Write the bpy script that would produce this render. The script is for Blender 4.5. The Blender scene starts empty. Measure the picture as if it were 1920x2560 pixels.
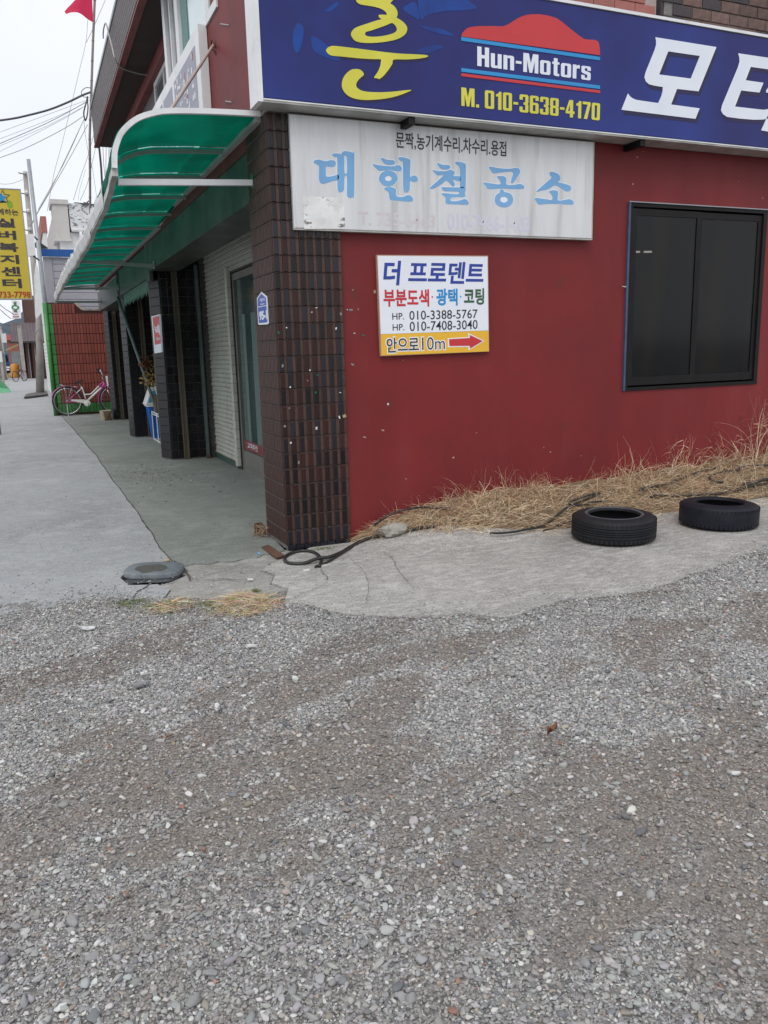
import bpy, math, random
import numpy as np
from mathutils import Vector, Matrix
R = math.radians
random.seed(7); rng = np.random.default_rng(11)
sc = bpy.context.scene
COL = sc.collection
# ------------------------------------------------------------------ camera
cd = bpy.data.cameras.new('camera'); cam = bpy.data.objects.new('camera', cd); COL.objects.link(cam)
cd.sensor_fit = 'HORIZONTAL'; cd.sensor_width = 36.0; cd.lens = 2021.6/1920*36; cd.clip_start = 0.05; cd.clip_end = 3000
cy_, cp_, cr_ = R(23.4457), R(11.4269), R(-1.4797)
F = Vector((math.sin(cy_)*math.cos(cp_), math.cos(cy_)*math.cos(cp_), -math.sin(cp_)))
rt = Vector((math.cos(cy_), -math.sin(cy_), 0)); up = rt.cross(F)
RT = rt*math.cos(cr_)+up*math.sin(cr_); UP = -rt*math.sin(cr_)+up*math.cos(cr_)
M = Matrix.Identity(4)
for i in range(3): M[i][0] = RT[i]; M[i][1] = UP[i]; M[i][2] = -F[i]
M.translation = Vector((-1.713, -5.816, 1.5)); cam.matrix_world = M
sc.camera = cam
# ------------------------------------------------------------------ world: overcast sky
w = bpy.data.worlds.new('World'); sc.world = w; w.use_nodes = True
nt = w.node_tree; nt.nodes.clear()
def N(nt, t, **k):
    n = nt.nodes.new(t)
    for a, b in k.items():
        if a == 'inp':
            for x, y in b.items(): n.inputs[x].default_value = y
        else: setattr(n, a, b)
    return n
SUN_EL, SUN_ROT = R(52), R(215)
sky = N(nt, 'ShaderNodeTexSky'); sky.sky_type = 'NISHITA'; sky.sun_disc = False; sky.sun_elevation = SUN_EL; sky.sun_rotation = SUN_ROT
tc = N(nt, 'ShaderNodeTexCoord'); nz = N(nt, 'ShaderNodeTexNoise', inp={'Scale': 2.2, 'Detail': 4.0, 'Roughness': .55})
rmp = N(nt, 'ShaderNodeValToRGB'); rmp.color_ramp.elements[0].position = .3; rmp.color_ramp.elements[1].position = .75
rmp.color_ramp.elements[0].color = (8.6, 9.0, 9.6, 1); rmp.color_ramp.elements[1].color = (10.2, 10.2, 10.3, 1)
mx = N(nt, 'ShaderNodeMix', data_type='RGBA'); mx.inputs[0].default_value = .93
bg = N(nt, 'ShaderNodeBackground'); bg.inputs[1].default_value = .1; wo = N(nt, 'ShaderNodeOutputWorld')
nt.links.new(tc.outputs['Generated'], nz.inputs['Vector']); nt.links.new(nz.outputs['Fac'], rmp.inputs[0])
nt.links.new(sky.outputs[0], mx.inputs[6]); nt.links.new(rmp.outputs[0], mx.inputs[7])
nt.links.new(mx.outputs[2], bg.inputs[0]); nt.links.new(bg.outputs[0], wo.inputs[0])
ld = bpy.data.lights.new('sun', 'SUN'); ld.energy = 1.5; ld.angle = R(38); ld.color = (1, .97, .93)
lo = bpy.data.objects.new('sun', ld); COL.objects.link(lo)
dv = Vector((math.sin(SUN_ROT)*math.cos(SUN_EL), math.cos(SUN_ROT)*math.cos(SUN_EL), math.sin(SUN_EL)))
lo.rotation_euler = dv.to_track_quat('Z', 'Y').to_euler(); lo.location = (0, -4, 12)
sc.view_settings.view_transform = 'Standard'; sc.view_settings.look = 'None'; sc.view_settings.exposure = 0.12; sc.view_settings.gamma = 1
sc.view_settings.use_curve_mapping = False
sc.cycles.max_bounces = 8; sc.cycles.transparent_max_bounces = 12

# ------------------------------------------------------------------ helpers
def tag(o, label=None, cat=None, group=None, kind=None):
    if label: o['label'] = label
    if cat: o['category'] = cat
    if group: o['group'] = group
    if kind: o['kind'] = kind
    return o
def empty(name, loc, label, cat, group=None):
    o = bpy.data.objects.new(name, None); COL.objects.link(o); o.location = loc; o.empty_display_size = .1
    return tag(o, label, cat, group)
def origin(o):
    v = Vector((0, 0, 0))
    while o is not None: v = v + o.location; o = o.parent
    return v
class MB:
    def __init__(s): s.v = []; s.f = []; s.c = []
    def add(s, vs, fs, col=None):
        b = len(s.v); s.v += [tuple(p) for p in vs]; s.f += [tuple(i+b for i in f) for f in fs]
        s.c += [col or (1, 1, 1)]*len(vs); return s
    def box(s, x0, x1, y0, y1, z0, z1, col=None):
        return s.add([(x0,y0,z0),(x1,y0,z0),(x1,y1,z0),(x0,y1,z0),(x0,y0,z1),(x1,y0,z1),(x1,y1,z1),(x0,y1,z1)],
              [(0,3,2,1),(4,5,6,7),(0,1,5,4),(1,2,6,5),(2,3,7,6),(3,0,4,7)], col)
    def bbox(s, x0, x1, y0, y1, z0, z1, b=.004, ax='Y', col=None):   # box whose front face (toward -ax) is chamfered
        if ax == 'Y':
            vs = [(x0,y1,z0),(x1,y1,z0),(x1,y1,z1),(x0,y1,z1),(x0,y0+b,z0),(x1,y0+b,z0),(x1,y0+b,z1),(x0,y0+b,z1),(x0+b,y0,z0+b),(x1-b,y0,z0+b),(x1-b,y0,z1-b),(x0+b,y0,z1-b)]
        else:
            vs = [(x1,y1,z0),(x1,y0,z0),(x1,y0,z1),(x1,y1,z1),(x0+b,y1,z0),(x0+b,y0,z0),(x0+b,y0,z1),(x0+b,y1,z1),(x0,y1-b,z0+b),(x0,y0+b,z0+b),(x0,y0+b,z1-b),(x0,y1-b,z1-b)]
        return s.add(vs, [(0,3,2,1),(0,1,5,4),(1,2,6,5),(2,3,7,6),(3,0,4,7),(4,5,9,8),(5,6,10,9),(6,7,11,10),(7,4,8,11),(8,9,10,11)], col)
    def prism(s, pts, fn, a, b, col=None):    # pts 2d polygon, fn(u,v,w) -> xyz
        n = len(pts); vs = [fn(u, v, a) for u, v in pts]+[fn(u, v, b) for u, v in pts]
        return s.add(vs, [tuple(range(n-1, -1, -1)), tuple(range(n, 2*n))]+[(i, (i+1) % n, n+(i+1) % n, n+i) for i in range(n)], col)
    def tube(s, path, r, n=8, closed=False, col=None, r2=None):
        P = [Vector(p) for p in path]; m = len(P); vs = []; prev = None
        for i, p in enumerate(P):
            t = (P[(i+1) % m]-P[i-1]) if closed else (P[min(i+1, m-1)]-P[max(i-1, 0)])
            t = t.normalized() if t.length > 1e-9 else Vector((0, 0, 1))
            if prev is None:
                u = t.orthogonal().normalized()
            else:
                u = prev-t*prev.dot(t); u = u.normalized() if u.length > 1e-6 else t.orthogonal().normalized()
            prev = u; q = t.cross(u); rr = r if r2 is None else r+(r2-r)*i/max(m-1, 1)
            for k in range(n):
                a = 2*math.pi*k/n; vs.append(p+u*(rr*math.cos(a))+q*(rr*math.sin(a)))
        fs = []
        for i in range(m if closed else m-1):
            j = (i+1) % m
            for k in range(n): fs.append((i*n+k, i*n+(k+1) % n, j*n+(k+1) % n, j*n+k))
        if not closed: fs += [tuple(range(n-1, -1, -1)), tuple((m-1)*n+k for k in range(n))]
        return s.add(vs, fs, col)
    def lathe(s, prof, c, n=48, ax='Z', a0=0, a1=2*math.pi, col=None):
        full = abs(a1-a0-2*math.pi) < 1e-6; m = n if full else n+1; vs = []; k = len(prof)
        for i in range(m):
            a = a0+(a1-a0)*i/n
            for r, h in prof:
                p = (r*math.cos(a), r*math.sin(a), h)
                if ax == 'Y': p = (p[0], p[2], p[1])
                if ax == 'X': p = (p[2], p[0], p[1])
                vs.append((c[0]+p[0], c[1]+p[1], c[2]+p[2]))
        fs = []
        for i in range(n):
            j = (i+1) % m
            for q in range(k-1): fs.append((i*k+q, j*k+q, j*k+q+1, i*k+q+1))
        return s.add(vs, fs, col)
    def build(s, name, mat, parent=None, smooth=False, label=None, kind=None, colattr=False, auto=None):
        me = bpy.data.meshes.new(name); o0 = origin(parent)
        me.from_pydata([(x-o0.x, y-o0.y, z-o0.z) for x, y, z in s.v], [], s.f)
        if colattr:
            at = me.color_attributes.new('col', 'FLOAT_COLOR', 'POINT')
            at.data.foreach_set('color', np.array([(c[0], c[1], c[2], 1) for c in s.c], 'f').ravel())
        me.materials.append(mat)
        if smooth or auto:
            me.polygons.foreach_set('use_smooth', [True]*len(me.polygons))
            if auto: me.set_sharp_from_angle(angle=R(auto))
        me.update()
        o = bpy.data.objects.new(name, me); COL.objects.link(o)
        if parent is not None: o.parent = parent
        if label: o['label'] = label
        if kind: o['kind'] = kind
        return o
def smooth_path(p, k=6, closed=False):
    P = [Vector(a) for a in p]; n = len(P); out = []
    for i in range(n if closed else n-1):
        if closed: a, b, c, d = P[i-1], P[i], P[(i+1) % n], P[(i+2) % n]
        else: a, b, c, d = P[max(i-1, 0)], P[i], P[i+1], P[min(i+2, n-1)]
        for j in range(k):
            t = j/k; out.append(.5*((2*b)+(c-a)*t+(2*a-5*b+4*c-d)*t*t+(3*b-a-3*c+d)*t*t*t))
    if not closed: out.append(P[-1])
    return out
PY = lambda y: (lambda u, v, w: (u, y-w, v))      # upright plane facing -Y
PX = lambda x: (lambda u, v, w: (x-w, u, v))      # upright plane facing -X
PZ = lambda z: (lambda u, v, w: (u, v, z+w))
def shape(name, loops, fn, depth, mat, parent, smooth=False, label=None):
    """flat cut-out: groups of (outer, hole, ...) outlines filled and given a thickness"""
    V = []; Fc = []
    for grp in loops:
        cu = bpy.data.curves.new('tmp', 'CURVE'); cu.dimensions = '2D'; cu.fill_mode = 'BOTH'; cu.extrude = 1.0
        for lp in grp:
            pts = [(p.x, p.y) for p in smooth_path([(a, b, 0) for a, b in lp], 4, True)] if smooth else lp
            sp = cu.splines.new('POLY'); sp.points.add(len(pts)-1); sp.use_cyclic_u = True
            for q, (a, b) in zip(sp.points, pts): q.co = (a, b, 0, 1)
        o = bpy.data.objects.new('tmp', cu); me = o.to_mesh()
        b0 = len(V); V += [(v.co.x, v.co.y, v.co.z) for v in me.vertices]; Fc += [tuple(i+b0 for i in p.vertices) for p in me.polygons]
        o.to_mesh_clear(); bpy.data.objects.remove(o); bpy.data.curves.remove(cu)
    mb = MB(); mb.add([fn(x, y, depth*(z+1)/2) for x, y, z in V], Fc)
    return mb.build(name, mat, parent, label=label)
def text(body, fn, u0, u1, v0, v1, mat, parent, depth=.002, bold=0., shear=0., spacing=1., tilt=0., name='lettering', label=None, stack=None):
    cu = bpy.data.curves.new('tmp', 'FONT'); cu.body = body; cu.size = 1; cu.offset = bold; cu.shear = shear; cu.extrude = 1.0
    cu.space_character = spacing; cu.resolution_u = 3
    o = bpy.data.objects.new('tmp', cu); COL.objects.link(o)
    dg = bpy.context.evaluated_depsgraph_get(); me = bpy.data.meshes.new_from_object(o.evaluated_get(dg))
    V = np.array([v.co[:] for v in me.vertices]); Fc = [tuple(p.vertices) for p in me.polygons]
    bpy.data.objects.remove(o); bpy.data.curves.remove(cu); bpy.data.meshes.remove(me)
    mn, mxx = V.min(0), V.max(0)
    U = u0+(V[:, 0]-mn[0])/(mxx[0]-mn[0])*(u1-u0); W = v0+(V[:, 1]-mn[1])/(mxx[1]-mn[1])*(v1-v0)
    W = W+tilt*(U-u0)
    mb = MB(); mb.add([fn(float(a), float(b), depth*(float(c)+1)/2) for a, b, c in zip(U, W, V[:, 2])], Fc)
    return mb.build(name, mat, parent, label=label)
def vnoise(x, y, s, seed=0):
    r = np.random.default_rng(seed).random((256, 256)); x = np.asarray(x)*s+91.7; y = np.asarray(y)*s+57.3
    xi = np.floor(x).astype(int); yi = np.floor(y).astype(int); fx = x-xi; fy = y-yi; fx = fx*fx*(3-2*fx); fy = fy*fy*(3-2*fy)
    g = lambda a, b: r[a % 256, b % 256]
    return (g(xi, yi)*(1-fx)+g(xi+1, yi)*fx)*(1-fy)+(g(xi, yi+1)*(1-fx)+g(xi+1, yi+1)*fx)*fy
def fbm(x, y, s, seed=0, o=4): return sum(vnoise(x, y, s*2**i, seed+i)/2**i for i in range(o))/sum(1/2**i for i in range(o))
def inpoly(x, y, poly):
    r = np.zeros(len(x), bool); n = len(poly)
    for i in range(n):
        x1, y1 = poly[i]; x2, y2 = poly[(i+1) % n]
        c = ((y1 > y) != (y2 > y)) & (x < (x2-x1)*(y-y1)/((y2-y1) or 1e-9)+x1); r ^= c
    return r
# ------------------------------------------------------------------ materials
def mat(name, c1, c2=None, scale=4., rough=.7, bump=0., bscale=40., metal=0., stretch=(1, 1, 1), spec=None, detail=5., lo=.35, hi=.65,
        coat=0., rnd=0., trans=0., extra=None, rough2=None, attr=None, bstretch=(1, 1, 1)):
    m = bpy.data.materials.new(name); m.use_nodes = True; t = m.node_tree; p = t.nodes['Principled BSDF']; L = t.links.new
    c2 = c2 or tuple(x*.8 for x in c1)
    co = N(t, 'ShaderNodeTexCoord'); mp = N(t, 'ShaderNodeMapping'); mp.inputs['Scale'].default_value = stretch
    L(co.outputs['Object'], mp.inputs[0])
    n1 = N(t, 'ShaderNodeTexNoise', inp={'Scale': scale, 'Detail': detail, 'Roughness': .6}); L(mp.outputs[0], n1.inputs['Vector'])
    rp = N(t, 'ShaderNodeMapRange', inp={'From Min': lo, 'From Max': hi}); L(n1.outputs['Fac'], rp.inputs[0])
    mi = N(t, 'ShaderNodeMix', data_type='RGBA'); mi.inputs[6].default_value = (*c1, 1); mi.inputs[7].default_value = (*c2, 1)
    L(rp.outputs[0], mi.inputs[0]); out = mi.outputs[2]
    if extra:
        for e in extra:   # (color, scale, lo, hi, strength, stretch)
            mp2 = N(t, 'ShaderNodeMapping'); mp2.inputs['Scale'].default_value = e[5] if len(e) > 5 else (1, 1, 1)
            mp2.inputs['Location'].default_value = (e[1]*.37, 1.3, .7); L(co.outputs['Object'], mp2.inputs[0])
            n2 = N(t, 'ShaderNodeTexNoise', inp={'Scale': e[1], 'Detail': 4., 'Roughness': .6}); L(mp2.outputs[0], n2.inputs['Vector'])
            r2 = N(t, 'ShaderNodeMapRange', inp={'From Min': e[2], 'From Max': e[3], 'To Max': e[4]}); L(n2.outputs['Fac'], r2.inputs[0])
            m2 = N(t, 'ShaderNodeMix', data_type='RGBA'); L(r2.outputs[0], m2.inputs[0]); L(out, m2.inputs[6]); m2.inputs[7].default_value = (*e[0], 1)
            out = m2.outputs[2]
    if rnd:
        oi = N(t, 'ShaderNodeObjectInfo'); hs = N(t, 'ShaderNodeHueSaturation'); r3 = N(t, 'ShaderNodeMapRange', inp={'To Min': 1-rnd, 'To Max': 1+rnd})
        L(oi.outputs['Random'], r3.inputs[0]); L(r3.outputs[0], hs.inputs['Value']); L(out, hs.inputs['Color']); out = hs.outputs[0]
    if attr:
        an = N(t, 'ShaderNodeAttribute'); an.attribute_name = 'col'; an.attribute_type = attr
        m3 = N(t, 'ShaderNodeMix', data_type='RGBA'); m3.blend_type = 'MULTIPLY'; m3.inputs[0].default_value = 1; L(out, m3.inputs[6]); L(an.outputs['Color'], m3.inputs[7]); out = m3.outputs[2]
    L(out, p.inputs['Base Color']); p.inputs['Roughness'].default_value = rough; p.inputs['Metallic'].default_value = metal
    if rough2 is not None:
        rr = N(t, 'ShaderNodeMapRange', inp={'To Min': rough, 'To Max': rough2}); L(rp.outputs[0], rr.inputs[0]); L(rr.outputs[0], p.inputs['Roughness'])
    if spec is not None: p.inputs['Specular IOR Level'].default_value = spec
    if coat: p.inputs['Coat Weight'].default_value = coat; p.inputs['Coat Roughness'].default_value = .12
    if trans: p.inputs['Transmission Weight'].default_value = trans
    if bump:
        mb_ = N(t, 'ShaderNodeMapping'); mb_.inputs['Scale'].default_value = bstretch; L(co.outputs['Object'], mb_.inputs[0])
        nb = N(t, 'ShaderNodeTexNoise', inp={'Scale': bscale, 'Detail': 6., 'Roughness': .65}); L(mb_.outputs[0], nb.inputs['Vector'])
        b = N(t, 'ShaderNodeBump', inp={'Strength': min(1, bump), 'Distance': .01}); L(nb.outputs['Fac'], b.inputs['Height']); L(b.outputs[0], p.inputs['Normal'])
    return m
MT = dict(
 red=mat('red_wall_paint', (.205,.023,.024), (.155,.021,.025), 1.2, .5, .12, 25, spec=.22, lo=.3, hi=.7, extra=[((.24,.05,.06), 1.0, .52, .8, .45, (1.6,1,.25)), ((.10,.017,.02), .8, .50, .78, .45, (1.3,1,.22)), ((.22,.055,.06), 1.6, .54, .78, .3, (1.4,1,.3)), ((.10,.03,.025), 7, .62, .75, .5), ((.36,.12,.12), 90, .72, .8, .25)]),
 redside=mat('red_side_paint', (.19,.024,.028), (.14,.02,.024), 1.5, .55, spec=.2, bump=.1, bscale=20, extra=[((.1,.02,.025), 1.2, .5, .75, .6, (1,3,.2))]),
 tiledark=mat('dark_glaze', (.014,.009,.010), (.006,.005,.008), 14, .22, .12, 60, rnd=.5, spec=.35, extra=[((.06,.012,.010), 3, .48, .62, .8)]),
 tilebrown=mat('brown_glaze', (.070,.036,.028), (.044,.025,.021), 22, .33, .25, 90, rnd=.25, spec=.4),
 ribtile=mat('brown_ribbed_glaze', (.060,.027,.021), (.033,.018,.016), 18, .36, .3, 80, spec=.45, extra=[((.03,.018,.016), 2.5, .45, .65, .8)]),
 mortar=mat('dark_mortar', (.20,.19,.18), (.11,.105,.10), 30, .9, .3, 80, extra=[((.3,.3,.3), 25, .62, .75, .6)]),
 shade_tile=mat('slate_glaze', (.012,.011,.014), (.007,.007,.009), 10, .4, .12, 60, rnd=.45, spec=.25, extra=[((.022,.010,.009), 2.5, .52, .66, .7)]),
 ornate=mat('cream_glaze', (.50,.50,.45), (.40,.41,.37), 8, .35, .15, 60, rnd=.12, coat=.2),
 redtile=mat('brick_red_painted_tile', (.21,.045,.032), (.16,.036,.028), 9, .55, .25, 60, rnd=.18),
 greentile=mat('green_painted_tile', (.045,.21,.05), (.035,.16,.04), 9, .5, .25, 60, rnd=.15),
 jointred=mat('red_joint', (.035,.008,.008), (.06,.014,.012), 20, .9, .3, 60),
 green=mat('green_paint', (.045,.23,.05), (.035,.17,.04), 6, .4, .1, 40),
 lintel=mat('grey_green_sheet', (.085,.095,.078), (.03,.034,.030), 1.6, .4, .2, 6, lo=.35, hi=.65, stretch=(1,1,.6), extra=[((.022,.026,.023), 2.2, .48, .62, .8, (1,1,1.6)), ((.14,.15,.12), 3.5, .58, .72, .5)]),
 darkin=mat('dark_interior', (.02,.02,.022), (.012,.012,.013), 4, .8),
 redband=mat('dull_red_band', (.16,.025,.025), (.11,.02,.02), 5, .6),
 brickred=mat('salmon_brick', (.34,.13,.11), (.28,.10,.09), 14, .75, .35, 90, rnd=.12),
 brickbrown=mat('brown_brick', (.15,.09,.075), (.09,.055,.05), 16, .75, .4, 90, rnd=.3),
 brickdark=mat('dark_end_brick', (.045,.035,.04), (.03,.025,.03), 16, .6, .3, 90, rnd=.2),
 mortarlight=mat('pale_mortar', (.42,.36,.34), (.34,.29,.28), 30, .9, .4, 90),
 alu=mat('white_aluminium', (.74,.75,.77), (.66,.67,.69), 5, .4, .05, 20, extra=[((.45,.44,.41), 6, .6, .72, .4)]),
 alugrey=mat('grey_aluminium', (.38,.39,.39), (.30,.31,.31), 6, .45, .05, 20),
 aludirty=mat('weathered_aluminium', (.52,.52,.50), (.34,.34,.32), 5, .5, .1, 30, metal=.3),
 steel=mat('galvanised_steel', (.36,.38,.41), (.28,.30,.33), 8, .5, .05, 30, metal=.35),
 rust=mat('rusty_iron', (.13,.055,.032), (.07,.035,.025), 30, .9, .5, 80),
 rail=mat('guide_rail', (.09,.09,.075), (.10,.06,.035), 12, .6, .2, 40),
 navy=mat('navy_print', (.030,.036,.175), (.022,.024,.105), .9, .4, .03, 6, spec=.2, lo=.25, hi=.75, extra=[((.032,.055,.27), .55, .46, .68, .7)]),
 blueprint=mat('blue_print', (.016,.075,.34), (.022,.042,.20), 3, .4, spec=.2, lo=.3, hi=.7),
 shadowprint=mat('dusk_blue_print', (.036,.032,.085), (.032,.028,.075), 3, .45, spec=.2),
 yellowp=mat('yellow_print', (.66,.62,.065), (.58,.55,.05), 3, .4),
 whitep=mat('white_print', (.74,.78,.86), (.68,.73,.82), 3, .4),
 redp=mat('red_print', (.56,.03,.04), (.50,.028,.035), 3, .4),
 cyanp=mat('light_blue_print', (.015,.27,.60), (.013,.24,.55), 3, .4),
 silver=mat('brushed_steel_sheet', (.70,.71,.73), (.57,.58,.60), 2.0, .40, .12, 5, metal=.25, stretch=(3,1,.35), lo=.3, hi=.7,
            extra=[((.34,.33,.30), 3.2, .54, .74, .65, (3.5,1,.22)), ((.72,.73,.75), 3, .55, .75, .6, (2,1,.3)), ((.22,.17,.13), 45, .745, .79, .7)]),
 letblue=mat('faded_blue_letter', (.19,.42,.70), (.16,.36,.64), 5, .5),
 halo=mat('clean_sheet_halo', (.80,.82,.86), (.74,.76,.80), 5, .5),
 black=mat('black_print', (.02,.02,.025), (.03,.03,.035), 5, .5),
 faint=mat('faded_pink_print', (.58,.53,.56), (.63,.60,.63), 6, .5), faintv=mat('faded_violet_print', (.55,.54,.70), (.62,.62,.70), 6, .5),
 sticker=mat('peeling_white_sticker', (.80,.81,.82), (.70,.70,.70), 9, .7, .3, 60, extra=[((.13,.11,.09), 16, .60, .64, .9, (.7,1,1.6)), ((.6,.6,.6), 9, .5, .6, .6)]),
 board=mat('white_board', (.78,.81,.88), (.74,.77,.85), 3, .45), bandy=mat('amber_band', (.80,.46,.035), (.76,.43,.03), 3, .45),
 boardedge=mat('tan_board_edge', (.45,.28,.20), (.40,.25,.2), 9, .7), bluel=mat('royal_blue_letter', (.02,.05,.33), (.02,.045,.30), 3, .45),
 greenl=mat('dark_green_letter', (.03,.11,.045), (.025,.1,.04), 3, .45),
 glassdark=mat('tinted_window_glass', (.003,.004,.005), (.007,.007,.008), 1.5, .10, spec=.38, extra=[((.03,.022,.012), .7, .52, .7, .6, (3,1,.3))]),
 framedark=mat('black_window_frame', (.008,.008,.009), (.012,.011,.012), 6, .5, .05, spec=.2), frameblue=mat('blue_grey_edge', (.05,.09,.17), (.035,.06,.12), 10, .5),
 doorglass=mat('teal_door_film', (.035,.065,.062), (.05,.085,.080), 1.0, .12, stretch=(1,3,.3), coat=.5), curtain=mat('pale_teal_curtain', (.10,.165,.155), (.085,.14,.135), 8, .7, stretch=(1,6,.3)),
 doorframe=mat('dull_door_frame', (.16,.155,.145), (.12,.115,.105), 6, .5),
 upglass=mat('pale_window_glass', (.42,.58,.62), (.50,.64,.68), 1.5, .12, coat=.4), upglassg=mat('grey_window_glass', (.12,.14,.15), (.2,.21,.21), 2, .2, coat=.4),
 fascia=mat('grey_brown_tile_face', (.13,.11,.115), (.08,.07,.075), 20, .6, .6, 60, stretch=(1,1,1), bstretch=(1,1,.3)),
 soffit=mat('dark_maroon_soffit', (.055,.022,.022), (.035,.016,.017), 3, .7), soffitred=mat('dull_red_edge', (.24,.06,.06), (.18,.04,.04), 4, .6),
 greysign=mat('lilac_grey_print', (.30,.30,.38), (.27,.27,.34), 4, .5), blueplate=mat('enamel_blue', (.018,.07,.42), (.015,.06,.38), 3, .3),
 rubber=mat('black_rubber', (.011,.012,.016), (.017,.017,.019), 12, .62, .25, 60, spec=.25, extra=[((.05,.047,.043), 5, .56, .75, .6)]),
 rubberb=mat('worn_blue_black_rubber', (.008,.009,.017), (.013,.014,.020), 12, .6, .3, 40, spec=.25, extra=[((.045,.045,.045), 5, .58, .75, .5)]),
 rim=mat('grey_rubber_bead', (.09,.10,.12), (.05,.055,.065), 14, .45, .1, 40),
 hose=mat('black_hose', (.012,.013,.014), (.022,.022,.023), 12, .5, .1, 60),
 lid=mat('grey_rubber_lid', (.15,.17,.19), (.11,.13,.145), 9, .55, .15, 40, extra=[((.25,.25,.24), 14, .58, .7, .5)]), lidwet=mat('dusty_dark_patch', (.055,.055,.05), (.08,.078,.07), 30, .85, .5, 90),
 stoneg=mat('grey_stone', (.34,.32,.29), (.22,.21,.19), 10, .85, .8, 20), wood=mat('weathered_wood', (.30,.24,.17), (.42,.38,.31), 6, .8, .3, 30, stretch=(1,1,4)), woodd=mat('brown_end_grain', (.14,.09,.055), (.1,.065,.04), 8, .85, .2, 30),
 leafb=mat('dead_leaf', (.22,.075,.035), (.14,.05,.028), 20, .7, .2, 50),
 pink=mat('magenta_paint', (.42,.06,.26), (.36,.05,.22), 6, .35), bwhite=mat('bicycle_white', (.62,.62,.60), (.55,.55,.53), 6, .35), chrome=mat('chrome', (.5,.5,.52), (.42,.42,.44), 8, .25, metal=.8),
 bblack=mat('black_plastic', (.02,.02,.022), (.03,.03,.03), 8, .5), bluebox=mat('blue_plastic', (.01,.13,.50), (.01,.11,.44), 4, .4), foam=mat('white_foam', (.72,.74,.75), (.62,.64,.65), 8, .7, .1), card=mat('brown_card', (.13,.075,.045), (.10,.06,.04), 8, .8),
 yellowleaf=mat('withered_yellow_leaf', (.33,.24,.07), (.24,.13,.045), 12, .7), cyanbox=mat('cyan_pack', (.05,.28,.42), (.04,.24,.38), 6, .4),
 greypipe=mat('grey_green_pipe', (.10,.13,.13), (.07,.095,.095), 8, .45), valance=mat('faded_green_fabric', (.10,.22,.17), (.07,.16,.12), 6, .8, .2, 60),
 siding=mat('lilac_grey_siding', (.40,.39,.44), (.36,.35,.40), 3, .5), bluefascia=mat('blue_fascia', (.01,.09,.33), (.01,.08,.30), 3, .4),
 beigewall=mat('beige_render', (.48,.46,.45), (.42,.40,.39), 3, .8, .2), peel=mat('peeling_white_render', (.62,.64,.66), (.50,.52,.54), 6, .8, 1.0, 12, extra=[((.10,.09,.10), 7, .54, .60, .85, (1,1,1.6)), ((.2,.17,.16), 12, .58, .62, .6)]),
 whitewall=mat('white_wall', (.66,.66,.67), (.58,.58,.59), 3, .7), brownwall=mat('brown_wall', (.10,.045,.04), (.075,.035,.032), 2, .7), brownmetal=mat('brown_ribbed_metal', (.11,.085,.095), (.085,.065,.075), 3, .5),
 polec=mat('concrete_pole', (.34,.32,.30), (.25,.235,.22), 5, .85, .3, 30, extra=[((.12,.11,.1), 3, .58, .7, .5)]), yellowsign=mat('ochre_yellow_panel', (.60,.47,.045), (.56,.43,.04), 3, .4),
 darkletter=mat('dark_purple_letter', (.035,.028,.045), (.045,.035,.055), 3, .5), redletter=mat('brick_red_letter', (.42,.05,.02), (.38,.045,.02), 3, .5),
 bamboo=mat('old_bamboo', (.25,.205,.195), (.18,.145,.14), 6, .6), flag=mat('crimson_cloth', (.62,.015,.085), (.54,.012,.07), 4, .7), cord=mat('grey_cord', (.42,.41,.40), (.34,.33,.32), 8, .6), wire=mat('dark_wire', (.05,.055,.065), (.08,.08,.09), 8, .6), wiregrey=mat('grey_wire', (.22,.21,.23), (.28,.27,.29), 8, .6),
 hill=mat('hazed_far_wood', (.12,.155,.19), (.09,.125,.16), .03, .9), redroof=mat('far_red_roof', (.42,.10,.09), (.38,.09,.08), 1, .7), redbrick=mat('far_red_wall', (.28,.10,.07), (.22,.08,.06), 1, .8), orange=mat('orange_plastic', (.6,.25,.02), (.5,.2,.02), 3, .5), truckblue=mat('truck_blue', (.02,.05,.17), (.02,.04,.13), 3, .35), tarp=mat('black_tarp', (.02,.02,.02), (.035,.035,.033), 5, .6),  # hill: distance haze put into the blue-grey wood colour
 paper=mat('white_scrap', (.68,.69,.70), (.50,.50,.50), 30, .7), greentape=mat('green_tape', (.0,.14,.085), (.0,.11,.07), 30, .4), tanscrap=mat('tan_scrap', (.42,.33,.2), (.3,.24,.15), 30, .7), greyscrap=mat('grey_scrap', (.24,.24,.25), (.18,.18,.19), 30, .6),
 greensheet=mat('green_tarpaulin', (.015,.23,.07), (.012,.18,.055), 3, .4), greenpale=mat('pale_green_lip', (.12,.40,.22), (.1,.34,.18), 3, .4),
)
# concrete: per-slab colours with stains and grit
def concrete(name, c1, c2, dark, grit=.5, light=(.5,.49,.47)):
    return mat(name, c1, c2, 1.1, .85, 1., 42, lo=.3, hi=.7, detail=9, extra=[(dark, .8, .50, .72, .6), (dark, 5, .52, .72, .4), (light, 2.6, .54, .76, .5), (light, 16, .46, .70, grit*.7, (.6,1.4,1)), (tuple(x*.38 for x in c1), 30, .50, .74, grit*.8, (.6,1.3,1)), (light, 75, .50, .70, grit), (tuple(x*.3 for x in c1), 95, .54, .72, grit)])
MT['street'] = concrete('street_concrete', (.33,.34,.355), (.28,.29,.305), (.20,.205,.21), .5, (.50,.505,.51))
MT['floor'] = concrete('green_grey_floor', (.215,.235,.22), (.175,.19,.18), (.11,.115,.105), .4, (.36,.38,.36))
MT['apron'] = concrete('forecourt_concrete', (.37,.36,.345), (.27,.262,.25), (.18,.175,.168), .8, (.60,.59,.565))
MT['patch'] = concrete('patched_concrete', (.33,.32,.30), (.24,.235,.225), (.12,.11,.10), .6)
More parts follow.
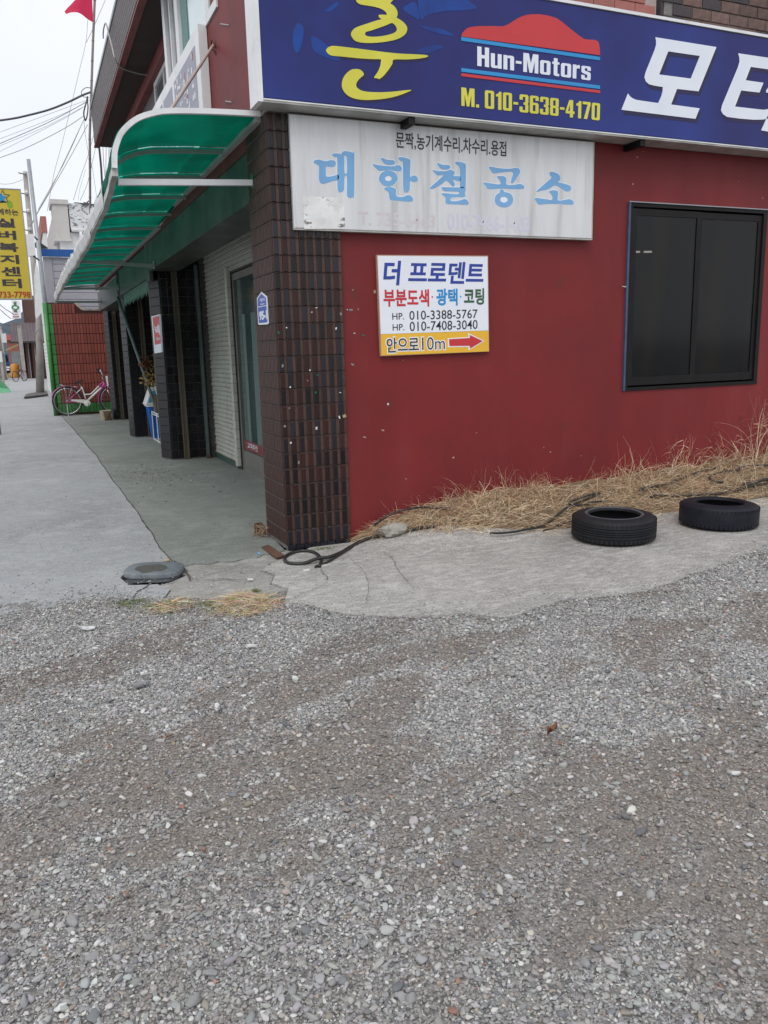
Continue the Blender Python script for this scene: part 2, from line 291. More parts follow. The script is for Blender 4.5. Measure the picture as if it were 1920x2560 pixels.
MT['soil'] = mat('straw_soil', (.20,.145,.085), (.12,.085,.055), 14, .95, .8, 60)
MT['far_ground'] = concrete('far_ground_concrete', (.32,.32,.325), (.28,.28,.285), (.2,.2,.2), .2)
# glassy green awning sheet
def awn():
    m = bpy.data.materials.new('green_polycarbonate'); m.use_nodes = True; t = m.node_tree; L = t.links.new; t.nodes.clear()
    o = N(t, 'ShaderNodeOutputMaterial'); co = N(t, 'ShaderNodeTexCoord')
    n = N(t, 'ShaderNodeTexNoise', inp={'Scale': 1.6, 'Detail': 5.}); L(co.outputs['Object'], n.inputs['Vector'])
    r = N(t, 'ShaderNodeValToRGB'); e = r.color_ramp.elements; e[0].position = .35; e[0].color = (.006,.22,.17,1); e[1].position = .7; e[1].color = (.02,.42,.32,1); L(n.outputs['Fac'], r.inputs[0])
    tr = N(t, 'ShaderNodeBsdfTranslucent'); L(r.outputs[0], tr.inputs[0]); di = N(t, 'ShaderNodeBsdfDiffuse'); L(r.outputs[0], di.inputs[0]); gl = N(t, 'ShaderNodeBsdfGlossy', inp={'Roughness': .15})
    gl.inputs[0].default_value = (.8,.9,.85,1)
    tp = N(t, 'ShaderNodeBsdfTransparent'); tp.inputs[0].default_value = (.01,.56,.44,1)
    a = N(t, 'ShaderNodeMixShader', inp={0: .30}); b = N(t, 'ShaderNodeMixShader', inp={0: .38}); c = N(t, 'ShaderNodeMixShader', inp={0: .06})
    L(tr.outputs[0], a.inputs[1]); L(di.outputs[0], a.inputs[2]); L(a.outputs[0], b.inputs[1]); L(tp.outputs[0], b.inputs[2]); L(b.outputs[0], c.inputs[1]); L(gl.outputs[0], c.inputs[2]); L(c.outputs[0], o.inputs[0])
    return m
MT['awning'] = awn()
# gravel bed: dirt with grit too fine to pick apart
def bed():
    m = bpy.data.materials.new('gravel_dirt'); m.use_nodes = True; t = m.node_tree; L = t.links.new; p = t.nodes['Principled BSDF']
    co = N(t, 'ShaderNodeTexCoord'); vo = N(t, 'ShaderNodeTexVoronoi', inp={'Scale': 130.}); L(co.outputs['Object'], vo.inputs['Vector'])
    sp = N(t, 'ShaderNodeSeparateColor'); L(vo.outputs['Color'], sp.inputs[0])
    r = N(t, 'ShaderNodeValToRGB'); e = r.color_ramp.elements; e[0].position = .0; e[0].color = (.07,.066,.064,1); e[1].position = 1; e[1].color = (.30,.29,.28,1); L(sp.outputs[0], r.inputs[0])
    n = N(t, 'ShaderNodeTexNoise', inp={'Scale': 1.3, 'Detail': 6., 'Roughness': .6}); L(co.outputs['Object'], n.inputs['Vector'])
    at = N(t, 'ShaderNodeAttribute'); at.attribute_name = 'dirt'; at.attribute_type = 'GEOMETRY'
    d = N(t, 'ShaderNodeMix', data_type='RGBA'); r2_ = N(t, 'ShaderNodeValToRGB'); r2_.color_ramp.elements[0].color = (.105,.092,.083,1); r2_.color_ramp.elements[1].color = (.25,.225,.205,1); L(sp.outputs[1], r2_.inputs[0]); L(r2_.outputs[0], d.inputs[7]); L(r.outputs[0], d.inputs[6])
    n3 = N(t, 'ShaderNodeTexNoise', inp={'Scale': 60., 'Detail': 5.}); L(co.outputs['Object'], n3.inputs['Vector'])
    ad = N(t, 'ShaderNodeMath', operation='ADD'); L(at.outputs['Fac'], ad.inputs[0]); L(n3.outputs['Fac'], ad.inputs[1])
    mr = N(t, 'ShaderNodeMapRange', inp={'From Min': .65, 'From Max': 1.15}); L(ad.outputs[0], mr.inputs[0]); L(mr.outputs[0], d.inputs[0])
    L(d.outputs[2], p.inputs['Base Color']); p.inputs['Roughness'].default_value = .95
    b = N(t, 'ShaderNodeBump', inp={'Strength': .8, 'Distance': .004}); b.invert = True; L(vo.outputs['Distance'], b.inputs['Height']); L(b.outputs[0], p.inputs['Normal'])
    return m
MT['bed'] = bed()
MT['pebble'] = mat('pebble', (1,1,1), (.8,.8,.8), 60, .8, .2, 90, attr='INSTANCER')
MT['straw'] = mat('dry_straw', (1,1,1), (.85,.82,.8), 30, .8, attr='GEOMETRY')
# ================================================================== GROUND
EDGE = [(-1.990,-0.682),(-1.770,-0.672),(-1.537,-0.600),(-1.323,-0.612),(-1.132,-0.836),(-0.953,-1.065),(-0.776,-1.245),(-0.587,-1.261),(-0.469,-1.281),(-0.338,-1.263),(-0.209,-1.548),(0.057,-1.810),(0.480,-1.980),(0.634,-2.116),(1.046,-2.033),(1.328,-2.043),(1.655,-2.090),(2.278,-1.917),(3.173,-1.641)]
EDGE = [(-14, -1.6), (-6, -1.05), (-3.2, -.80)]+EDGE+[(5, -1.35), (12, -1.2)]
ex = np.array([p[0] for p in EDGE]); ey = np.array([p[1] for p in EDGE])
def edge_y(x): return np.interp(x, ex, ey)+.06*(vnoise(x, x*0, 6, 3)-.5)+.045*(vnoise(x, x*0, 19, 4)-.5)+.03*(vnoise(x, x*0, 47, 14)-.5)
def dirtmask(x, y):
    u, v = .94*x+.34*y, -.34*x+.94*y
    d = .5+1.0*(fbm(u*.55, v*1.5, 1.5, 21, 4)-.5)+.75*(fbm(u*.7, v*1.3, 6.0, 77, 3)-.5)
    d = d+.20*np.clip((x+1.2)/1.0, 0, 1)*np.clip((-2.3-y)/1.2, 0, 1)+.07*np.clip((-1.3-x)/.5, 0, 1)*np.clip((y+2.7)/.8, 0, 1)
    d = d+.10*np.exp(-((y+3.25-.22*(x+1))/.16)**2)-.11*np.exp(-((y+1.9-.15*x)/.65)**2)
    return d
MB().add([(-600, -600, -.06), (600, -600, -.06), (600, 1200, -.06), (-600, 1200, -.06)], [(0, 1, 2, 3)]).build('ground', MT['far_ground'], kind='structure')
def gridmesh(name, x0, x1, y0, y1, step, zf, m, keep=None, attrs=None, stepy=None):
    xs = np.arange(x0, x1+step*.5, step); ys = np.arange(y0, y1+(stepy or step)*.5, stepy or step); X, Y = np.meshgrid(xs, ys); nx, ny = len(xs), len(ys)
    Z = zf(X, Y); v = np.stack([X.ravel(), Y.ravel(), Z.ravel()], 1)
    i = np.arange(nx*ny).reshape(ny, nx); q = np.stack([i[:-1, :-1], i[:-1, 1:], i[1:, 1:], i[1:, :-1]], -1).reshape(-1, 4)
    if keep is not None:
        c = v[q].mean(1); q = q[keep(c[:, 0], c[:, 1])]
    me = bpy.data.meshes.new(name); me.from_pydata(v.tolist(), [], q.tolist())
    if attrs:
        for k, fn in attrs.items():
            a = me.attributes.new(k, 'FLOAT', 'POINT'); a.data.foreach_set('value', fn(v[:, 0], v[:, 1]).astype('f'))
    me.materials.append(m); me.polygons.foreach_set('use_smooth', [True]*len(me.polygons)); me.update()
    o = bpy.data.objects.new(name, me); COL.objects.link(o); return o
def bedz(x, y): return -.028+.026*np.exp(-np.clip(edge_y(x)-y, 0, 9)/.10)+.020*(fbm(x, y, .9, 5, 3)-.5)+.010*(fbm(x, y, 9, 8, 3)-.5)+.006*(vnoise(x, y, 45, 9)-.5)
g = gridmesh('gravel_yard', -3.6, 5.2, -5.6, -.3, .022, bedz, MT['bed'], keep=lambda x, y: y < edge_y(x)+.25, attrs={'dirt': lambda x, y: (dirtmask(x, y)-.575)*2.0+.12}); g['kind'] = 'structure'
g2 = gridmesh('gravel_outskirts', -16, 14, -14, -.3, .5, lambda x, y: -.045+0*x, MT['bed'], keep=lambda x, y: (y < edge_y(x)) & ~((x > -3.4) & (x < 5) & (y > -5.4)), attrs={'dirt': lambda x, y: (dirtmask(x, y)-.575)*2.0+.12}); g2['kind'] = 'structure'
# joint between the street slab and the shop floor (slightly wandering crack)
CRACK = [(-.86, -.02), (-.865, .09), (-.86, .9), (-.84, 2.13), (-.85, 3.79), (-.83, 7.22), (-.87, 12.12), (-.95, 17.2)]
cy0 = [c[1] for c in CRACK]; cx0 = [c[0] for c in CRACK]
def crack_x(y): return np.interp(y, cy0, cx0)+.02*(vnoise(y, y*0, 2.2, 31)-.5)+.018*(vnoise(y, y*0, 9, 32)-.5)
def slab(name, poly, z, thick, m, kind='structure', label=None):
    o = shape(name, [[poly]], PZ(z-thick), thick, m, None); o['kind'] = kind; return o
cyr = np.concatenate([np.arange(-.02, 3, .08), np.arange(3, 17.2, .3)])
crk = [(float(crack_x(np.array([y]))[0]), float(y)) for y in cyr]
exs = np.arange(-14, -1.0, .06); ed = [(float(a), float(b)) for a, b in zip(exs, edge_y(exs))]
cr2 = [(-1.02, -.97), (-1.06, -.80), (-.99, -.62), (-1.04, -.45), (-1.22, -.38), (-1.25, -.16), (-1.18, .02), (-.90, .03)]
slab('street_pavement', [(-14, 90), (-14, -1.5)]+ed+cr2+[(a-.004, b) for a, b in crk]+[(-1.0, 90)], 0, .055, MT['street'])
slab('shop_forecourt_floor', [(a+.004, b) for a, b in crk][::-1]+[(-.80, -.06), (-.72, -.035), (-.63, -.10), (-.55, -.06), (-.46, -.12), (-.36, -.07), (-.27, -.09), (-.2, -.02), (-.1, -.03), (-.02, .03), (.02, .5), (.8, .5), (.8, 17.2)], .003, .055, MT['floor'])
exs = np.arange(-.42, 9.0, .05); ed = [(float(a), float(b)) for a, b in zip(exs, edge_y(exs))]
seam = [(-.30, -.98), (-.36, -.80), (-.28, -.62), (-.33, -.45), (-.10, -.22), (.10, -.08)]
slab('yard_apron', ed+[(9, 0.3), (.5, .3), (.2, .02)]+seam[::-1], .006, .06, MT['apron'])
exs = np.arange(-1.0, -.44, .05); ed = [(float(a), float(b)+.12) for a, b in zip(exs, edge_y(exs))]
slab('patched_strip', ed+[(-.36, -.97)]+[(a-.012, b) for a, b in seam]+[(.02, .06), (-.3, .05), (-.60, .05), (-.87, .02), (-.90, -.12), (-.82, -.30), (-.95, -.42), (-1.03, -.46), (-.98, -.62), (-1.05, -.80)], -.006, .05, MT['patch'])
# raised cement swirls and cracks in the apron
for pth, r_ in (([(0.050,-0.584),(0.184,-0.529),(0.348,-0.374),(0.542,-0.094),(0.688,0.051)], .010), ([(0.319,-0.498),(0.301,-0.723),(0.234,-1.022),(0.141,-1.274),(-0.012,-1.575)], .006),
               ([(0.625,-0.235),(0.631,-0.476),(0.566,-0.768),(0.487,-1.022),(0.408,-1.418)], .006), ([(0.348,-0.541),(0.310,-0.972),(0.298,-1.276),(0.324,-1.373)], .0045), ([(1.496,-0.277),(1.288,-0.611),(1.105,-0.855)], .005), ([(0.762,-0.433),(0.875,-0.315),(0.968,-0.241)], .004)):
    r_ *= 1.7; mb = MB(); P = smooth_path([(a, b, .004) for a, b in pth], 8); mb.tube([(p.x+random.uniform(-.006,.006), p.y+random.uniform(-.006,.006), .008-r_*.55) for p in P], r_, 8)
    o = mb.build('cement_ridge', MT['apron'], smooth=True); o['kind'] = 'structure'
MT['crackdark'] = mat('crack_shadow_dirt', (.09,.08,.07), (.05,.046,.04), 30, 1.)
def crackline(pts, w, z):
    P = smooth_path([(a, b, 0) for a, b in pts], 10); vs = []; fs = []
    for i, p in enumerate(P):
        t = (P[min(i+1, len(P)-1)]-P[max(i-1, 0)]).normalized(); n = Vector((-t.y, t.x, 0)); ww = w*(.35+random.random())*(.3+.7*math.sin(math.pi*min(1, max(.03, i/(len(P)-1)))))
        j = Vector((random.uniform(-.004, .004), random.uniform(-.004, .004), 0)); a = p+j+n*ww/2; b = p+j-n*ww/2
        vs += [(a.x, a.y, z), (b.x, b.y, z)]
    for i in range(len(P)-1): fs.append((2*i, 2*i+1, 2*i+3, 2*i+2))
    mb = MB(); mb.add(vs, fs); o = mb.build('ground_crack', MT['crackdark']); o['kind'] = 'structure'
crackline([(0.043,-0.631),(0.010,-0.784),(0.013,-0.856),(-0.034,-0.966)], .007, .0125)
crackline([(0.311,-0.519),(0.286,-0.790),(0.223,-1.040),(0.131,-1.290),(0.010,-1.535)], .0045, .0125)
crackline([(0.616,-0.288),(0.589,-0.647),(0.502,-0.909),(0.398,-1.415)], .004, .0125)
crackline([(-0.330,-1.201),(-0.272,-1.154),(-0.161,-1.091),(-0.033,-0.989)], .004, .0125)
crackline([(-0.826,-0.352),(-0.795,-0.447),(-0.722,-0.400),(-0.637,-0.367),(-0.544,-0.343)], .007, .0045)
crackline([(-0.837,-0.447),(-0.776,-0.494),(-0.692,-0.526),(-0.612,-0.547),(-0.567,-0.595),(-0.476,-0.659)], .012, .0045)
crackline([(-0.840,0.112),(-0.833,-0.024),(-0.816,-0.177),(-0.820,-0.355),(-0.832,-0.478)], .022, .0075)
crackline([(-1.082,-0.397),(-1.130,-0.506),(-1.184,-0.569),(-1.246,-0.770)], .014, .0045)
crackline([(-1.006,-0.480),(-0.963,-0.462),(-0.902,-0.426)], .012, .0045)
crackline([(float(crack_x(np.array([y]))[0]), y) for y in np.arange(0, 4.2, .3)], .007, .0075)
crackline([(float(crack_x(np.array([y]))[0]), y) for y in np.arange(4.2, 16, .6)], .012, .0075)
crackline([(-3.6, 7.3), (-2.4, 7.1), (-1.6, 7.25), (-.86, 7.15)], .012, .0045)
crackline([(-3.9, 22), (-2.2, 21.8), (-1.0, 22.1)], .02, .0045)
# ------------------------------------------------------------------ gravel stones (instanced pebbles)
def pebble_nodes():
    ng = bpy.data.node_groups.new('pebbles', 'GeometryNodeTree'); ng.interface.new_socket('Geometry', in_out='INPUT', socket_type='NodeSocketGeometry'); ng.interface.new_socket('Geometry', in_out='OUTPUT', socket_type='NodeSocketGeometry')
    L = ng.links.new; gi = ng.nodes.new('NodeGroupInput'); go = ng.nodes.new('NodeGroupOutput'); jn = ng.nodes.new('GeometryNodeJoinGeometry')
    for k in range(6):
        ic = ng.nodes.new('GeometryNodeMeshIcoSphere'); ic.inputs['Radius'].default_value = .5; ic.inputs['Subdivisions'].default_value = 2
        sp = ng.nodes.new('GeometryNodeSetPosition'); nzz = ng.nodes.new('ShaderNodeTexNoise'); nzz.noise_dimensions = '4D'; nzz.inputs['W'].default_value = k*3.7; nzz.inputs['Scale'].default_value = 1.5; nzz.inputs['Detail'].default_value = 1.
        vs = ng.nodes.new('ShaderNodeVectorMath'); vs.operation = 'SUBTRACT'; vs.inputs[1].default_value = (.5, .5, .5); vm = ng.nodes.new('ShaderNodeVectorMath'); vm.operation = 'SCALE'; vm.inputs[3].default_value = .95
        L(nzz.outputs['Color'], vs.inputs[0]); L(vs.outputs[0], vm.inputs[0]); L(vm.outputs[0], sp.inputs['Offset']); L(ic.outputs['Mesh'], sp.inputs['Geometry'])
        sm = ng.nodes.new('GeometryNodeSetMaterial'); sm.inputs['Material'].default_value = MT['pebble']; L(sp.outputs[0], sm.inputs[0])
        ss = ng.nodes.new('GeometryNodeSetShadeSmooth'); L(sm.outputs[0], ss.inputs[0]); gt = ng.nodes.new('GeometryNodeGeometryToInstance'); L(ss.outputs[0], gt.inputs[0]); L(gt.outputs[0], jn.inputs[0])
    ip = ng.nodes.new('GeometryNodeInstanceOnPoints'); ip.inputs['Pick Instance'].default_value = True
    mp = ng.nodes.new('GeometryNodeMeshToPoints'); L(gi.outputs[0], mp.inputs[0]); L(mp.outputs[0], ip.inputs['Points']); L(jn.outputs[0], ip.inputs['Instance'])
    def na(n, t):
        a = ng.nodes.new('GeometryNodeInputNamedAttribute'); a.data_type = t; a.inputs['Name'].default_value = n; return a.outputs['Attribute']
    L(na('rot', 'FLOAT_VECTOR'), ip.inputs['Rotation']); L(na('scl', 'FLOAT_VECTOR'), ip.inputs['Scale']); L(na('idx', 'INT'), ip.inputs['Instance Index']); L(ip.outputs[0], go.inputs[0])
    return ng
PN = pebble_nodes()
def stone_colors(n):
    # river gravel: mostly mid grey, some pale, slate, tan and a few brick-red stones
    base = rng.choice(5, n, p=[.64, .20, .10, .054, .006]); pal = np.array([(.33,.328,.328), (.52,.515,.505), (.17,.173,.185), (.33,.29,.25), (.34,.20,.15)])
    c = pal[base]*rng.uniform(.72, 1.25, (n, 1))*rng.uniform(.96, 1.04, (n, 3)); return np.clip(c, .03, .62)
def pebbles(name, x, y, z, size, label=None, cols=None):
    n = len(x); me = bpy.data.meshes.new(name); me.vertices.add(n); me.vertices.foreach_set('co', np.stack([x, y, z], 1).astype('f').ravel())
    def at(nm, ty, arr, f): a = me.attributes.new(nm, ty, 'POINT'); a.data.foreach_set(f, arr.ravel())
    rot = np.stack([rng.normal(0, .22, n), rng.normal(0, .22, n), rng.uniform(0, 6.283, n)], 1).astype('f')
    sc_ = np.stack([size*rng.uniform(.9, 1.45, n), size*rng.uniform(.65, 1.0, n), size*rng.uniform(.45, .75, n)], 1).astype('f')
    at('rot', 'FLOAT_VECTOR', rot, 'vector'); at('scl', 'FLOAT_VECTOR', sc_, 'vector'); at('idx', 'INT', rng.integers(0, 6, n).astype('i'), 'value')
    c = stone_colors(n) if cols is None else cols; at('col', 'FLOAT_COLOR', np.concatenate([c, np.ones((n, 1))], 1).astype('f'), 'color')
    o = bpy.data.objects.new(name, me); COL.objects.link(o); md = o.modifiers.new('pebbles', 'NODES'); md.node_group = PN
    o['kind'] = 'stuff'; return o
def scatter(n, x0, x1, y0, y1, dens):
    x = rng.uniform(x0, x1, n); y = rng.uniform(y0, y1, n); k = rng.random(n) < dens(x, y); return x[k], y[k]
CX, CY = -1.713, -5.816
def view(x, y, m=.5):      # the part of the yard the photograph looks over, plus a margin
    dx, dy = x-CX, y-CY; f_ = dx*.398+dy*.917; s_ = dx*.917-dy*.398
    return (f_ > .9) & (np.abs(s_) < .50*f_+m)
def dens_mid(x, y):
    d = dirtmask(x, y); return np.clip(1-(d-.54)*3.4, .40, 1)*(y < edge_y(x)+.02)*view(x, y)
def dist(x, y): return np.hypot(x-CX, y-CY)
x, y = scatter(780000, -3.6, 4.9, -5.4, -.4, lambda x, y: dens_mid(x, y)*np.clip(1.35-dist(x, y)/9, .5, 1))
s = rng.lognormal(math.log(.0077), .36, len(x)).clip(.004, .02)*np.clip(.75+dist(x, y)*.07, .8, 1.2); z = bedz(x, y)+s*rng.uniform(.02, .28, len(x))
tint = 1-.30*np.clip((dirtmask(x, y)-.50)*5, 0, 1)[:, None]*np.array([.62, .85, 1.0])[None]
pebbles('gravel', x, y, z, s, cols=stone_colors(len(x))*tint)
x, y = scatter(26000, -3.6, 4.9, -5.4, -.4, lambda x, y: np.clip(dens_mid(x, y)+.12, 0, 1)*view(x, y)*(y < edge_y(x)))
s = rng.lognormal(math.log(.0155), .27, len(x)).clip(.010, .034)*np.where((x < -.9) & (y < -3.6), 1.15, 1.); z = bedz(x, y)+s*rng.uniform(.1, .3, len(x))
pebbles('coarse_gravel', x, y, z, s)
# loose grit kicked onto the concrete
x, y = scatter(110000, -3.4, 4.9, -2.4, .1, lambda x, y: np.clip(1.25*np.exp(-np.clip(y-edge_y(x), 0, 9)/.07), 0, 1)*(y > edge_y(x)-.02)+.35*np.exp(-np.clip(y-edge_y(x), 0, 9)/.3)*(vnoise(x, y, 5, 61) > .55)+.006)
s = rng.lognormal(math.log(.007), .35, len(x)).clip(.003, .014); pebbles('loose_grit', x, y, .004+s*.2, s)
x, y = scatter(5000, -1.0, .6, 2.2, 6.2, lambda x, y: (x > -.85)*(.05+.9*np.exp(-((x+.35)/.35)**2-((y-4.6)/.8)**2)+.6*np.exp(-((x-.25)/.25)**2-((y-5.85)/.15)**2)))
s = rng.lognormal(math.log(.009), .4, len(x)).clip(.003, .022); pebbles('floor_debris', x, y, .006+s*.15, s, cols=stone_colors(len(x))*.8)
x, y = scatter(1800, -3, .7, -.4, 14, lambda x, y: .25+0*x); s = rng.uniform(.004, .012, len(x)); pebbles('pavement_grit', x, y, .004+s*.2, s, cols=stone_colors(len(x))*.75)
# ------------------------------------------------------------------ straw bank
BX = np.array([.50, .64, 1.0, 1.4, 1.84, 2.2, 2.7, 3.3, 3.8, 4.6, 6.0, 8]); BYE = np.array([-.02, -.08, -.16, -.22, -.42, -.52, -.48, -.46, -.42, -.46, -.5, -.5])
def bank_edge(x): return np.interp(x, BX, BYE)+.05*(vnoise(x, x*0, 7, 41)-.5)
def sm_(t): t = np.clip(t, 0, 1); return t*t*(3-2*t)
def rise(x, y): return .006+.085*sm_((y+.62)/.5)*sm_((x-.45)/.75)
ar_ = gridmesh('apron_rise', .42, 8, -.66, .0, .04, lambda x, y: rise(x, y)+.0035-.009*(1-sm_((y+.66)/.09))-.009*(1-sm_((x-.42)/.1)), MT['apron']); ar_['kind'] = 'structure'
def bankz(x, y):
    e = bank_edge(x); t = np.clip((y-e)/np.maximum(-e, .02), 0, 1.05); top = np.interp(x, [.5, .9, 1.5, 3, 4.5, 8], [.02, .10, .18, .20, .26, .3])
    return rise(x, y)+np.where(y > e, .0, -.01)+top*t**.8*(.8+.4*fbm(x, y, 6, 44, 2))
bk = gridmesh('straw_bank_soil', .5, 8, -.66, .02, .04, bankz, MT['soil'], keep=lambda x, y: y > bank_edge(x)); bk['kind'] = 'structure'
class Blades:
    def __init__(s): s.v = []; s.f = []; s.c = []
    def blade(s, p, d, L, wid, droop, col, seg=4, kink=0.):
        d = Vector(d).normalized(); side = d.cross(Vector((0, 0, 1))); side = side.normalized() if side.length > .05 else Vector((1, 0, 0))
        ang = random.uniform(0, 3.14); side = (side*math.cos(ang)+d.cross(side)*math.sin(ang)); p = Vector(p); b = len(s.v)
        for i in range(seg+1):
            w_ = wid*(1-.75*i/seg); s.v += [tuple(p-side*w_/2), tuple(p+side*w_/2)]; k_ = random.uniform(.85, 1.1); s.c += [tuple(c*k_ for c in col)]*2
            if i < seg:
                s.f.append((b+2*i, b+2*i+1, b+2*i+3, b+2*i+2)); d = (d+Vector((random.uniform(-kink, kink), random.uniform(-kink, kink), -droop))).normalized(); p = p+d*(L/seg)
                p.z = max(p.z, .004)
    def build(s, name, m):
        me = bpy.data.meshes.new(name); me.from_pydata(s.v, [], s.f); a = me.color_attributes.new('col', 'FLOAT_COLOR', 'POINT'); a.data.foreach_set('color', np.array([(*c, 1) for c in s.c], 'f').ravel())
        me.materials.append(m); me.update(); o = bpy.data.objects.new(name, me); COL.objects.link(o); return o
STR = [(.64,.49,.31), (.73,.59,.40), (.53,.37,.22), (.82,.70,.52), (.38,.22,.14), (.60,.40,.27)]
GRN = [(.10,.16,.035), (.14,.20,.05), (.07,.12,.03)]
B = Blades()
def strawcol():
    c = random.choice(STR); k = random.uniform(.75, 1.2); g_ = random.uniform(-.04, .04); return (c[0]*k, (c[1]+g_*.5)*k, (c[2]+g_)*k)
for i in range(11500):            # matted layer on the bank
    x = random.uniform(.62, 6.2); e = float(bank_edge(np.array([x]))[0]); y = e*(random.random()**.75)*1.0-(random.random()**5*.22 if x > 1.3 else 0)
    if vnoise(np.array([x]), np.array([y]), 9, 55)[0] < .3 and random.random() < .65: continue
    z = float(bankz(np.array([x]), np.array([min(y, -.005)]))[0]) if y > e else float(rise(x, y))+.006
    a = random.gauss(0, .75)+(math.pi if random.random() < .5 else 0)
    col = strawcol() if random.random() > .03 else random.choice(GRN)
    B.blade((x, y, z+random.uniform(.0, .03)), (math.cos(a), .5*math.sin(a), random.uniform(-.1, .5)), random.uniform(.04, .22), random.uniform(.0018, .0042), random.uniform(.02, .25), col, 4, .38)
for i in range(760):              # tussocks of bent, broken stems close to the wall
    x0 = random.uniform(.85, 6.2); k = min(1, (x0-.6)/.7); y0 = -random.random()**1.2*.30*min(1., k+.25)-.015
    if vnoise(np.array([x0]), np.array([0.]), 2.6, 47)[0] < .34 and random.random() < .7: continue
    z = float(bankz(np.array([x0]), np.array([y0]))[0]); h = random.uniform(.10, .30)*(.6+.4*k)*(1.35 if x0 > 3.3 else 1)*(1 if y0 > -.15 else .65)
    lean = (random.gauss(0, .55), random.gauss(-.1, .25)); c0 = strawcol()
    for q in range(random.randint(5, 13)):
        k_ = random.uniform(.8, 1.15)
        B.blade((x0+random.gauss(0, .02), y0+random.gauss(0, .015), z), (lean[0]+random.gauss(0, .35), lean[1]+random.gauss(0, .2), 1.), h*random.uniform(.6, 1.5), random.uniform(.002, .0052), random.uniform(.08, .7), tuple(c*k_ for c in c0), 6, .34)
    if random.random() < .55:     # a long arching blade that falls back down
        B.blade((x0, y0, z), (random.gauss(0, .8), random.gauss(-.1, .2), 1.), h*random.uniform(1.8, 2.6), .005, .55, strawcol(), 8, .12)
B.build('dry_grass', MT['straw'])['kind'] = 'stuff'
B = Blades()
for (x0, h) in ((3.75, .62), (3.80, .55), (4.2, .5), (4.75, .95), (4.82, 1.05), (4.90, 1.1), (4.98, .95), (4.7, .8), (5.1, 1.1), (5.25, 1.0), (2.45, .33), (2.5, .30), (3.15, .42), (4.45, .6), (1.36, .30), (5.4, .9)):
    for q in range(7 if x0 > 4.6 else 3):
        B.blade((x0+random.gauss(0, .05), -random.uniform(.02, .16), .15), (random.gauss(0, .22), random.gauss(-.05, .12), 1), h*random.uniform(.6, 1.05), .007, random.uniform(.02, .2), random.choice(STR[2:]), 9, .16)
    if x0 > 3.6:
        for q in range(26): B.blade((x0+random.gauss(0, .07), -random.uniform(.02, .2), .2+random.random()*h*.75), (random.gauss(0, 1), random.gauss(0, .5), random.uniform(-.2, .8)), random.uniform(.06, .2), .0035, .3, random.choice(STR[2:]), 4, .3)
B.build('tall_dry_weeds', MT['straw'])['kind'] = 'stuff'
B = Blades()
for (cx, cy, rx, ry, n, hh) in ((-.64, -1.17, .15, .20, 1900, .06), (-1.03, -1.02, .10, .08, 520, .04), (-.52, -1.20, .09, .1, 420, .03)):
    for i in range(n):
        a = random.uniform(0, 6.283); r_ = math.sqrt(random.random()); x = cx+rx*r_*math.cos(a); y = cy+ry*r_*math.sin(a); z = .004+hh*(1-r_*r_)*random.random()
        if vnoise(np.array([x]), np.array([y]), 22, 58)[0] < .36: continue
        d = random.gauss(.5, .9)+(math.pi if random.random() < .5 else 0); c_ = random.choice([(.70,.58,.40), (.78,.67,.49), (.60,.47,.29), (.85,.76,.58), (.45,.33,.18)])
        B.blade((x, y, z), (math.cos(d), math.sin(d), random.uniform(-.05, .6)), random.uniform(.04, .17), random.uniform(.0018, .0038), .16, tuple(q*random.uniform(.6, 1.1) for q in c_), 4, .35)
B.build('straw_clump', MT['straw'])['kind'] = 'stuff'
B = Blades()
for (cx, cy, rx, ry, n) in ((-.47, -1.22, .05, .045, 420), (-.50, -.93, .02, .02, 110), (-.83, -1.1, .05, .08, 320), (-1.06, -.93, .16, .05, 520), (-1.25, -.80, .12, .05, 260), (.27, -.10, .09, .05, 300), (1.95, -.2, .1, .08, 90), (-.9, 16.7, .25, .06, 60)):
    for i in range(n):
        x = random.gauss(cx, rx*.6); y = random.gauss(cy, ry*.6)
        B.blade((x, y, .002), (random.gauss(0, .6), random.gauss(0, .6), 1), random.uniform(.008, .035), random.uniform(.002, .004), .3, random.choice(GRN+[(.2,.2,.06)]), 3, .2)
B.build('green_tufts', MT['straw'])['kind'] = 'stuff'
# ================================================================== CORNER BUILDING
MT['tilemaroon'] = mat('maroon_glaze', (.034,.009,.008), (.02,.007,.007), 14, .32, .12, 60, rnd=.4, spec=.35)
MT['tileblue'] = mat('blue_black_glaze', (.013,.012,.021), (.008,.008,.013), 14, .3, .12, 60, rnd=.4, spec=.4)
def alpha(m, a):
    m.node_tree.nodes['Principled BSDF'].inputs['Alpha'].default_value = a
alpha(MT['glassdark'], .62)
bd = empty('corner_building', (0, 0, 0), 'two-storey corner workshop with dark red side wall and brown glazed tile pillar', 'building')
# structure masses
W = MB()
W.box(.52, 3.17, .022, .20, 0, 4.02); W.box(4.80, 9, .022, .20, 0, 4.02); W.box(3.17, 4.80, .022, .20, 0, 1.072); W.box(3.17, 4.80, .022, .20, 2.672, 4.02); W.box(0, .52, .05, .20, 3.16, 4.02)
wall = W.build('wall', MT['red'], bd, label='dark red painted side wall')
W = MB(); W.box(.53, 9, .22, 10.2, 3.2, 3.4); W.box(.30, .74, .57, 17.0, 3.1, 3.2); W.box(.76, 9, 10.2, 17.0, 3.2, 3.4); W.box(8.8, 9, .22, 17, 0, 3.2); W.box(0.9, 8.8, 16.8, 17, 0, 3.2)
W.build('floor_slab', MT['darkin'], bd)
W = MB(); W.box(.76, .90, .57, 4.46, 2.46, 3.2); W.box(.76, .90, 4.47, 17.0, 0, 3.2); W.build('recessed_wall', MT['darkin'], bd)
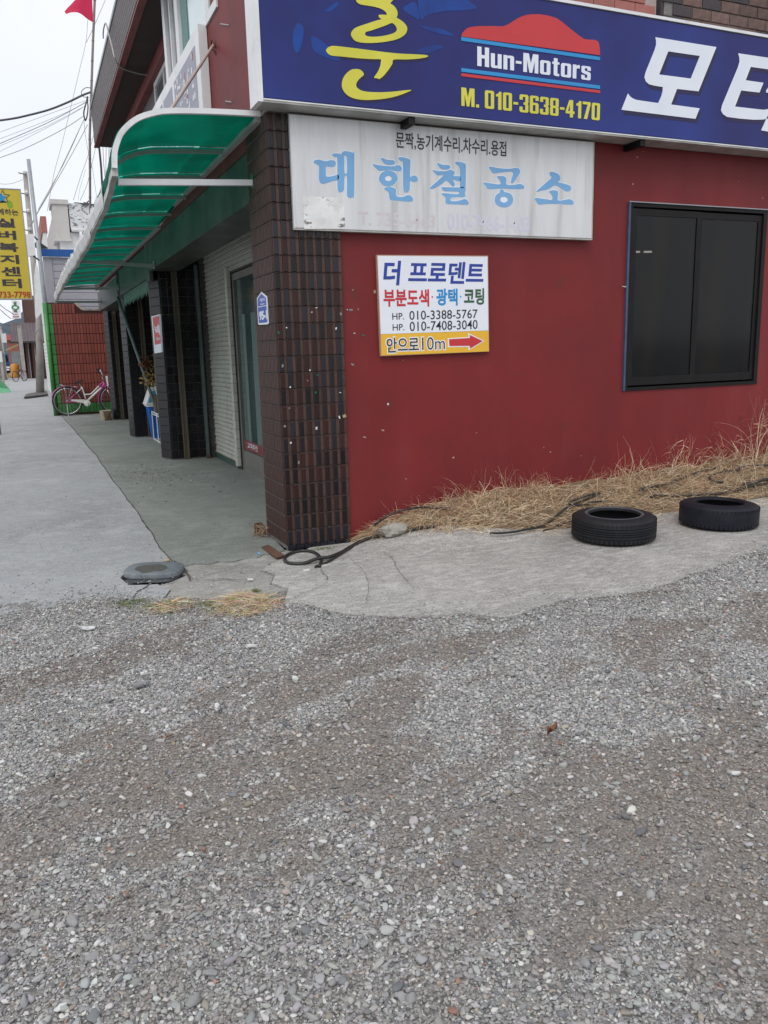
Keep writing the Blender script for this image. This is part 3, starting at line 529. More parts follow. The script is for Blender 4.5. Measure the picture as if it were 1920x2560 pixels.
W = MB(); W.box(2.6, 5.4, 1.9, 2.0, 0, 3.1); W.box(2.5, 2.6, .2, 2.0, 0, 3.1); W.box(5.4, 5.5, .2, 2.0, 0, 3.1); W.box(2.5, 5.5, .2, 2.0, 3.1, 3.15); W.box(2.5, 5.5, .2, 2.0, 0, .05)
W.build('inner_room', mat('dim_room_wall', (.03,.025,.02), (.02,.018,.016), 2, .9), bd)
# window in the red wall
wf = MB(); x0, x1, z0, z1 = 3.17, 4.80, 1.072, 2.672
wf.box(x0, x1, .010, .10, z0, z0+.03); wf.box(x0, x1, .010, .10, z1-.03, z1); wf.box(x0+.02, x0+.05, .012, .10, z0+.03, z1-.03); wf.box(x1-.045, x1, .012, .10, z0+.03, z1-.03)
win = wf.build('window', MT['framedark'], bd, label='black framed sliding window with tinted glass')
MB().box(x0-.002, x0+.018, .002, .10, z0+.001, z1-.001).build('edge_trim', MT['frameblue'], win)
MB().box(x0, x1, -.002, .02, z1+.001, z1+.009).build('drip_edge', MT['steel'], win)
for a, b, yy in ((x0+.052, x0+.82, .014), (x0+.80, x1-.047, .028)):
    m_ = MB(); m_.box(a, a+.045, yy, yy+.022, z0+.046, z1-.046); m_.box(b-.045, b, yy, yy+.022, z0+.046, z1-.046); m_.box(a+.045, b-.045, yy, yy+.022, z0+.046, z0+.12); m_.box(a+.045, b-.045, yy, yy+.022, z1-.10, z1-.046)
    m_.build('sash', MT['framedark'], win); MB().box(a+.046, b-.046, yy+.008, yy+.013, z0+.121, z1-.101).build('pane', MT['glassdark'], win)
MT['tube'] = bpy.data.materials.new('lit_tube'); MT['tube'].use_nodes = True; q = MT['tube'].node_tree.nodes['Principled BSDF']; q.inputs['Emission Color'].default_value = (1, .98, .9, 1); q.inputs['Emission Strength'].default_value = 1.6
for a, b in ([(4.341,2.437),(4.414,2.439)], [(4.477,2.440),(4.573,2.443)], [(5.651,2.437),(5.746,2.437)], [(5.798,2.438),(6.048,2.439)]):
    MB().tube([(a[0], 1.3, a[1]), (b[0], 1.3, b[1])], .010, 8).build('ceiling_tube', MT['tube'], win)
# corner pillar: core + tiles
core = MB().box(.008, .515, .010, .552, 0, 3.16).build('corner_pillar', MT['mortar'], bd, label='corner pillar clad in brown glazed tiles')
def tilemesh(mw, mh, ax='Y'):
    out = []
    for dm in ('tiledark', 'tilemaroon', 'tileblue'):
        t = MB(); t.bbox(.0010, mw-.0010, -.006, .012, .0032, mh-.0032, .002); nb = len(t.f); t.bbox(.004, mw*.60, -.0105, -.004, .006, mh-.006, .004); na = len(t.f)-nb
        me = bpy.data.meshes.new('tile'); me.from_pydata(t.v, [], t.f); me.materials.append(MT['tilebrown']); me.materials.append(MT[dm])
        for i, p in enumerate(me.polygons): p.material_index = 1 if i >= nb else 0
        out.append(me)
    return out
TM = tilemesh(.0645, .1185)
def inst(me, name, parent, loc, rot=(0, 0, 0), scl=None):
    o = bpy.data.objects.new(name, me); COL.objects.link(o); o.parent = parent; o.location = Vector(loc)-origin(parent); o.rotation_euler = rot
    if scl: o.scale = scl
    return o
for r_ in range(26):
    z = .039+.1185*r_; sh = 0
    for c_ in range(8):
        x = .001+c_*.0645
        if z > 2.36 and x > .16 and z < 3.02: continue
        k = random.random(); red = .25+.35*math.exp(-((z-.9)/.5)**2)
        me = TM[1] if k < red else (TM[2] if k > .62 and z > 1.2 or k > .85 else TM[0])
        if r_ < 1: me = TM[2]
        inst(me, 'tile', core, (x+random.uniform(-.0006, .0006), random.uniform(-.0012, .0012), z), (random.uniform(-.008, .008), 0, random.uniform(-.006, .006)))
for c_ in range(8): MB().bbox(.003+c_*.0645, .001+c_*.0645+.062, -.006, .012, .004, .037, .002).build('tile', MT['tileblue'], core)
t = MB(); t.bbox(-.006, .012, -.1835, -.0015, .002, .1165, .002, ax='X')
for k in range(5): t.bbox(-.0105, -.003, -.175+k*.036, -.175+k*.036+.017, .006, .112, .003, ax='X')
RM = bpy.data.meshes.new('ribbed_tile'); RM.from_pydata(t.v, [], t.f); RM.materials.append(MT['ribtile'])
for r_ in range(26):
    for c_ in range(3): inst(RM, 'ribbed_tile', core, (random.uniform(-.0012, .0012), .185*(c_+1), .039+.1185*r_), (0, 0, random.uniform(-.006, .006)))
# tape and paper remnants stuck on pillar and wall
scr = [('whitish', 'paper', (500,205), 14, 5), ('s', 'paper', (645,358), 9, 16), ('s', 'greentape', (222,388), 10, 16), ('s', 'paper', (280,352), 8, 8), ('s', 'greyscrap', (252,632), 10, 20), ('s', 'paper', (452,665), 8, 10), ('s', 'greentape', (508,700), 12, 9),
 ('s', 'greentape', (494,828), 12, 12), ('s', 'paper', (676,830), 12, 5), ('s', 'paper', (308,790), 10, 9), ('s', 'greyscrap', (302,945), 9, 10), ('s', 'tanscrap', (706,1003), 24, 22), ('s', 'paper', (670,1012), 9, 20), ('s', 'paper', (500,1092), 12, 18),
 ('s', 'greyscrap', (268,1078), 14, 14), ('s', 'paper', (312,1200), 12, 12), ('s', 'greyscrap', (680,252), 12, 18), ('s', 'paper', (466,238), 8, 8), ('s', 'greyscrap', (436,742), 8, 8), ('s', 'greyscrap', (370,1345), 12, 20),
 ('s', 'greyscrap', (766,220), 24, 13), ('s', 'paper', (740,218), 8, 6), ('s', 'greyscrap', (778,624), 20, 12), ('s', 'greentape', (858,408), 20, 9), ('s', 'paper', (792,392), 12, 6), ('s', 'paper', (1041,916), 12, 15), ('s', 'tanscrap', (942,85), 16, 20), ('s', 'tanscrap', (862,1160), 12, 6), ('s', 'tanscrap', (995,1108), 10, 7), ('s', 'tanscrap', (780,72), 8, 7), ('s', 'tanscrap', (820,215), 7, 10), ('s', 'tanscrap', (1152,592), 6, 6)]
SP = [(0.305,1.806),(0.453,1.655),(0.008,1.633),(0.069,1.666),(0.026,1.395),(0.234,1.356),(0.292,1.319),(0.271,1.191),(0.468,1.181),(0.076,1.238),(0.062,1.084),(0.495,1.002),(0.454,0.995),(0.266,0.923),(0.020,0.953),(0.060,0.827),(0.495,1.760),(0.268,1.775),(0.213,1.280),(0.114,0.674),(0.590,1.791),(0.561,1.793),(0.588,1.386),(0.685,1.602),(0.612,1.619),(0.877,1.072),(0.789,1.924),(0.664,0.827),(0.819,0.872),(0.610,1.936),(0.649,1.795),(1.015,1.406)]
for (a, m_, p, w_, h_), (x, z) in zip(scr, SP):
    ww, hh = w_/2.95*.0037/2, h_/2.95*.0037/2; a_ = random.uniform(-.35, .35); yy = -.0115 if x < .52 else .021
    pts = [(x+u*math.cos(a_)-v*math.sin(a_), z+u*math.sin(a_)+v*math.cos(a_)) for u, v in ((-ww, -hh*random.uniform(.7, 1)), (ww*.3, -hh), (ww, -hh*.6), (ww*random.uniform(.7, 1), hh), (-ww*.2, hh*.85), (-ww, hh*.8))]
    MB().prism(pts, PY(yy), 0, .0025).build('stuck_scrap', MT[m_], core if x < .52 else wall)
# small wall scars and hooks on the red wall
for (x, z) in [(3.312,3.090),(4.421,2.909),(4.731,2.778),(3.249,3.041),(3.213,2.823)]+[(0.674,0.824),(0.829,0.868),(1.453,0.605),(1.017,0.466),(2.341,0.625),(2.410,0.580),(2.741,0.522),(1.673,0.796)]:
    s_ = random.uniform(.003, .007); MB().bbox(x-s_, x+s_*1.4, .019, .024, z-s_, z+s_*.8, .0012).build('paint_chip', MT['tanscrap'], wall)
hk = [(3.098,1.973),(3.178,1.972)]
MB().tube([(hk[0][0], -.03, hk[0][1]), (hk[1][0], .015, hk[1][1]), (hk[1][0], .03, hk[1][1])], .004, 6).build('wire_hook', MT['paper'], wall)
# street-side pillars and their inner walls
def shade_tiles(parent, x0, y, cols, rows, single, skip=None, pw=.093):
    ms = []
    for k_ in range(2):
        t = MB(); t.bbox(.003, pw-.003, -.006, .010, .0035, .1155, .002); t.bbox(.006, pw*.5, -.009, -.004, .006, .112, .003)
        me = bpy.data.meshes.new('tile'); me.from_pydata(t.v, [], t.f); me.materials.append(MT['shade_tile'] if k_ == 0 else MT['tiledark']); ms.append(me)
    if single:
        for r_ in range(rows):
            for c_ in range(cols): inst(random.choice(ms[:1]*3+ms[1:]), 'tile', parent, (x0+c_*pw+(r_ % 2)*.0, y, .020+.119*r_))
    else:
        t = MB()
        for r_ in range(rows):
            for c_ in range(cols): t.bbox(x0+c_*pw+.002, x0+(c_+1)*pw-.002, y-.006, y+.01, .022+.119*r_, .022+.1145+.119*r_, .002)
        t.build('tiles', MT['shade_tile'], parent, kind='stuff')
def slant_tiles(parent, a, b, rows):
    dx, dy = b[0]-a[0], b[1]-a[1]; L_ = math.hypot(dx, dy); nx, ny = dy/L_, -dx/L_   # outward normal
    if nx > 0: nx, ny = -nx, -ny
    for r_ in range(rows):
        z = .022+.119*r_; t = MB()
        t.add([(a[0], a[1], z), (b[0], b[1], z), (b[0], b[1], z+.1145), (a[0], a[1], z+.1145)]+[(p[0]+nx*.008+dx/L_*s, p[1]+ny*.008+dy/L_*s, q_) for p, s, q_ in ((a, .003, z+.003), (b, -.003, z+.003), (b, -.003, z+.111), (a, .003, z+.111))],
              [(0, 1, 5, 4), (1, 2, 6, 5), (2, 3, 7, 6), (3, 0, 4, 7), (4, 5, 6, 7)])
        t.build('edge_tile', MT['shade_tile'], parent)
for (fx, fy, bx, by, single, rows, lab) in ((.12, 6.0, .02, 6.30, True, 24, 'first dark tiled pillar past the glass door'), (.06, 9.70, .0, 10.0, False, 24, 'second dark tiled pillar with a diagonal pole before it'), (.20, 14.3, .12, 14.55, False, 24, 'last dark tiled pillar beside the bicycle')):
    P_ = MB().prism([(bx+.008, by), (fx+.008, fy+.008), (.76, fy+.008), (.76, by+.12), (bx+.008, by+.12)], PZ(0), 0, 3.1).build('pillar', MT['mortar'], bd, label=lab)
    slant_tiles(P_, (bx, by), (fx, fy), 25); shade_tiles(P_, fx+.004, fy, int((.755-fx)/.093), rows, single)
    rl = MB(); rl.box(.285, .305, fy-.035, fy-.010, 0, 2.65); rl.box(.345, .365, fy-.035, fy-.010, 0, 2.65); rl.box(.305, .345, fy-.018, fy-.010, 0, 2.65); rl.build('shutter_rail', MT['rail'], P_)
gr = MB(); gr.box(.60, .645, 5.90, 5.96, 0, 2.7); gr.box(.612, .633, 5.885, 5.90, 0, 2.7); gr.build('guide_post', MT['greypipe'], bd)
MB().box(.595, .65, 5.88, 5.965, 0, .05).build('post_foot', MT['rust'], bd)
# lintels (shutter boxes) and red band above them
for (y0, y1, zb, z2_) in ((.556, 5.99, 2.62, 2.98), (6.32, 9.69, 2.55, 2.96), (10.13, 14.2, 2.50, 2.9)):
    L_ = MB(); L_.box(.004, .05, y0, y1, zb, z2_); L_.box(.05, .38, y0, y1, zb, zb+.015); L_.build('lintel', MT['lintel'], bd)
MB().box(-.002, .06, .556, 14.6, 2.985, 3.16).build('red_band', MT['redband'], bd)
MB().box(.0, .05, 6.0, 6.32, 2.5, 2.985).build('pillar_cap', MT['lintel'], bd)
# scalloped green valance in the second bay
v = MB(); pts = [(6.36, 2.56)]; yy = 6.36; k = 0
while yy < 9.6: pts += [(yy, 2.42-.02*(k % 2)), (yy+.09, 2.36-.015*(k % 3)), (yy+.17, 2.43)]; yy += .18; k += 1
pts += [(9.66, 2.42), (9.66, 2.56)]
v.prism(pts, PX(.06), 0, .006).build('valance', MT['valance'], bd)
MT['joint_dark'] = mat('dirty_joint', (.06,.06,.055), (.04,.04,.038), 20, .9)
# cream ornate tile wall round the glass door
ow = MB().box(.752, .76, 4.46, 5.992, .0, 3.1).box(.752, .76, .57, 4.459, 2.46, 3.1).build('ornate_wall', MT['joint_dark'], bd, label='cream scale-tile wall round the glass door')
t = MB(); pw, ph = .075, .060
def scale_tile(t, y, z):
    o8 = [(-.5, .5), (.5, .5), (.5, -.12), (.27, -.38), (0, -.5), (-.27, -.38), (-.5, -.12)]
    vs = [(0, y+u*pw*.96, z+v*ph*.97) for u, v in o8]+[(-.002-.020*(.5-v), y+u*pw*.80, z+v*ph*.84) for u, v in o8]
    n = 7; t.add(vs, [tuple(range(7, 14))]+[(i, (i+1) % n, n+(i+1) % n, n+i) for i in range(n)])
scale_tile(t, 0, 0); SM_ = bpy.data.meshes.new('ornate_tile'); SM_.from_pydata(t.v, [], t.f); SM_.materials.append(MT['ornate'])
big = MB(); cnt = 0
for r_ in range(51):
    z = .11+r_*ph
    for c_ in range(73):
        y = .60+c_*pw+(r_ % 2)*pw/2
        if y > 5.95 or z > 3.07: continue
        if y < 4.62 and z < 2.50: continue
        if y < 5.15 and z < 2.75 and cnt < 300 and y > 4.0: inst(SM_, 'ornate_tile', ow, (.752, y, z)); cnt += 1
        else: 
            t = MB(); scale_tile(t, y, z); big.add([(a+.752, b, c) for a, b, c in t.v], t.f)
big.build('ornate_tiles', MT['ornate'], ow, kind='stuff')
MB().box(.735, .751, 4.60, 5.99, 0, .075).build('kick_board', mat('dark_green_skirting', (.04,.08,.065), (.03,.06,.05), 5, .6), ow)
j = MB()
for k in range(21): j.bbox(.70, .7505, 4.47, 4.575, .05+.118*k, .05+.118*k+.114, .003, ax='Y')
j.build('jamb_tiles', MT['ornate'], ow, kind='stuff')
# glass door
dr = MB(); dr.box(.765, .80, 4.38, 4.455, 0, 2.45); dr.box(.765, .80, .58, 4.38, 2.37, 2.45); dr.box(.765, .82, .58, 4.38, 0, .07); dr.box(.768, .80, .58, 4.38, .07, .27); dr.box(.765, .80, 2.30, 2.36, .27, 2.37)
door = dr.build('glass_door', MT['doorframe'], bd, label='glass shop door with teal film and red strip')
MB().box(.785, .790, 2.361, 4.379, .271, 2.369).build('pane', MT['doorglass'], door); MB().box(.785, .790, .59, 2.299, .271, 2.369).build('pane', MT['doorglass'], door)
c_ = MB(); 
for a, b in ((3.45, 3.70), (3.98, 4.12)): c_.box(.780, .7845, a, b, .28, 1.95)
c_.build('curtain_strip', MT['curtain'], door)
MB().box(.778, .7835, 2.40, 4.36, .285, .405).build('red_strip', mat('wine_red_strip', (.20,.014,.025), (.17,.012,.02), 6, .4), door)
text('고객주인', PX(.778), 4.20, 3.72, .312, .385, MT['whitep'], door, .001, .01); text('업무', PX(.778), 3.42, 3.30, .345, .395, MT['whitep'], door, .001, .01); text('안내', PX(.778), 3.42, 3.30, .295, .34, MT['whitep'], door, .001, .01)
# upper storey
U = MB(); U.box(.002, .30, .335, 1.46, 3.16, 6.3); U.box(.002, .30, 1.46, 3.59, 3.16, 4.20)
U.build('upper_wall', MT['redside'], bd, label='red rendered upper column facing the street')
MB().box(.001, .30, .052, .334, 3.16, 6.3).build('corner_shade_strip', mat('maroon_sign_shade', (.05,.02,.022), (.035,.016,.018), 5, .7), bd)  # corner wall strip, the sign box's shade put into its dark maroon colour
U = MB(); U.box(.275, .5, 3.6, 10.2, 3.2, 5.15); U.box(.5, 3.3, 10.0, 10.2, 3.4, 5.15); U.build('upper_tile_wall', MT['fascia'], bd)
U = MB(); U.add([(-.24, .1, 5.15), (3.3, .1, 5.15), (3.3, 10.3, 5.15), (-.15, 10.3, 5.15), (-.24, .1, 5.17), (3.3, .1, 5.17), (3.3, 10.3, 5.17), (-.15, 10.3, 5.17)], [(0, 3, 2, 1), (4, 5, 6, 7), (0, 1, 5, 4), (1, 2, 6, 5), (2, 3, 7, 6), (3, 0, 4, 7)])
U.build('soffit', MT['soffit'], bd)
U = MB(); U.add([(-.235, .12, 5.172), (3.3, .12, 5.172), (3.3, 10.28, 5.172), (-.145, 10.28, 5.172), (-.235, .12, 5.75), (3.3, .12, 5.75), (3.3, 10.28, 5.75), (-.145, 10.28, 5.75)], [(0, 3, 2, 1), (4, 5, 6, 7), (0, 1, 5, 4), (1, 2, 6, 5), (2, 3, 7, 6), (3, 0, 4, 7)])
fas = U.build('parapet', MT['fascia'], bd)
t = MB()
for r_ in range(9):
    for c_ in range(60):
        y = .14+c_*.168; x = -.235+.09*(y-.12)/10.16
        if y+.165 < 10.28: t.bbox(x-.012, x, y, y+.160, 5.178+r_*.063, 5.178+r_*.063+.058, .003, ax='X')
t.build('parapet_tiles', MT['fascia'], fas, kind='stuff')
U = MB(); U.add([(-.262, .1, 5.752), (.1, .1, 5.752), (.1, 10.32, 5.752), (-.172, 10.32, 5.752), (-.262, .1, 5.80), (.1, .1, 5.80), (.1, 10.32, 5.80), (-.172, 10.32, 5.80)], [(0, 3, 2, 1), (4, 5, 6, 7), (0, 1, 5, 4), (1, 2, 6, 5), (2, 3, 7, 6), (3, 0, 4, 7)])
U.build('parapet_cap', MT['steel'], fas)
U = MB(); U.add([(-.25, .1, 5.125), (-.17, .1, 5.125), (-.08, 10.3, 5.125), (-.16, 10.3, 5.125), (-.25, .1, 5.1495), (-.17, .1, 5.1495), (-.08, 10.3, 5.1495), (-.16, 10.3, 5.1495)], [(0, 3, 2, 1), (4, 5, 6, 7), (0, 1, 5, 4), (1, 2, 6, 5), (2, 3, 7, 6), (3, 0, 4, 7)])
U.build('drip_band', MT['soffitred'], bd)
MB().box(.18, .274, 3.6, 10.2, 5.0, 5.1495).build('cornice_band', MT['soffitred'], bd)
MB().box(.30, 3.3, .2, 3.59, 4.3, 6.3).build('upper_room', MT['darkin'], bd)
uw = MB(); uw.box(-.012, .05, 1.20, 3.60, 4.20, 4.275); uw.box(-.012, .05, 3.47, 3.60, 4.276, 5.6); uw.box(-.012, .05, 2.78, 2.93, 4.276, 5.6); uw.box(-.012, .05, 1.47, 1.60, 4.276, 5.6); uw.box(-.012, .05, 3.18, 3.22, 4.276, 5.6)
up1 = uw.build('upper_window', MT['alu'], bd, label='white framed upper window over the street sign')
MB().box(.02, .028, 1.605, 2.775, 4.28, 5.6).build('pane', MT['upglass'], up1); MB().box(.02, .028, 2.935, 3.465, 4.28, 5.6).build('pane', MT['upglassg'], up1)
MB().box(.012, .018, 2.46, 2.74, 4.28, 5.6).build('curtain', mat('sea_green_curtain', (.16,.27,.26), (.12,.22,.21), 8, .7, stretch=(1,8,.3)), up1)
uw = MB(); uw.box(.24, .27, 4.3, 5.95, 4.25, 4.31); uw.box(.24, .27, 5.88, 5.95, 4.31, 4.99); uw.box(.24, .27, 4.3, 5.88, 4.93, 4.99); uw.box(.24, .27, 5.15, 5.22, 4.31, 4.93)
up2 = uw.build('side_window', MT['alu'], bd, label='small white framed window under the eave'); MB().box(.255, .262, 4.3, 5.87, 4.312, 4.928).build('pane', MT['upglassg'], up2)
# marks on the red upper column
for a, b in ([(1.119,4.049),(0.871,3.957)], [(1.115,3.482),(0.925,3.425)]):
    MB().tube([(-.004, a[0], a[1]), (-.004, b[0], b[1])], .0045, 6).build('wall_scar', MT['cord'], bd)
# brickwork above the blue sign
bw = MB().box(1.70, 3.385, .010, .05, 3.9, 4.8).build('salmon_brick_wall', MT['mortarlight'], bd, label='salmon brick strip above the blue sign')
t = MB(); t.bbox(.003, .205, -.006, .012, .003, .090, .003); bm1 = bpy.data.meshes.new('brick'); bm1.from_pydata(t.v, [], t.f); bm1.materials.append(MT['brickred'])
for r_ in range(9):
    for c_ in range(9):
        x = 1.70-.104*(r_ % 2)+c_*.208
        if x < 1.70 or x+.208 > 3.387: continue
        inst(bm1, 'brick', bw, (x, .0, 3.93+r_*.0935), (random.uniform(-.01, .01), 0, 0))
bw = MB().box(3.42, 6.4, -.045, .05, 4.04, 5.0).build('brown_brick_wall', MT['mortar'], bd, label='brown brick panel at the top right')
MB().box(3.39, 3.46, -.040, .05, 4.03, 5.0).build('end_trim', MT['brickdark'], bw)
ms = []
for k_ in ('brickbrown', 'brickdark'):
    t = MB(); t.bbox(.004, .206, -.008, .012, .004, .086, .004); me = bpy.data.meshes.new('brick'); me.from_pydata(t.v, [], t.f); me.materials.append(MT[k_]); ms.append(me)
for r_ in range(10):
    for c_ in range(14):
        x = 3.40+(.105 if r_ % 2 else 0)+c_*.210
        inst(ms[1] if c_ == 0 or random.random() < .12 else ms[0], 'brick', bw, (x, -.05+random.uniform(-.002, .002), 4.05+r_*.0905), (random.uniform(-.012, .012), 0, random.uniform(-.01, .01)))
# ================================================================== AWNING
aw = empty('awning', (0, .1, 3.0), 'long curved green translucent awning with white frame along the street side', 'awning')
PR = [(-.018, 3.125), (-.35, 3.113), (-.64, 3.092), (-.755, 3.068), (-.853, 3.03), (-.921, 2.98), (-.968, 2.925), (-1.0, 2.86), (-1.018, 2.80), (-1.026, 2.71)]
fy_ = [0, .4, .8, 1.9, 3.35, 5.0, 7.6, 11, 14]; fs_ = [1.0, .985, .965, .948, .93, .938, .957, .94, .915]
zy = [0, 1, 3, 4.6, 14]; zo = [0, -.005, -.05, -.095, -.10]
def aprof(y, grow=0.):
    s = float(np.interp(y, fy_, fs_)); dz = float(np.interp(y, zy, zo)); wob = .006*math.sin(y*3.1)+.004*math.sin(y*7.7)
    return [(x*s-grow*(1 if i > 3 else 0)-(wob if i > 5 else 0), y, z+dz*(1-.55*max(0, i-2)/7)+grow*(1 if i < 7 else .2)) for i, (x, z) in enumerate(PR)]
ribs = [.1]+[1.13+.915*k for k in range(14)]; ribs[-1] = 13.5
for a, b in zip(ribs[:-1], ribs[1:]):
    t = MB(); n = 6; vs = []
    for k in range(n+1):
        y = a+.018+(b-a-.036)*k/n
        for p in aprof(y, .014+.004*math.sin(math.pi*k/n)): vs.append(p)
        
    for k in range(n+1):
        y = a+.018+(b-a-.036)*k/n
        for p in aprof(y, .019+.004*math.sin(math.pi*k/n)): vs.append(p)
    m_ = len(PR); fs = []; o2 = (n+1)*m_
    for k in range(n):
        for q in range(m_-1):
            i0 = k*m_+q; fs += [(i0, i0+1, i0+m_+1, i0+m_), (o2+i0, o2+i0+m_, o2+i0+m_+1, o2+i0+1)]
    t.add(vs, fs).build('panel', MT['awning'], aw, smooth=True)
def sqtube(path, r, r2):      # rectangular tube following a path lying in a plane of constant y
    t = MB(); vs = []; n = len(path)
    for i, p in enumerate(path):
        a = Vector(path[max(i-1, 0)]); b = Vector(path[min(i+1, n-1)]); d = (b-a).normalized(); nn = Vector((-d.z, 0, d.x)); P = Vector(p)
        for s1, s2 in ((-1, -1), (1, -1), (1, 1), (-1, 1)): q = P+nn*(r*s1)+Vector((0, r2*s2, 0)); vs.append(tuple(q))
    fs = []
    for i in range(n-1):
        for k in range(4): fs.append((i*4+k, i*4+(k+1) % 4, (i+1)*4+(k+1) % 4, (i+1)*4+k))
    fs += [(3, 2, 1, 0), tuple((n-1)*4+k for k in range(4))]
    return t.add(vs, fs)
def dense(y): return [tuple(p) for p in smooth_path(aprof(y), 4)]
sqtube(dense(.085), .017, .017).build('end_frame', MT['alu'], aw)
for y in ribs[1:]: sqtube([(x+.016 if i > 5 else x, yy, z-.018) for i, (x, yy, z) in enumerate(aprof(y))], .013, .015).build('rib', MT['alugrey'], aw)
t = MB(); pth = [aprof(y)[-1] for y in np.arange(.1, 13.6, .25)]; vs = []
for x, y, z in pth: vs += [(x-.018, y, z-.045), (x+.022, y, z-.045), (x+.022, y, z+.005), (x-.018, y, z+.005)]
n = len(pth); fs = [(0, 1, 2, 3), (4*n-1, 4*n-2, 4*n-3, 4*n-4)]+[(i*4+k, (i+1)*4+k, (i+1)*4+(k+1) % 4, i*4+(k+1) % 4) for i in range(n-1) for k in range(4)]
t.add(vs, fs).build('front_bar', MT['aludirty'], aw)
t = MB(); vs = []; pth = np.arange(1.2, 12.5, .08)
for y in pth:
    x, _, z = aprof(y)[-1]; k = min(1, (y-1.2)/2)*min(1, (12.6-y)/3); f1 = .008*math.sin(y*11)+.006*math.sin(y*29); vs += [(x-.022+f1*.2, y, z-.03), (x-.030-.01*k+f1*.6, y, z+.05+.02*k+f1), (x-.024, y, z+.10+.03*k+f1*2)]
n = len(pth); t.add(vs, [(3*i+q, 3*i+q+3, 3*i+q+4, 3*i+q+1) for i in range(n-1) for q in (0, 1)])
t.build('clear_drip_film', mat('milky_film', (.62,.63,.64), (.42,.43,.44), 10, .4, stretch=(1,3,1)), aw)
wb = MB(); wb.box(-.05, -.006, .1, 4.7, 3.075, 3.105); wb.box(-.05, -.006, 4.7, 13.5, 3.0, 3.03); wb.build('wall_bar', MT['alugrey'], aw)
for (y0_, x0_, z0_, y1_, z1_, c_) in ((.30, -.985, 2.665, .42, 2.735, 'alu'), (5.3, -.93, 2.66, 5.5, 2.64, 'alugrey'), (9.75, -.93, 2.66, 9.82, 2.68, 'alugrey'), (13.45, -.90, 2.66, 13.45, 2.66, 'alugrey')):
    t = MB(); A = Vector((x0_, y0_, z0_)); Bv = Vector((-.003, y1_, z1_)); vs = []
    for p in (A, Bv):
        for dy, dz in ((-.018, -.02), (.018, -.02), (.018, .02), (-.018, .02)): vs.append((p.x, p.y+dy, p.z+dz))
    br = t.add(vs, [(3, 2, 1, 0), (4, 5, 6, 7)]+[(k, (k+1) % 4, 4+(k+1) % 4, 4+k) for k in range(4)]).build('brace', MT[c_], aw)
    MB().box(-.012, -.002, y1_-.03, y1_+.03, z1_-.04, z1_+.06).build('bracket', MT['greentape'] if c_ == 'alu' else MT['alugrey'], br)
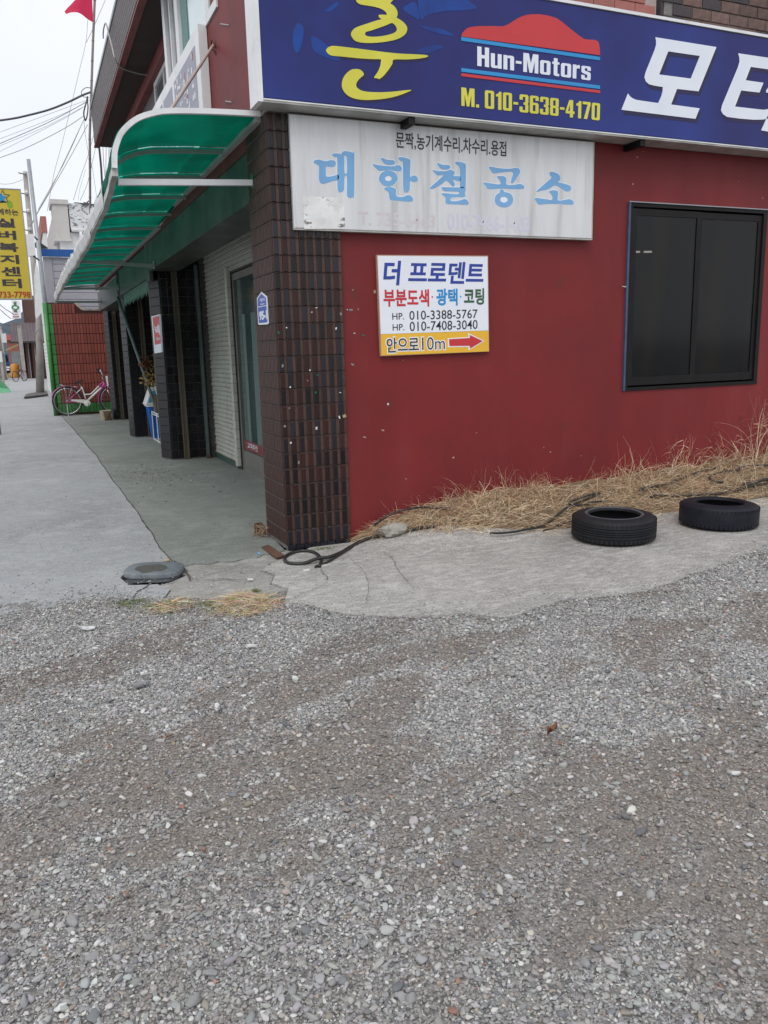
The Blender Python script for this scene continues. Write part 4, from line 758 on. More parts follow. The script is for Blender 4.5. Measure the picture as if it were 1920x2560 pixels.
# ================================================================== SIGNS ON THE SIDE WALL
def blocktext(body, fn, u0, u1, v0, v1, m_, parent, gap=.17):      # heavy condensed sign-writer's letters
    a = .13; s_ = .35
    def rr(x0, x1, y0, y1, c): return [(x0+c, y0), (x1-c, y0), (x1, y0+c), (x1, y1-c), (x1-c, y1), (x0+c, y1), (x0, y1-c), (x0, y0+c)]
    G = {'0': (1, [[rr(0, 1, 0, 2, a), rr(s_, 1-s_, .27, 1.73, .05)]]), 'o': (.98, [[rr(0, .98, 0, 1.5, a), rr(s_, .98-s_, .25, 1.25, .05)]]),
     '3': (1, [[[(0,2-a),(a,2),(1-a,2),(1,2-a),(1,1.12),(.9,1.0),(1,.88),(1,a),(1-a,0),(a,0),(0,a),(0,.62),(s_,.62),(s_,.26),(1-s_,.26),(1-s_,.86),(.46,.86),(.46,1.14),(1-s_,1.14),(1-s_,1.74),(s_,1.74),(s_,1.4),(0,1.4)]]]),
     '6': (1, [[[(a,0),(1-a,0),(1,a),(1,1.08),(1-a,1.22),(s_,1.22),(s_,1.74),(1-s_,1.74),(1-s_,1.45),(1,1.45),(1,2-a),(1-a,2),(a,2),(0,2-a),(0,a)], rr(s_, 1-s_, .26, .96, .04)]]),
     '8': (1, [[[(a,0),(1-a,0),(1,a),(1,.9),(.92,1.0),(1,1.1),(1,2-a),(1-a,2),(a,2),(0,2-a),(0,1.1),(.08,1.0),(0,.9),(0,a)], rr(s_, 1-s_, .25, .87, .04), rr(s_, 1-s_, 1.13, 1.75, .04)]]),
     '4': (1.04, [[[(.5,0),(.86,0),(.86,.42),(1.04,.42),(1.04,.72),(.86,.72),(.86,2),(.42,2),(0,.74),(0,.42),(.5,.42)], [(.5,.72),(.5,1.5),(.26,.72)]]]),
     '1': (.64, [[[(.28,0),(.64,0),(.64,2),(.38,2),(.3,1.8),(.05,1.68),(.05,1.42),(.28,1.48)]]]), '7': (.95, [[[(.18,0),(.56,0),(.95,1.7),(.95,2),(0,2),(0,1.7),(.60,1.7)]]]),
     '-': (.52, [[[(0,.78),(.52,.78),(.52,1.06),(0,1.06)]]]), '.': (.32, [[[(0,0),(.32,0),(.32,.34),(0,.34)]]]), ' ': (.30, []),
     'M': (1.4, [[[(0,0),(0,2),(.50,2),(.70,.95),(.90,2),(1.4,2),(1.4,0),(1.06,0),(1.06,1.3),(.83,0),(.57,0),(.34,1.3),(.34,0)]]]),
     'H': (1.04, [[[(0,0),(.37,0),(.37,.84),(.67,.84),(.67,0),(1.04,0),(1.04,2),(.67,2),(.67,1.18),(.37,1.18),(.37,2),(0,2)]]]),
     'u': (.96, [[[(0,1.5),(.35,1.5),(.35,.28),(.61,.28),(.61,1.5),(.96,1.5),(.96,0),(.61,0),(.61,.1),(.5,0),(.12,0),(0,.13)]]]), 'n': (.96, [[[(0,0),(.35,0),(.35,1.22),(.61,1.22),(.61,0),(.96,0),(.96,1.37),(.84,1.5),(.46,1.5),(.35,1.4),(.35,1.5),(0,1.5)]]]),
     't': (.68, [[[(.15,1.9),(.5,1.9),(.5,1.5),(.68,1.5),(.68,1.26),(.5,1.26),(.5,.26),(.68,.26),(.68,0),(.27,0),(.15,.12),(.15,1.26),(0,1.26),(0,1.5),(.15,1.5)]]]), 'r': (.68, [[[(0,0),(.35,0),(.35,1.02),(.45,1.14),(.68,1.14),(.68,1.5),(.5,1.5),(.35,1.36),(.35,1.5),(0,1.5)]]]),
     's': (.92, [[[(0,.1),(.1,0),(.82,0),(.92,.1),(.92,.72),(.82,.86),(.33,1.0),(.33,1.27),(.59,1.27),(.59,1.04),(.92,1.04),(.92,1.4),(.82,1.5),(.1,1.5),(0,1.4),(0,.84),(.1,.72),(.59,.56),(.59,.23),(.33,.23),(.33,.5),(0,.5)]]])}
    W_ = sum(G[c][0]+gap for c in body)-gap; k = (u1-u0)/W_; kv = (v1-v0)/2; x = 0
    for c in body:
        w_, gl = G[c]
        if gl: shape('letter', [[[(u0+(x+p)*k, v0+q*kv) for p, q in lp] for lp in grp] for grp in gl], fn, .003, m_, parent)
        x += w_+gap
bs = empty('shop_sign', (3, -.1, 3.12), 'large dark blue light-box sign with white Korean letters, red car logo and phone number', 'sign')
SX0, SX1, SZ0, SZ1 = -.11, 6.4, 3.125, 4.052
MB().box(SX0+.03, SX1-.03, -.197, -.02, SZ0+.03, SZ1-.03).build('face_panel', MT['navy'], bs)
f_ = MB(); f_.box(SX0, SX0+.036, -.206, .0, SZ0, SZ1); f_.build('side_frame', MT['alu'], bs)
f_ = MB(); f_.box(SX0+.037, SX1, -.206, .0, SZ0, SZ0+.022); f_.build('bottom_frame', MT['aludirty'], bs); MB().box(SX0+.037, SX1, -.206, .0, SZ1-.022, SZ1).build('top_frame', MT['alu'], bs)
MB().box(SX0+.037, SX1, -.212, -.2065, SZ0+.012, SZ0+.020).build('edge_line', MT['alu'], bs)
FS = PY(-.1975)
for pl in [
    [(0.966,3.814),(1.013,3.854),(1.067,3.866),(1.094,3.768),(1.047,3.776)], [(1.085,3.878),(1.103,3.928),(1.302,3.984),(1.550,3.909),(1.487,3.876),(1.301,3.845),(1.155,3.800),(1.106,3.764)], [(1.094,3.729),(1.238,3.726),(1.336,3.708),(1.355,3.688),(1.226,3.695),(1.129,3.709)],
    [(1.067,3.554),(1.139,3.597),(1.225,3.616),(1.286,3.606),(1.224,3.581),(1.163,3.553)], [(0.193,3.634),(0.229,3.602),(0.208,3.497),(0.173,3.447),(0.150,3.500),(0.159,3.584)], [(0.390,3.732),(0.446,3.776),(0.479,3.794),(0.473,3.770),(0.422,3.732)], [(0.285,3.562),(0.339,3.549),(0.434,3.494),(0.487,3.434),(0.388,3.442),(0.292,3.479)]]:
    shape('background_print', [[pl]], FS, .0008, MT['blueprint'], bs, smooth=True)
H1 = [(0.606,3.865),(0.613,3.826),(0.620,3.813),(0.646,3.803),(0.689,3.802),(0.753,3.801),(0.802,3.794),(0.831,3.780),(0.840,3.763),(0.812,3.760),(0.784,3.756),(0.778,3.747),(0.786,3.736),(0.799,3.730),(0.761,3.717),(0.685,3.687),(0.614,3.658),(0.584,3.637),(0.569,3.612),(0.574,3.593),(0.595,3.572),(0.633,3.565),(0.686,3.567),(0.746,3.575),(0.823,3.590),(0.901,3.612),(0.952,3.636),(0.984,3.663),(0.995,3.690),(0.990,3.710),(0.966,3.732),(0.932,3.748),(0.916,3.754),(0.923,3.775),(0.920,3.798),(0.906,3.817),(0.888,3.830),(0.870,3.838),(0.885,3.857),(0.919,3.893),(0.909,3.914),(0.755,3.871),(0.691,3.872)]
H1h = [(0.874,3.715),(0.826,3.693),(0.771,3.670),(0.716,3.648),(0.683,3.637),(0.672,3.623),(0.682,3.612),(0.715,3.610),(0.769,3.617),(0.824,3.630),(0.880,3.649),(0.908,3.666),(0.915,3.683),(0.906,3.700),(0.890,3.712)]
H2 = [(0.435,3.521),(0.409,3.513),(0.390,3.500),(0.384,3.484),(0.399,3.467),(0.427,3.459),(0.496,3.461),(0.602,3.463),(0.710,3.468),(0.784,3.474),(0.786,3.456),(0.782,3.433),(0.763,3.394),(0.733,3.353),(0.753,3.350),(0.774,3.348),(0.806,3.372),(0.846,3.416),(0.875,3.456),(0.887,3.483),(0.988,3.495),(1.074,3.509),(1.137,3.524),(1.156,3.535),(1.137,3.540),(1.046,3.535),(0.933,3.527),(0.822,3.524),(0.712,3.524),(0.604,3.524),(0.498,3.523)]
H3 = [(0.589,3.392),(0.562,3.385),(0.529,3.361),(0.501,3.326),(0.489,3.284),(0.496,3.252),(0.524,3.223),(0.566,3.206),(0.626,3.200),(0.691,3.204),(0.785,3.218),(0.870,3.238),(0.944,3.263),(0.995,3.285),(1.019,3.298),(0.984,3.295),(0.927,3.284),(0.843,3.270),(0.759,3.260),(0.682,3.256),(0.633,3.260),(0.604,3.274),(0.595,3.291),(0.605,3.315),(0.630,3.341),(0.653,3.359),(0.653,3.373),(0.637,3.388),(0.616,3.394)]
shape('brush_letter', [[H1, H1h], [H2], [H3]], PY(-.1982), .003, MT['yellowp'], bs, smooth=True, label='yellow brush letter')
M1 = [(3.203,3.894),(3.853,3.894),(3.682,3.537),(3.450,3.534),(3.394,3.410),(3.703,3.407),(3.662,3.322),(2.887,3.327),(2.947,3.453),(2.967,3.434),(2.990,3.423),(3.028,3.414),(3.079,3.412),(3.259,3.409),(3.290,3.467),(3.300,3.503),(3.302,3.534),(3.214,3.536),(3.157,3.541),(3.124,3.558),(3.108,3.587),(3.116,3.622),(3.201,3.800),(3.215,3.842),(3.211,3.875)]
M1h = [(3.341,3.805),(3.679,3.807),(3.592,3.626),(3.257,3.624)]
M2 = [(4.099,3.873),(4.600,3.877),(4.565,3.786),(4.251,3.783),(4.202,3.673),(4.409,3.673),(4.370,3.591),(4.157,3.588),(4.097,3.455),(4.420,3.457),(4.464,3.463),(4.528,3.483),(4.514,3.396),(4.428,3.378),(4.320,3.368),(4.160,3.364),(4.012,3.366),(3.964,3.384),(3.941,3.411),(3.948,3.448),(4.105,3.764),(4.120,3.809),(4.114,3.844)]
M3 = [(4.419,3.289),(4.569,3.284),(4.912,3.892),(4.754,3.894),(4.632,3.663),(4.488,3.664),(4.445,3.609),(4.451,3.598),(4.594,3.599),(4.471,3.389)]
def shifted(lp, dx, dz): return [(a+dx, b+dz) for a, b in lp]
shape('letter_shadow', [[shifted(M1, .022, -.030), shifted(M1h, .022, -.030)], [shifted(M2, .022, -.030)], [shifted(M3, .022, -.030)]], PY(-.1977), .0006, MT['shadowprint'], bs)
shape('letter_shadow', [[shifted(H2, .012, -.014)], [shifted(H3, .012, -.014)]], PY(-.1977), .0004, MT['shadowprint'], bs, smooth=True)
shape('letter', [[M1, M1h]], PY(-.1984), .003, MT['whitep'], bs, label='white letter'); shape('letter', [[M2], [M3]], PY(-.1984), .003, MT['whitep'], bs)
CARL = [(1.427,3.694),(1.434,3.714),(1.454,3.737),(1.480,3.756),(1.510,3.766),(1.557,3.777),(1.607,3.783),(1.671,3.792),(1.774,3.802),(1.815,3.817),(1.849,3.838),(1.898,3.868),(1.939,3.889),(1.988,3.906),(2.030,3.915),(2.101,3.923),(2.155,3.924),(2.209,3.920),(2.249,3.915),(2.297,3.898),(2.345,3.873),(2.427,3.834),(2.469,3.815),(2.507,3.801),(2.553,3.802),(2.606,3.806),(2.629,3.802),(2.645,3.793),(2.657,3.760),(2.663,3.703)]
shape('car_logo', [[CARL]], PY(-.198), .003, MT['redp'], bs, label='red car silhouette')
zz = [(1.427,3.687),(2.663,3.695),(1.427,3.663),(2.664,3.669),(1.426,3.482),(2.670,3.488),(1.425,3.455),(2.671,3.465),(1.425,3.447),(2.672,3.453),(1.425,3.426),(2.672,3.433)]
for i, m_ in ((0, 'cyanp'), (4, 'cyanp'), (8, 'redp')):
    MB().box(zz[i][0], zz[i+1][0], -.201, -.198, (zz[i+2][1]+zz[i+3][1])/2, (zz[i][1]+zz[i+1][1])/2).build('stripe', MT[m_], bs)
tx = [(1.560,3.651),(2.577,3.637),(1.559,3.512),(2.581,3.514),(1.425,3.353),(2.675,3.357),(1.424,3.226),(2.679,3.234)]
blocktext('Hun-Motors', PY(-.198), tx[0][0], tx[1][0], (tx[2][1]+tx[3][1])/2, (tx[0][1]+tx[1][1])/2, MT['whitep'], bs)
blocktext('M. 010-3638-4170', PY(-.198), tx[4][0], tx[5][0], (tx[6][1]+tx[7][1])/2, (tx[4][1]+tx[5][1])/2, MT['yellowp'], bs)
for x in (1.0, 3.1, 5.2): MB().box(x, x+.05, -.19, .019, SZ0-.05, SZ0-.002).build('bracket', MT['framedark'], bs)
# steel-sheet sign
ss = empty('metal_sign', (1.45, -.03, 2.35), 'weathered brushed steel sign with pale blue Korean letters under the blue sign', 'sign')
MB().bbox(.152, 2.748, -.045, .008, 2.354, 3.112, .006).build('sheet', MT['silver'], ss)
e_ = MB(); e_.box(.150, 2.750, -.040, .018, 2.345, 2.3535); e_.box(2.7485, 2.756, -.040, .018, 2.345, 3.112); e_.build('folded_edge', MT['aludirty'], ss)
C3 = '@'
def ell(cx, cz, rx, rz, n=28): return [(cx+rx*math.cos(2*math.pi*i/n), cz+rz*math.sin(2*math.pi*i/n)) for i in range(n)]
def ring(c, a, b, a2, b2): return [ell(c[0], c[1], a, b), ell(c[0], c[1], a2, b2)]
L1 = [[[(0.315,2.806),(0.330,2.819),(0.357,2.824),(0.388,2.818),(0.413,2.817),(0.444,2.826),(0.472,2.825),(0.484,2.809),(0.474,2.788),(0.448,2.781),(0.410,2.781),(0.406,2.747),(0.408,2.715),(0.452,2.719),(0.498,2.731),(0.497,2.699),(0.444,2.683),(0.403,2.669),(0.375,2.664),(0.357,2.675),(0.351,2.700),(0.354,2.744),(0.353,2.785),(0.335,2.792)]],
      [[(0.457,2.865),(0.483,2.874),(0.521,2.872),(0.549,2.858),(0.547,2.752),(0.568,2.752),(0.569,2.851),(0.555,2.864),(0.532,2.876),(0.547,2.892),(0.585,2.893),(0.619,2.886),(0.628,2.877),(0.618,2.608),(0.602,2.584),(0.585,2.577),(0.568,2.586),(0.561,2.605),(0.566,2.720),(0.547,2.719),(0.541,2.638),(0.527,2.620),(0.510,2.612),(0.495,2.621),(0.490,2.646),(0.496,2.835),(0.476,2.850)]]]
L2 = [[[(0.836,2.863),(0.854,2.866),(0.887,2.857),(0.933,2.857),(0.949,2.847),(0.946,2.830),(0.926,2.824),(0.886,2.823),(0.863,2.830),(0.847,2.846)]],
      [[(0.773,2.819),(0.794,2.817),(0.833,2.814),(0.886,2.813),(0.939,2.815),(0.966,2.825),(0.992,2.821),(1.005,2.804),(0.995,2.788),(0.964,2.782),(0.911,2.789),(0.872,2.784),(0.825,2.778),(0.800,2.789),(0.781,2.805)]],
      [[(0.817,2.724),(0.835,2.759),(0.868,2.779),(0.895,2.784),(0.925,2.781),(0.957,2.763),(0.970,2.733),(0.952,2.701),(0.922,2.680),(0.892,2.673),(0.859,2.676),(0.830,2.695)], [(0.865,2.727),(0.874,2.740),(0.894,2.747),(0.914,2.742),(0.921,2.730),(0.913,2.716),(0.893,2.710),(0.873,2.714)]],
      [[(0.975,2.872),(0.994,2.882),(1.034,2.880),(1.067,2.871),(1.076,2.857),(1.071,2.751),(1.092,2.759),(1.119,2.758),(1.136,2.740),(1.129,2.721),(1.105,2.715),(1.072,2.719),(1.066,2.664),(1.052,2.643),(1.033,2.636),(1.018,2.647),(1.012,2.673),(1.014,2.839),(0.996,2.855)]],
      [[(0.856,2.653),(0.872,2.666),(0.908,2.669),(0.942,2.663),(0.955,2.650),(0.951,2.624),(0.960,2.607),(0.994,2.603),(1.021,2.609),(1.048,2.620),(1.075,2.615),(1.092,2.596),(1.085,2.578),(1.040,2.573),(0.973,2.576),(0.913,2.577),(0.900,2.592),(0.894,2.627),(0.881,2.640)]]]
L3 = [[[(1.298,2.855),(1.312,2.860),(1.343,2.850),(1.384,2.852),(1.408,2.847),(1.406,2.829),(1.383,2.819),(1.343,2.818),(1.323,2.826),(1.311,2.840)]],
      [[(1.261,2.807),(1.311,2.803),(1.375,2.807),(1.407,2.817),(1.436,2.813),(1.449,2.797),(1.438,2.776),(1.493,2.775),(1.495,2.742),(1.456,2.746),(1.431,2.752),(1.449,2.720),(1.439,2.700),(1.419,2.708),(1.378,2.739),(1.334,2.710),(1.269,2.677),(1.237,2.675),(1.239,2.685),(1.278,2.714),(1.326,2.753),(1.355,2.777),(1.302,2.774),(1.279,2.788)]],
      [[(1.453,2.876),(1.473,2.880),(1.514,2.877),(1.542,2.867),(1.546,2.847),(1.544,2.725),(1.537,2.702),(1.496,2.699),(1.495,2.817),(1.481,2.850),(1.461,2.862)]],
      [[(1.336,2.688),(1.374,2.692),(1.455,2.694),(1.529,2.701),(1.545,2.692),(1.537,2.656),(1.541,2.639),(1.520,2.628),(1.422,2.620),(1.413,2.595),(1.454,2.594),(1.504,2.605),(1.528,2.613),(1.553,2.609),(1.570,2.589),(1.557,2.574),(1.470,2.572),(1.380,2.572),(1.368,2.587),(1.366,2.620),(1.337,2.636),(1.341,2.646),(1.381,2.648),(1.455,2.645),(1.483,2.650),(1.483,2.663),(1.430,2.664),(1.357,2.664)]]]
L4 = [[[(1.751,2.859),(1.780,2.861),(1.848,2.855),(1.934,2.856),(1.986,2.866),(2.021,2.865),(2.037,2.842),(2.021,2.813),(1.978,2.758),(1.952,2.754),(1.956,2.781),(1.969,2.834),(1.891,2.830),(1.797,2.815),(1.772,2.830)]],
      [[(1.704,2.743),(1.763,2.740),(1.849,2.737),(1.853,2.762),(1.823,2.791),(1.848,2.798),(1.891,2.797),(1.910,2.779),(1.909,2.740),(1.978,2.740),(2.031,2.750),(2.066,2.741),(2.075,2.728),(2.062,2.715),(1.979,2.709),(1.849,2.706),(1.746,2.697),(1.721,2.720)]],
      [[(1.804,2.622),(1.815,2.655),(1.849,2.679),(1.854,2.698),(1.879,2.699),(1.892,2.683),(1.935,2.677),(1.963,2.659),(1.973,2.630),(1.962,2.599),(1.927,2.575),(1.888,2.568),(1.849,2.573),(1.815,2.591)], [(1.852,2.624),(1.862,2.640),(1.888,2.649),(1.914,2.642),(1.924,2.628),(1.914,2.611),(1.888,2.603),(1.862,2.609)]]]
L5 = [[[(2.314,2.852),(2.341,2.858),(2.396,2.845),(2.419,2.821),(2.415,2.799),(2.397,2.784),(2.443,2.775),(2.508,2.764),(2.527,2.740),(2.509,2.719),(2.472,2.719),(2.417,2.742),(2.366,2.757),(2.307,2.725),(2.244,2.711),(2.200,2.699),(2.197,2.709),(2.244,2.744),(2.306,2.790),(2.333,2.816),(2.319,2.833)]],
      [[(2.175,2.651),(2.227,2.650),(2.291,2.646),(2.341,2.644),(2.343,2.677),(2.312,2.704),(2.335,2.717),(2.380,2.717),(2.399,2.705),(2.398,2.645),(2.455,2.648),(2.511,2.658),(2.544,2.646),(2.554,2.628),(2.531,2.616),(2.428,2.616),(2.318,2.614),(2.219,2.604),(2.192,2.623)]]]
def grow(lp, g):
    n = len(lp); out = []; A = sum(lp[i][0]*lp[(i+1) % n][1]-lp[(i+1) % n][0]*lp[i][1] for i in range(n)); s = 1 if A > 0 else -1
    for i in range(n):
        a, b = lp[i-1], lp[(i+1) % n]; dx, dz = b[0]-a[0], b[1]-a[1]; l = math.hypot(dx, dz) or 1; out.append((lp[i][0]+s*dz/l*g, lp[i][1]-s*dx/l*g))
    return out
for q, LL in enumerate((L1, L2, L3, L4, L5)):
    shape('letter', LL, PY(-.0462), .0015, MT['letblue'], ss, smooth=True)
    for k, gg in enumerate(LL): shape('letter_halo', [[grow(gg[0], .006)]], PY(-.0452-.0001*k), .0001, MT['halo'], ss, smooth=True)
bt = [(0.961,3.052),(1.908,3.059),(0.958,2.933),(1.909,2.943)]
text('문짝,농기계수리.차수리.용접', PY(-.0455), bt[0][0], bt[1][0], (bt[2][1]+bt[3][1])/2, (bt[0][1]+bt[1][1])/2, MT['black'], ss, .001, .014)
ft = [(0.647,2.490),(1.278,2.508),(0.644,2.392),(1.277,2.409),(1.383,2.528),(2.134,2.542),(1.381,2.385),(2.136,2.401)]
text('T. 735-6463', PY(-.0455), ft[0][0], ft[1][0], ft[2][1], ft[0][1], MT['faint'], ss, .0006, .02); text('010-7466-1403', PY(-.0455), ft[4][0], ft[5][0], ft[6][1], ft[4][1]-.02, MT['faintv'], ss, .0006, .02)
pt = [(0.228,2.572),(0.540,2.575),(0.537,2.362),(0.224,2.352)]
shape('peeling_sticker', [[pt]], PY(-.0456), .0012, MT['sticker'], ss)
# white board sign
ws = empty('notice_board', (1.29, 0, 1.45), 'white notice board with coloured Korean text and red arrow on amber band', 'sign')
bc = [(0.800,2.190),(1.766,2.203),(1.776,1.453),(0.812,1.442)]
shape('edge', [[bc]], PY(.016), .026, MT['boardedge'], ws)
bi = [(0.806,2.182),(1.758,2.195),(1.767,1.622),(0.816,1.608)]
shape('board', [[bi]], PY(-.0105), .002, MT['board'], ws)
bi = [(0.817,1.606),(1.767,1.620),(1.771,1.456),(0.817,1.447)]
shape('amber_band', [[bi]], PY(-.0105), .002, MT['bandy'], ws)
def bx(p, q): return p[0], q[0], q[1], p[1]
def wt(body, pq, m_, bold=.02, y=-.0128, tilt=.03, sp=1., halo=False, shear=0):
    (a, b), (c, d) = pq
    text(body, PY(y), a, c, d, b, MT[m_], ws, .0012, bold, tilt=tilt, spacing=sp, shear=shear)
    if halo: g_ = .009; text(body, PY(-.0126), a-g_, c+g_, d-g_, b+g_, MT['board'], ws, .0003, bold+.05, tilt=tilt, spacing=sp)
wt('더', [(0.847,2.150),(0.999,1.970)], 'bluel', .03, tilt=0, shear=.12); wt('프로덴트', [(1.055,2.151),(1.720,1.985)], 'bluel', .026, tilt=0, shear=.12)
wt('부분도색', [(0.845,1.942),(1.233,1.812)], 'redp', .03, tilt=0); wt('·', [(1.254,1.891),(1.267,1.878)], 'redp', .0, tilt=0)
wt('광택', [(1.296,1.948),(1.485,1.819)], 'cyanp', .03, tilt=0); wt('·', [(1.506,1.894),(1.519,1.881)], 'cyanp', .0, tilt=0); wt('코팅', [(1.543,1.953),(1.727,1.824)], 'greenl', .03, tilt=0)
for b_, pq in (('HP.', [(0.915,1.764),(1.014,1.714)]), ('010-3388-5767', [(1.060,1.780),(1.666,1.711)]), ('HP.', [(0.916,1.681),(1.015,1.632)]), ('010-7408-3040', [(1.061,1.698),(1.666,1.626)])):
    wt(b_, pq, 'black', .004, tilt=.015)
wt('안으로', [(0.861,1.580),(1.138,1.468)], 'black', .012, tilt=.01, halo=True); wt('10m', [(1.166,1.578),(1.367,1.480)], 'black', -.004, tilt=.01, halo=True)
ar = [(1.404,1.559),(1.594,1.566),(1.592,1.590),(1.714,1.539),(1.595,1.482),(1.592,1.504),(1.408,1.506)]; ar2 = [(1.394,1.566),(1.582,1.573),(1.579,1.605),(1.730,1.539),(1.582,1.468),(1.580,1.496),(1.395,1.497)]
shape('arrow_edge', [[ar2]], PY(-.0126), .0006, MT['board'], ws); shape('arrow', [[ar]], PY(-.0132), .0012, MT['redp'], ws, label='red arrow pointing right')
# house number plate on the pillar's street face
hp = empty('house_number_plate', (-.012, .3, 1.6), 'small blue enamel house number plate on the corner pillar reading 95-1', 'house number')
pp = [(0.312,1.940),(0.171,1.898),(0.158,1.705),(0.179,1.698),(0.423,1.703),(0.448,1.712),(0.445,1.901)]; pi_ = [(0.312,1.928),(0.194,1.892),(0.185,1.839),(0.428,1.839),(0.416,1.896)]; pj_ = [(0.427,1.832),(0.186,1.832),(0.182,1.714),(0.420,1.716)]
shape('plate', [[pp]], PX(-.010), .006, MT['whitep'], hp); shape('upper_field', [[pi_]], PX(-.0165), .001, MT['blueplate'], hp); shape('number_field', [[pj_]], PX(-.0165), .001, MT['blueplate'], hp)
tq = [(0.347,1.894),(0.213,1.869),(0.341,1.858),(0.224,1.846),(0.393,1.802),(0.176,1.733)]
text('버던로', PX(-.0178), tq[0][0], tq[1][0], tq[1][1], tq[0][1], MT['whitep'], hp, .0008, .01); text('Beodeon-ro', PX(-.0178), tq[2][0], tq[3][0], tq[3][1], tq[2][1], MT['whitep'], hp, .0008)
text('95-1', PX(-.0178), tq[4][0], tq[5][0], tq[5][1], tq[4][1], MT['whitep'], hp, .0008, .05)
# red vertical sign on the first street pillar
rs = empty('small_wall_sign', (-.03, 6.3, 1.9), 'narrow red and white sign hanging on the first street pillar', 'sign')
ra = [(5.960,2.015),(5.221,2.009),(5.296,1.527),(5.941,1.514)]; rb = [(5.832,1.993),(5.255,1.992),(5.299,1.639),(5.817,1.629)]
shape('plate', [[ra]], PX(-.005), .02, MT['whitep'], rs); shape('red_field', [[rb]], PX(-.0255), .002, MT['redp'], rs)
tq = [(5.706,1.882),(5.288,1.753),(5.641,1.726),(5.361,1.681),(5.472,1.968),(5.296,1.940)]
text('넥', PX(-.028), tq[0][0], tq[1][0], tq[1][1], tq[0][1], MT['whitep'], rs, .001, .03); text('안내', PX(-.028), tq[2][0], tq[3][0], tq[3][1], tq[2][1], MT['whitep'], rs, .001, .01)
# upper white box sign facing the street
us = empty('box_sign', (0, 3.2, 3.3), 'white framed box sign with grey field fixed to the upper wall above the awning', 'sign')
MB().box(-.075, -.003, 1.63, 5.6, 3.3, 4.215).build('case', MT['alu'], us)
MB().box(-.080, -.0755, 1.80, 2.85, 3.36, 4.10).build('grey_field', MT['greysign'], us); MB().box(-.080, -.0755, 2.98, 3.5, 3.36, 4.10).build('grey_field', MT['greysign'], us); MB().box(-.080, -.0755, 3.6, 4.4, 3.36, 4.10).build('pale_field', MT['greysign'], us)
for i in range(120):
    y = random.uniform(1.86, 2.8) if i < 80 else random.uniform(3.02, 4.3); z = 3.42+.055*random.randint(0, 11)+random.uniform(-.01, .01); l_ = random.uniform(.02, .07)
    MB().box(-.083, -.0802, y, y+l_*random.uniform(.3, 1), z, z+random.uniform(.015, .07)).build('worn_lettering', MT['alu'] if i % 30 else MT['redp'], us)
# stay rod
A_ = (1.405,3.989)
rd = empty('stay_rod', (-.003, A_[0], A_[1]), 'thin pale stay rod slanting from the red upper wall down to the awning', 'rod')
B_ = (-0.634,0.106)
MB().tube([(-.003, A_[0], A_[1]), (B_[0], B_[1], 3.10)], .012, 8).build('rod', mat('pale_rod', (.46,.39,.37), (.38,.32,.30), 8, .5), rd); MB().tube([(0.0, A_[0]-.05, A_[1]-.03), (-.02, A_[0]-.01, A_[1]+.035), (-.02, A_[0]+.02, A_[1]-.01), (0, A_[0]-.05, A_[1]-.09)], .006, 6).build('hook', MT['rust'], rd)
# ================================================================== YARD OBJECTS
def tyre(cx, cy, Rr, w_, lab, worn, tiltx, tilty, z0):
    t = empty('tyre', (cx, cy, z0), lab, 'tyre', 'old tyres lying on the forecourt'); t.rotation_euler = (tiltx, tilty, .4)
    ri = Rr*.60; hw = w_/2
    prof = [(ri, .022), (ri+.004, .006), (ri+.02, .0), (Rr*.80, .004), (Rr-.022, .014), (Rr-.008, .030), (Rr-.002, .045)]
    if worn: prof += [(Rr, hw*.6), (Rr, hw*1.0), (Rr, hw*1.4)]
    else:
        for g_ in (.30, .42, .5, .58, .70):
            z = w_*g_; prof += [(Rr+.001, z-.006), (Rr+.001, z-.003), (Rr-.006, z-.002), (Rr-.006, z+.002), (Rr+.001, z+.003)]
    prof += [(Rr-.002, w_-.045), (Rr-.008, w_-.030), (Rr-.022, w_-.014), (Rr*.80, w_-.004), (ri+.02, w_), (ri+.004, w_-.006), (ri, w_-.022)]
    inner = [(ri, w_-.022), (ri+.03, w_-.030), (Rr-.035, w_-.04), (Rr-.02, hw), (Rr-.035, .04), (ri+.03, .030), (ri, .022)]
    m_ = MT['rubberb'] if worn else MT['rubber']
    mb = MB(); mb.lathe(prof, (cx, cy, z0), 72); mb.build('tread', m_, t, auto=50)
    mb = MB(); mb.lathe(inner, (cx, cy, z0), 72); mb.build('inner_liner', MT['rubber'], t, smooth=True)
    mb = MB(); mb.lathe([(ri+.003, w_-.012), (ri+.012, w_-.001), (ri+.022, w_+.003), (ri+.030, w_-.001)], (cx, cy, z0), 72); mb.build('bead', MT['rim'] if not worn else m_, t, smooth=True)
    mb = MB()
    for k in range(56):
        a = k/56*2*math.pi
        for zz in ((w_-.040, .9), (.040, .9)):
            p = Vector((math.cos(a), math.sin(a), 0)); s_ = Vector((-p.y, p.x, 0)); c_ = Vector((cx, cy, z0+zz[0]))+p*(Rr-.008)
            vs = [tuple(c_+s_*u+Vector((0, 0, v))+p*q_) for q_ in (0, .008) for u, v in ((-.011, -.012), (.011, -.012), (.011, .012), (-.011, .012))]
            mb.add(vs, [(4, 5, 6, 7), (0, 1, 5, 4), (1, 2, 6, 5), (2, 3, 7, 6), (3, 0, 4, 7)])
    mb.build('shoulder_lugs', m_, t, kind='stuff')
    return t
tyre(2.36, -.90, .318, .20, 'black car tyre with grooved tread and grey bead, nearer the pillar', False, R(1.0), R(-1.0), .008)
tyre(3.40, -.94, .308, .20, 'worn smooth bluish black tyre farther right, by the straw', True, R(1.0), R(.8), .002)
t = MB(); p_ = [(2.463,-0.537),(2.553,-0.591),(2.441,-0.739),(2.399,-0.659)]
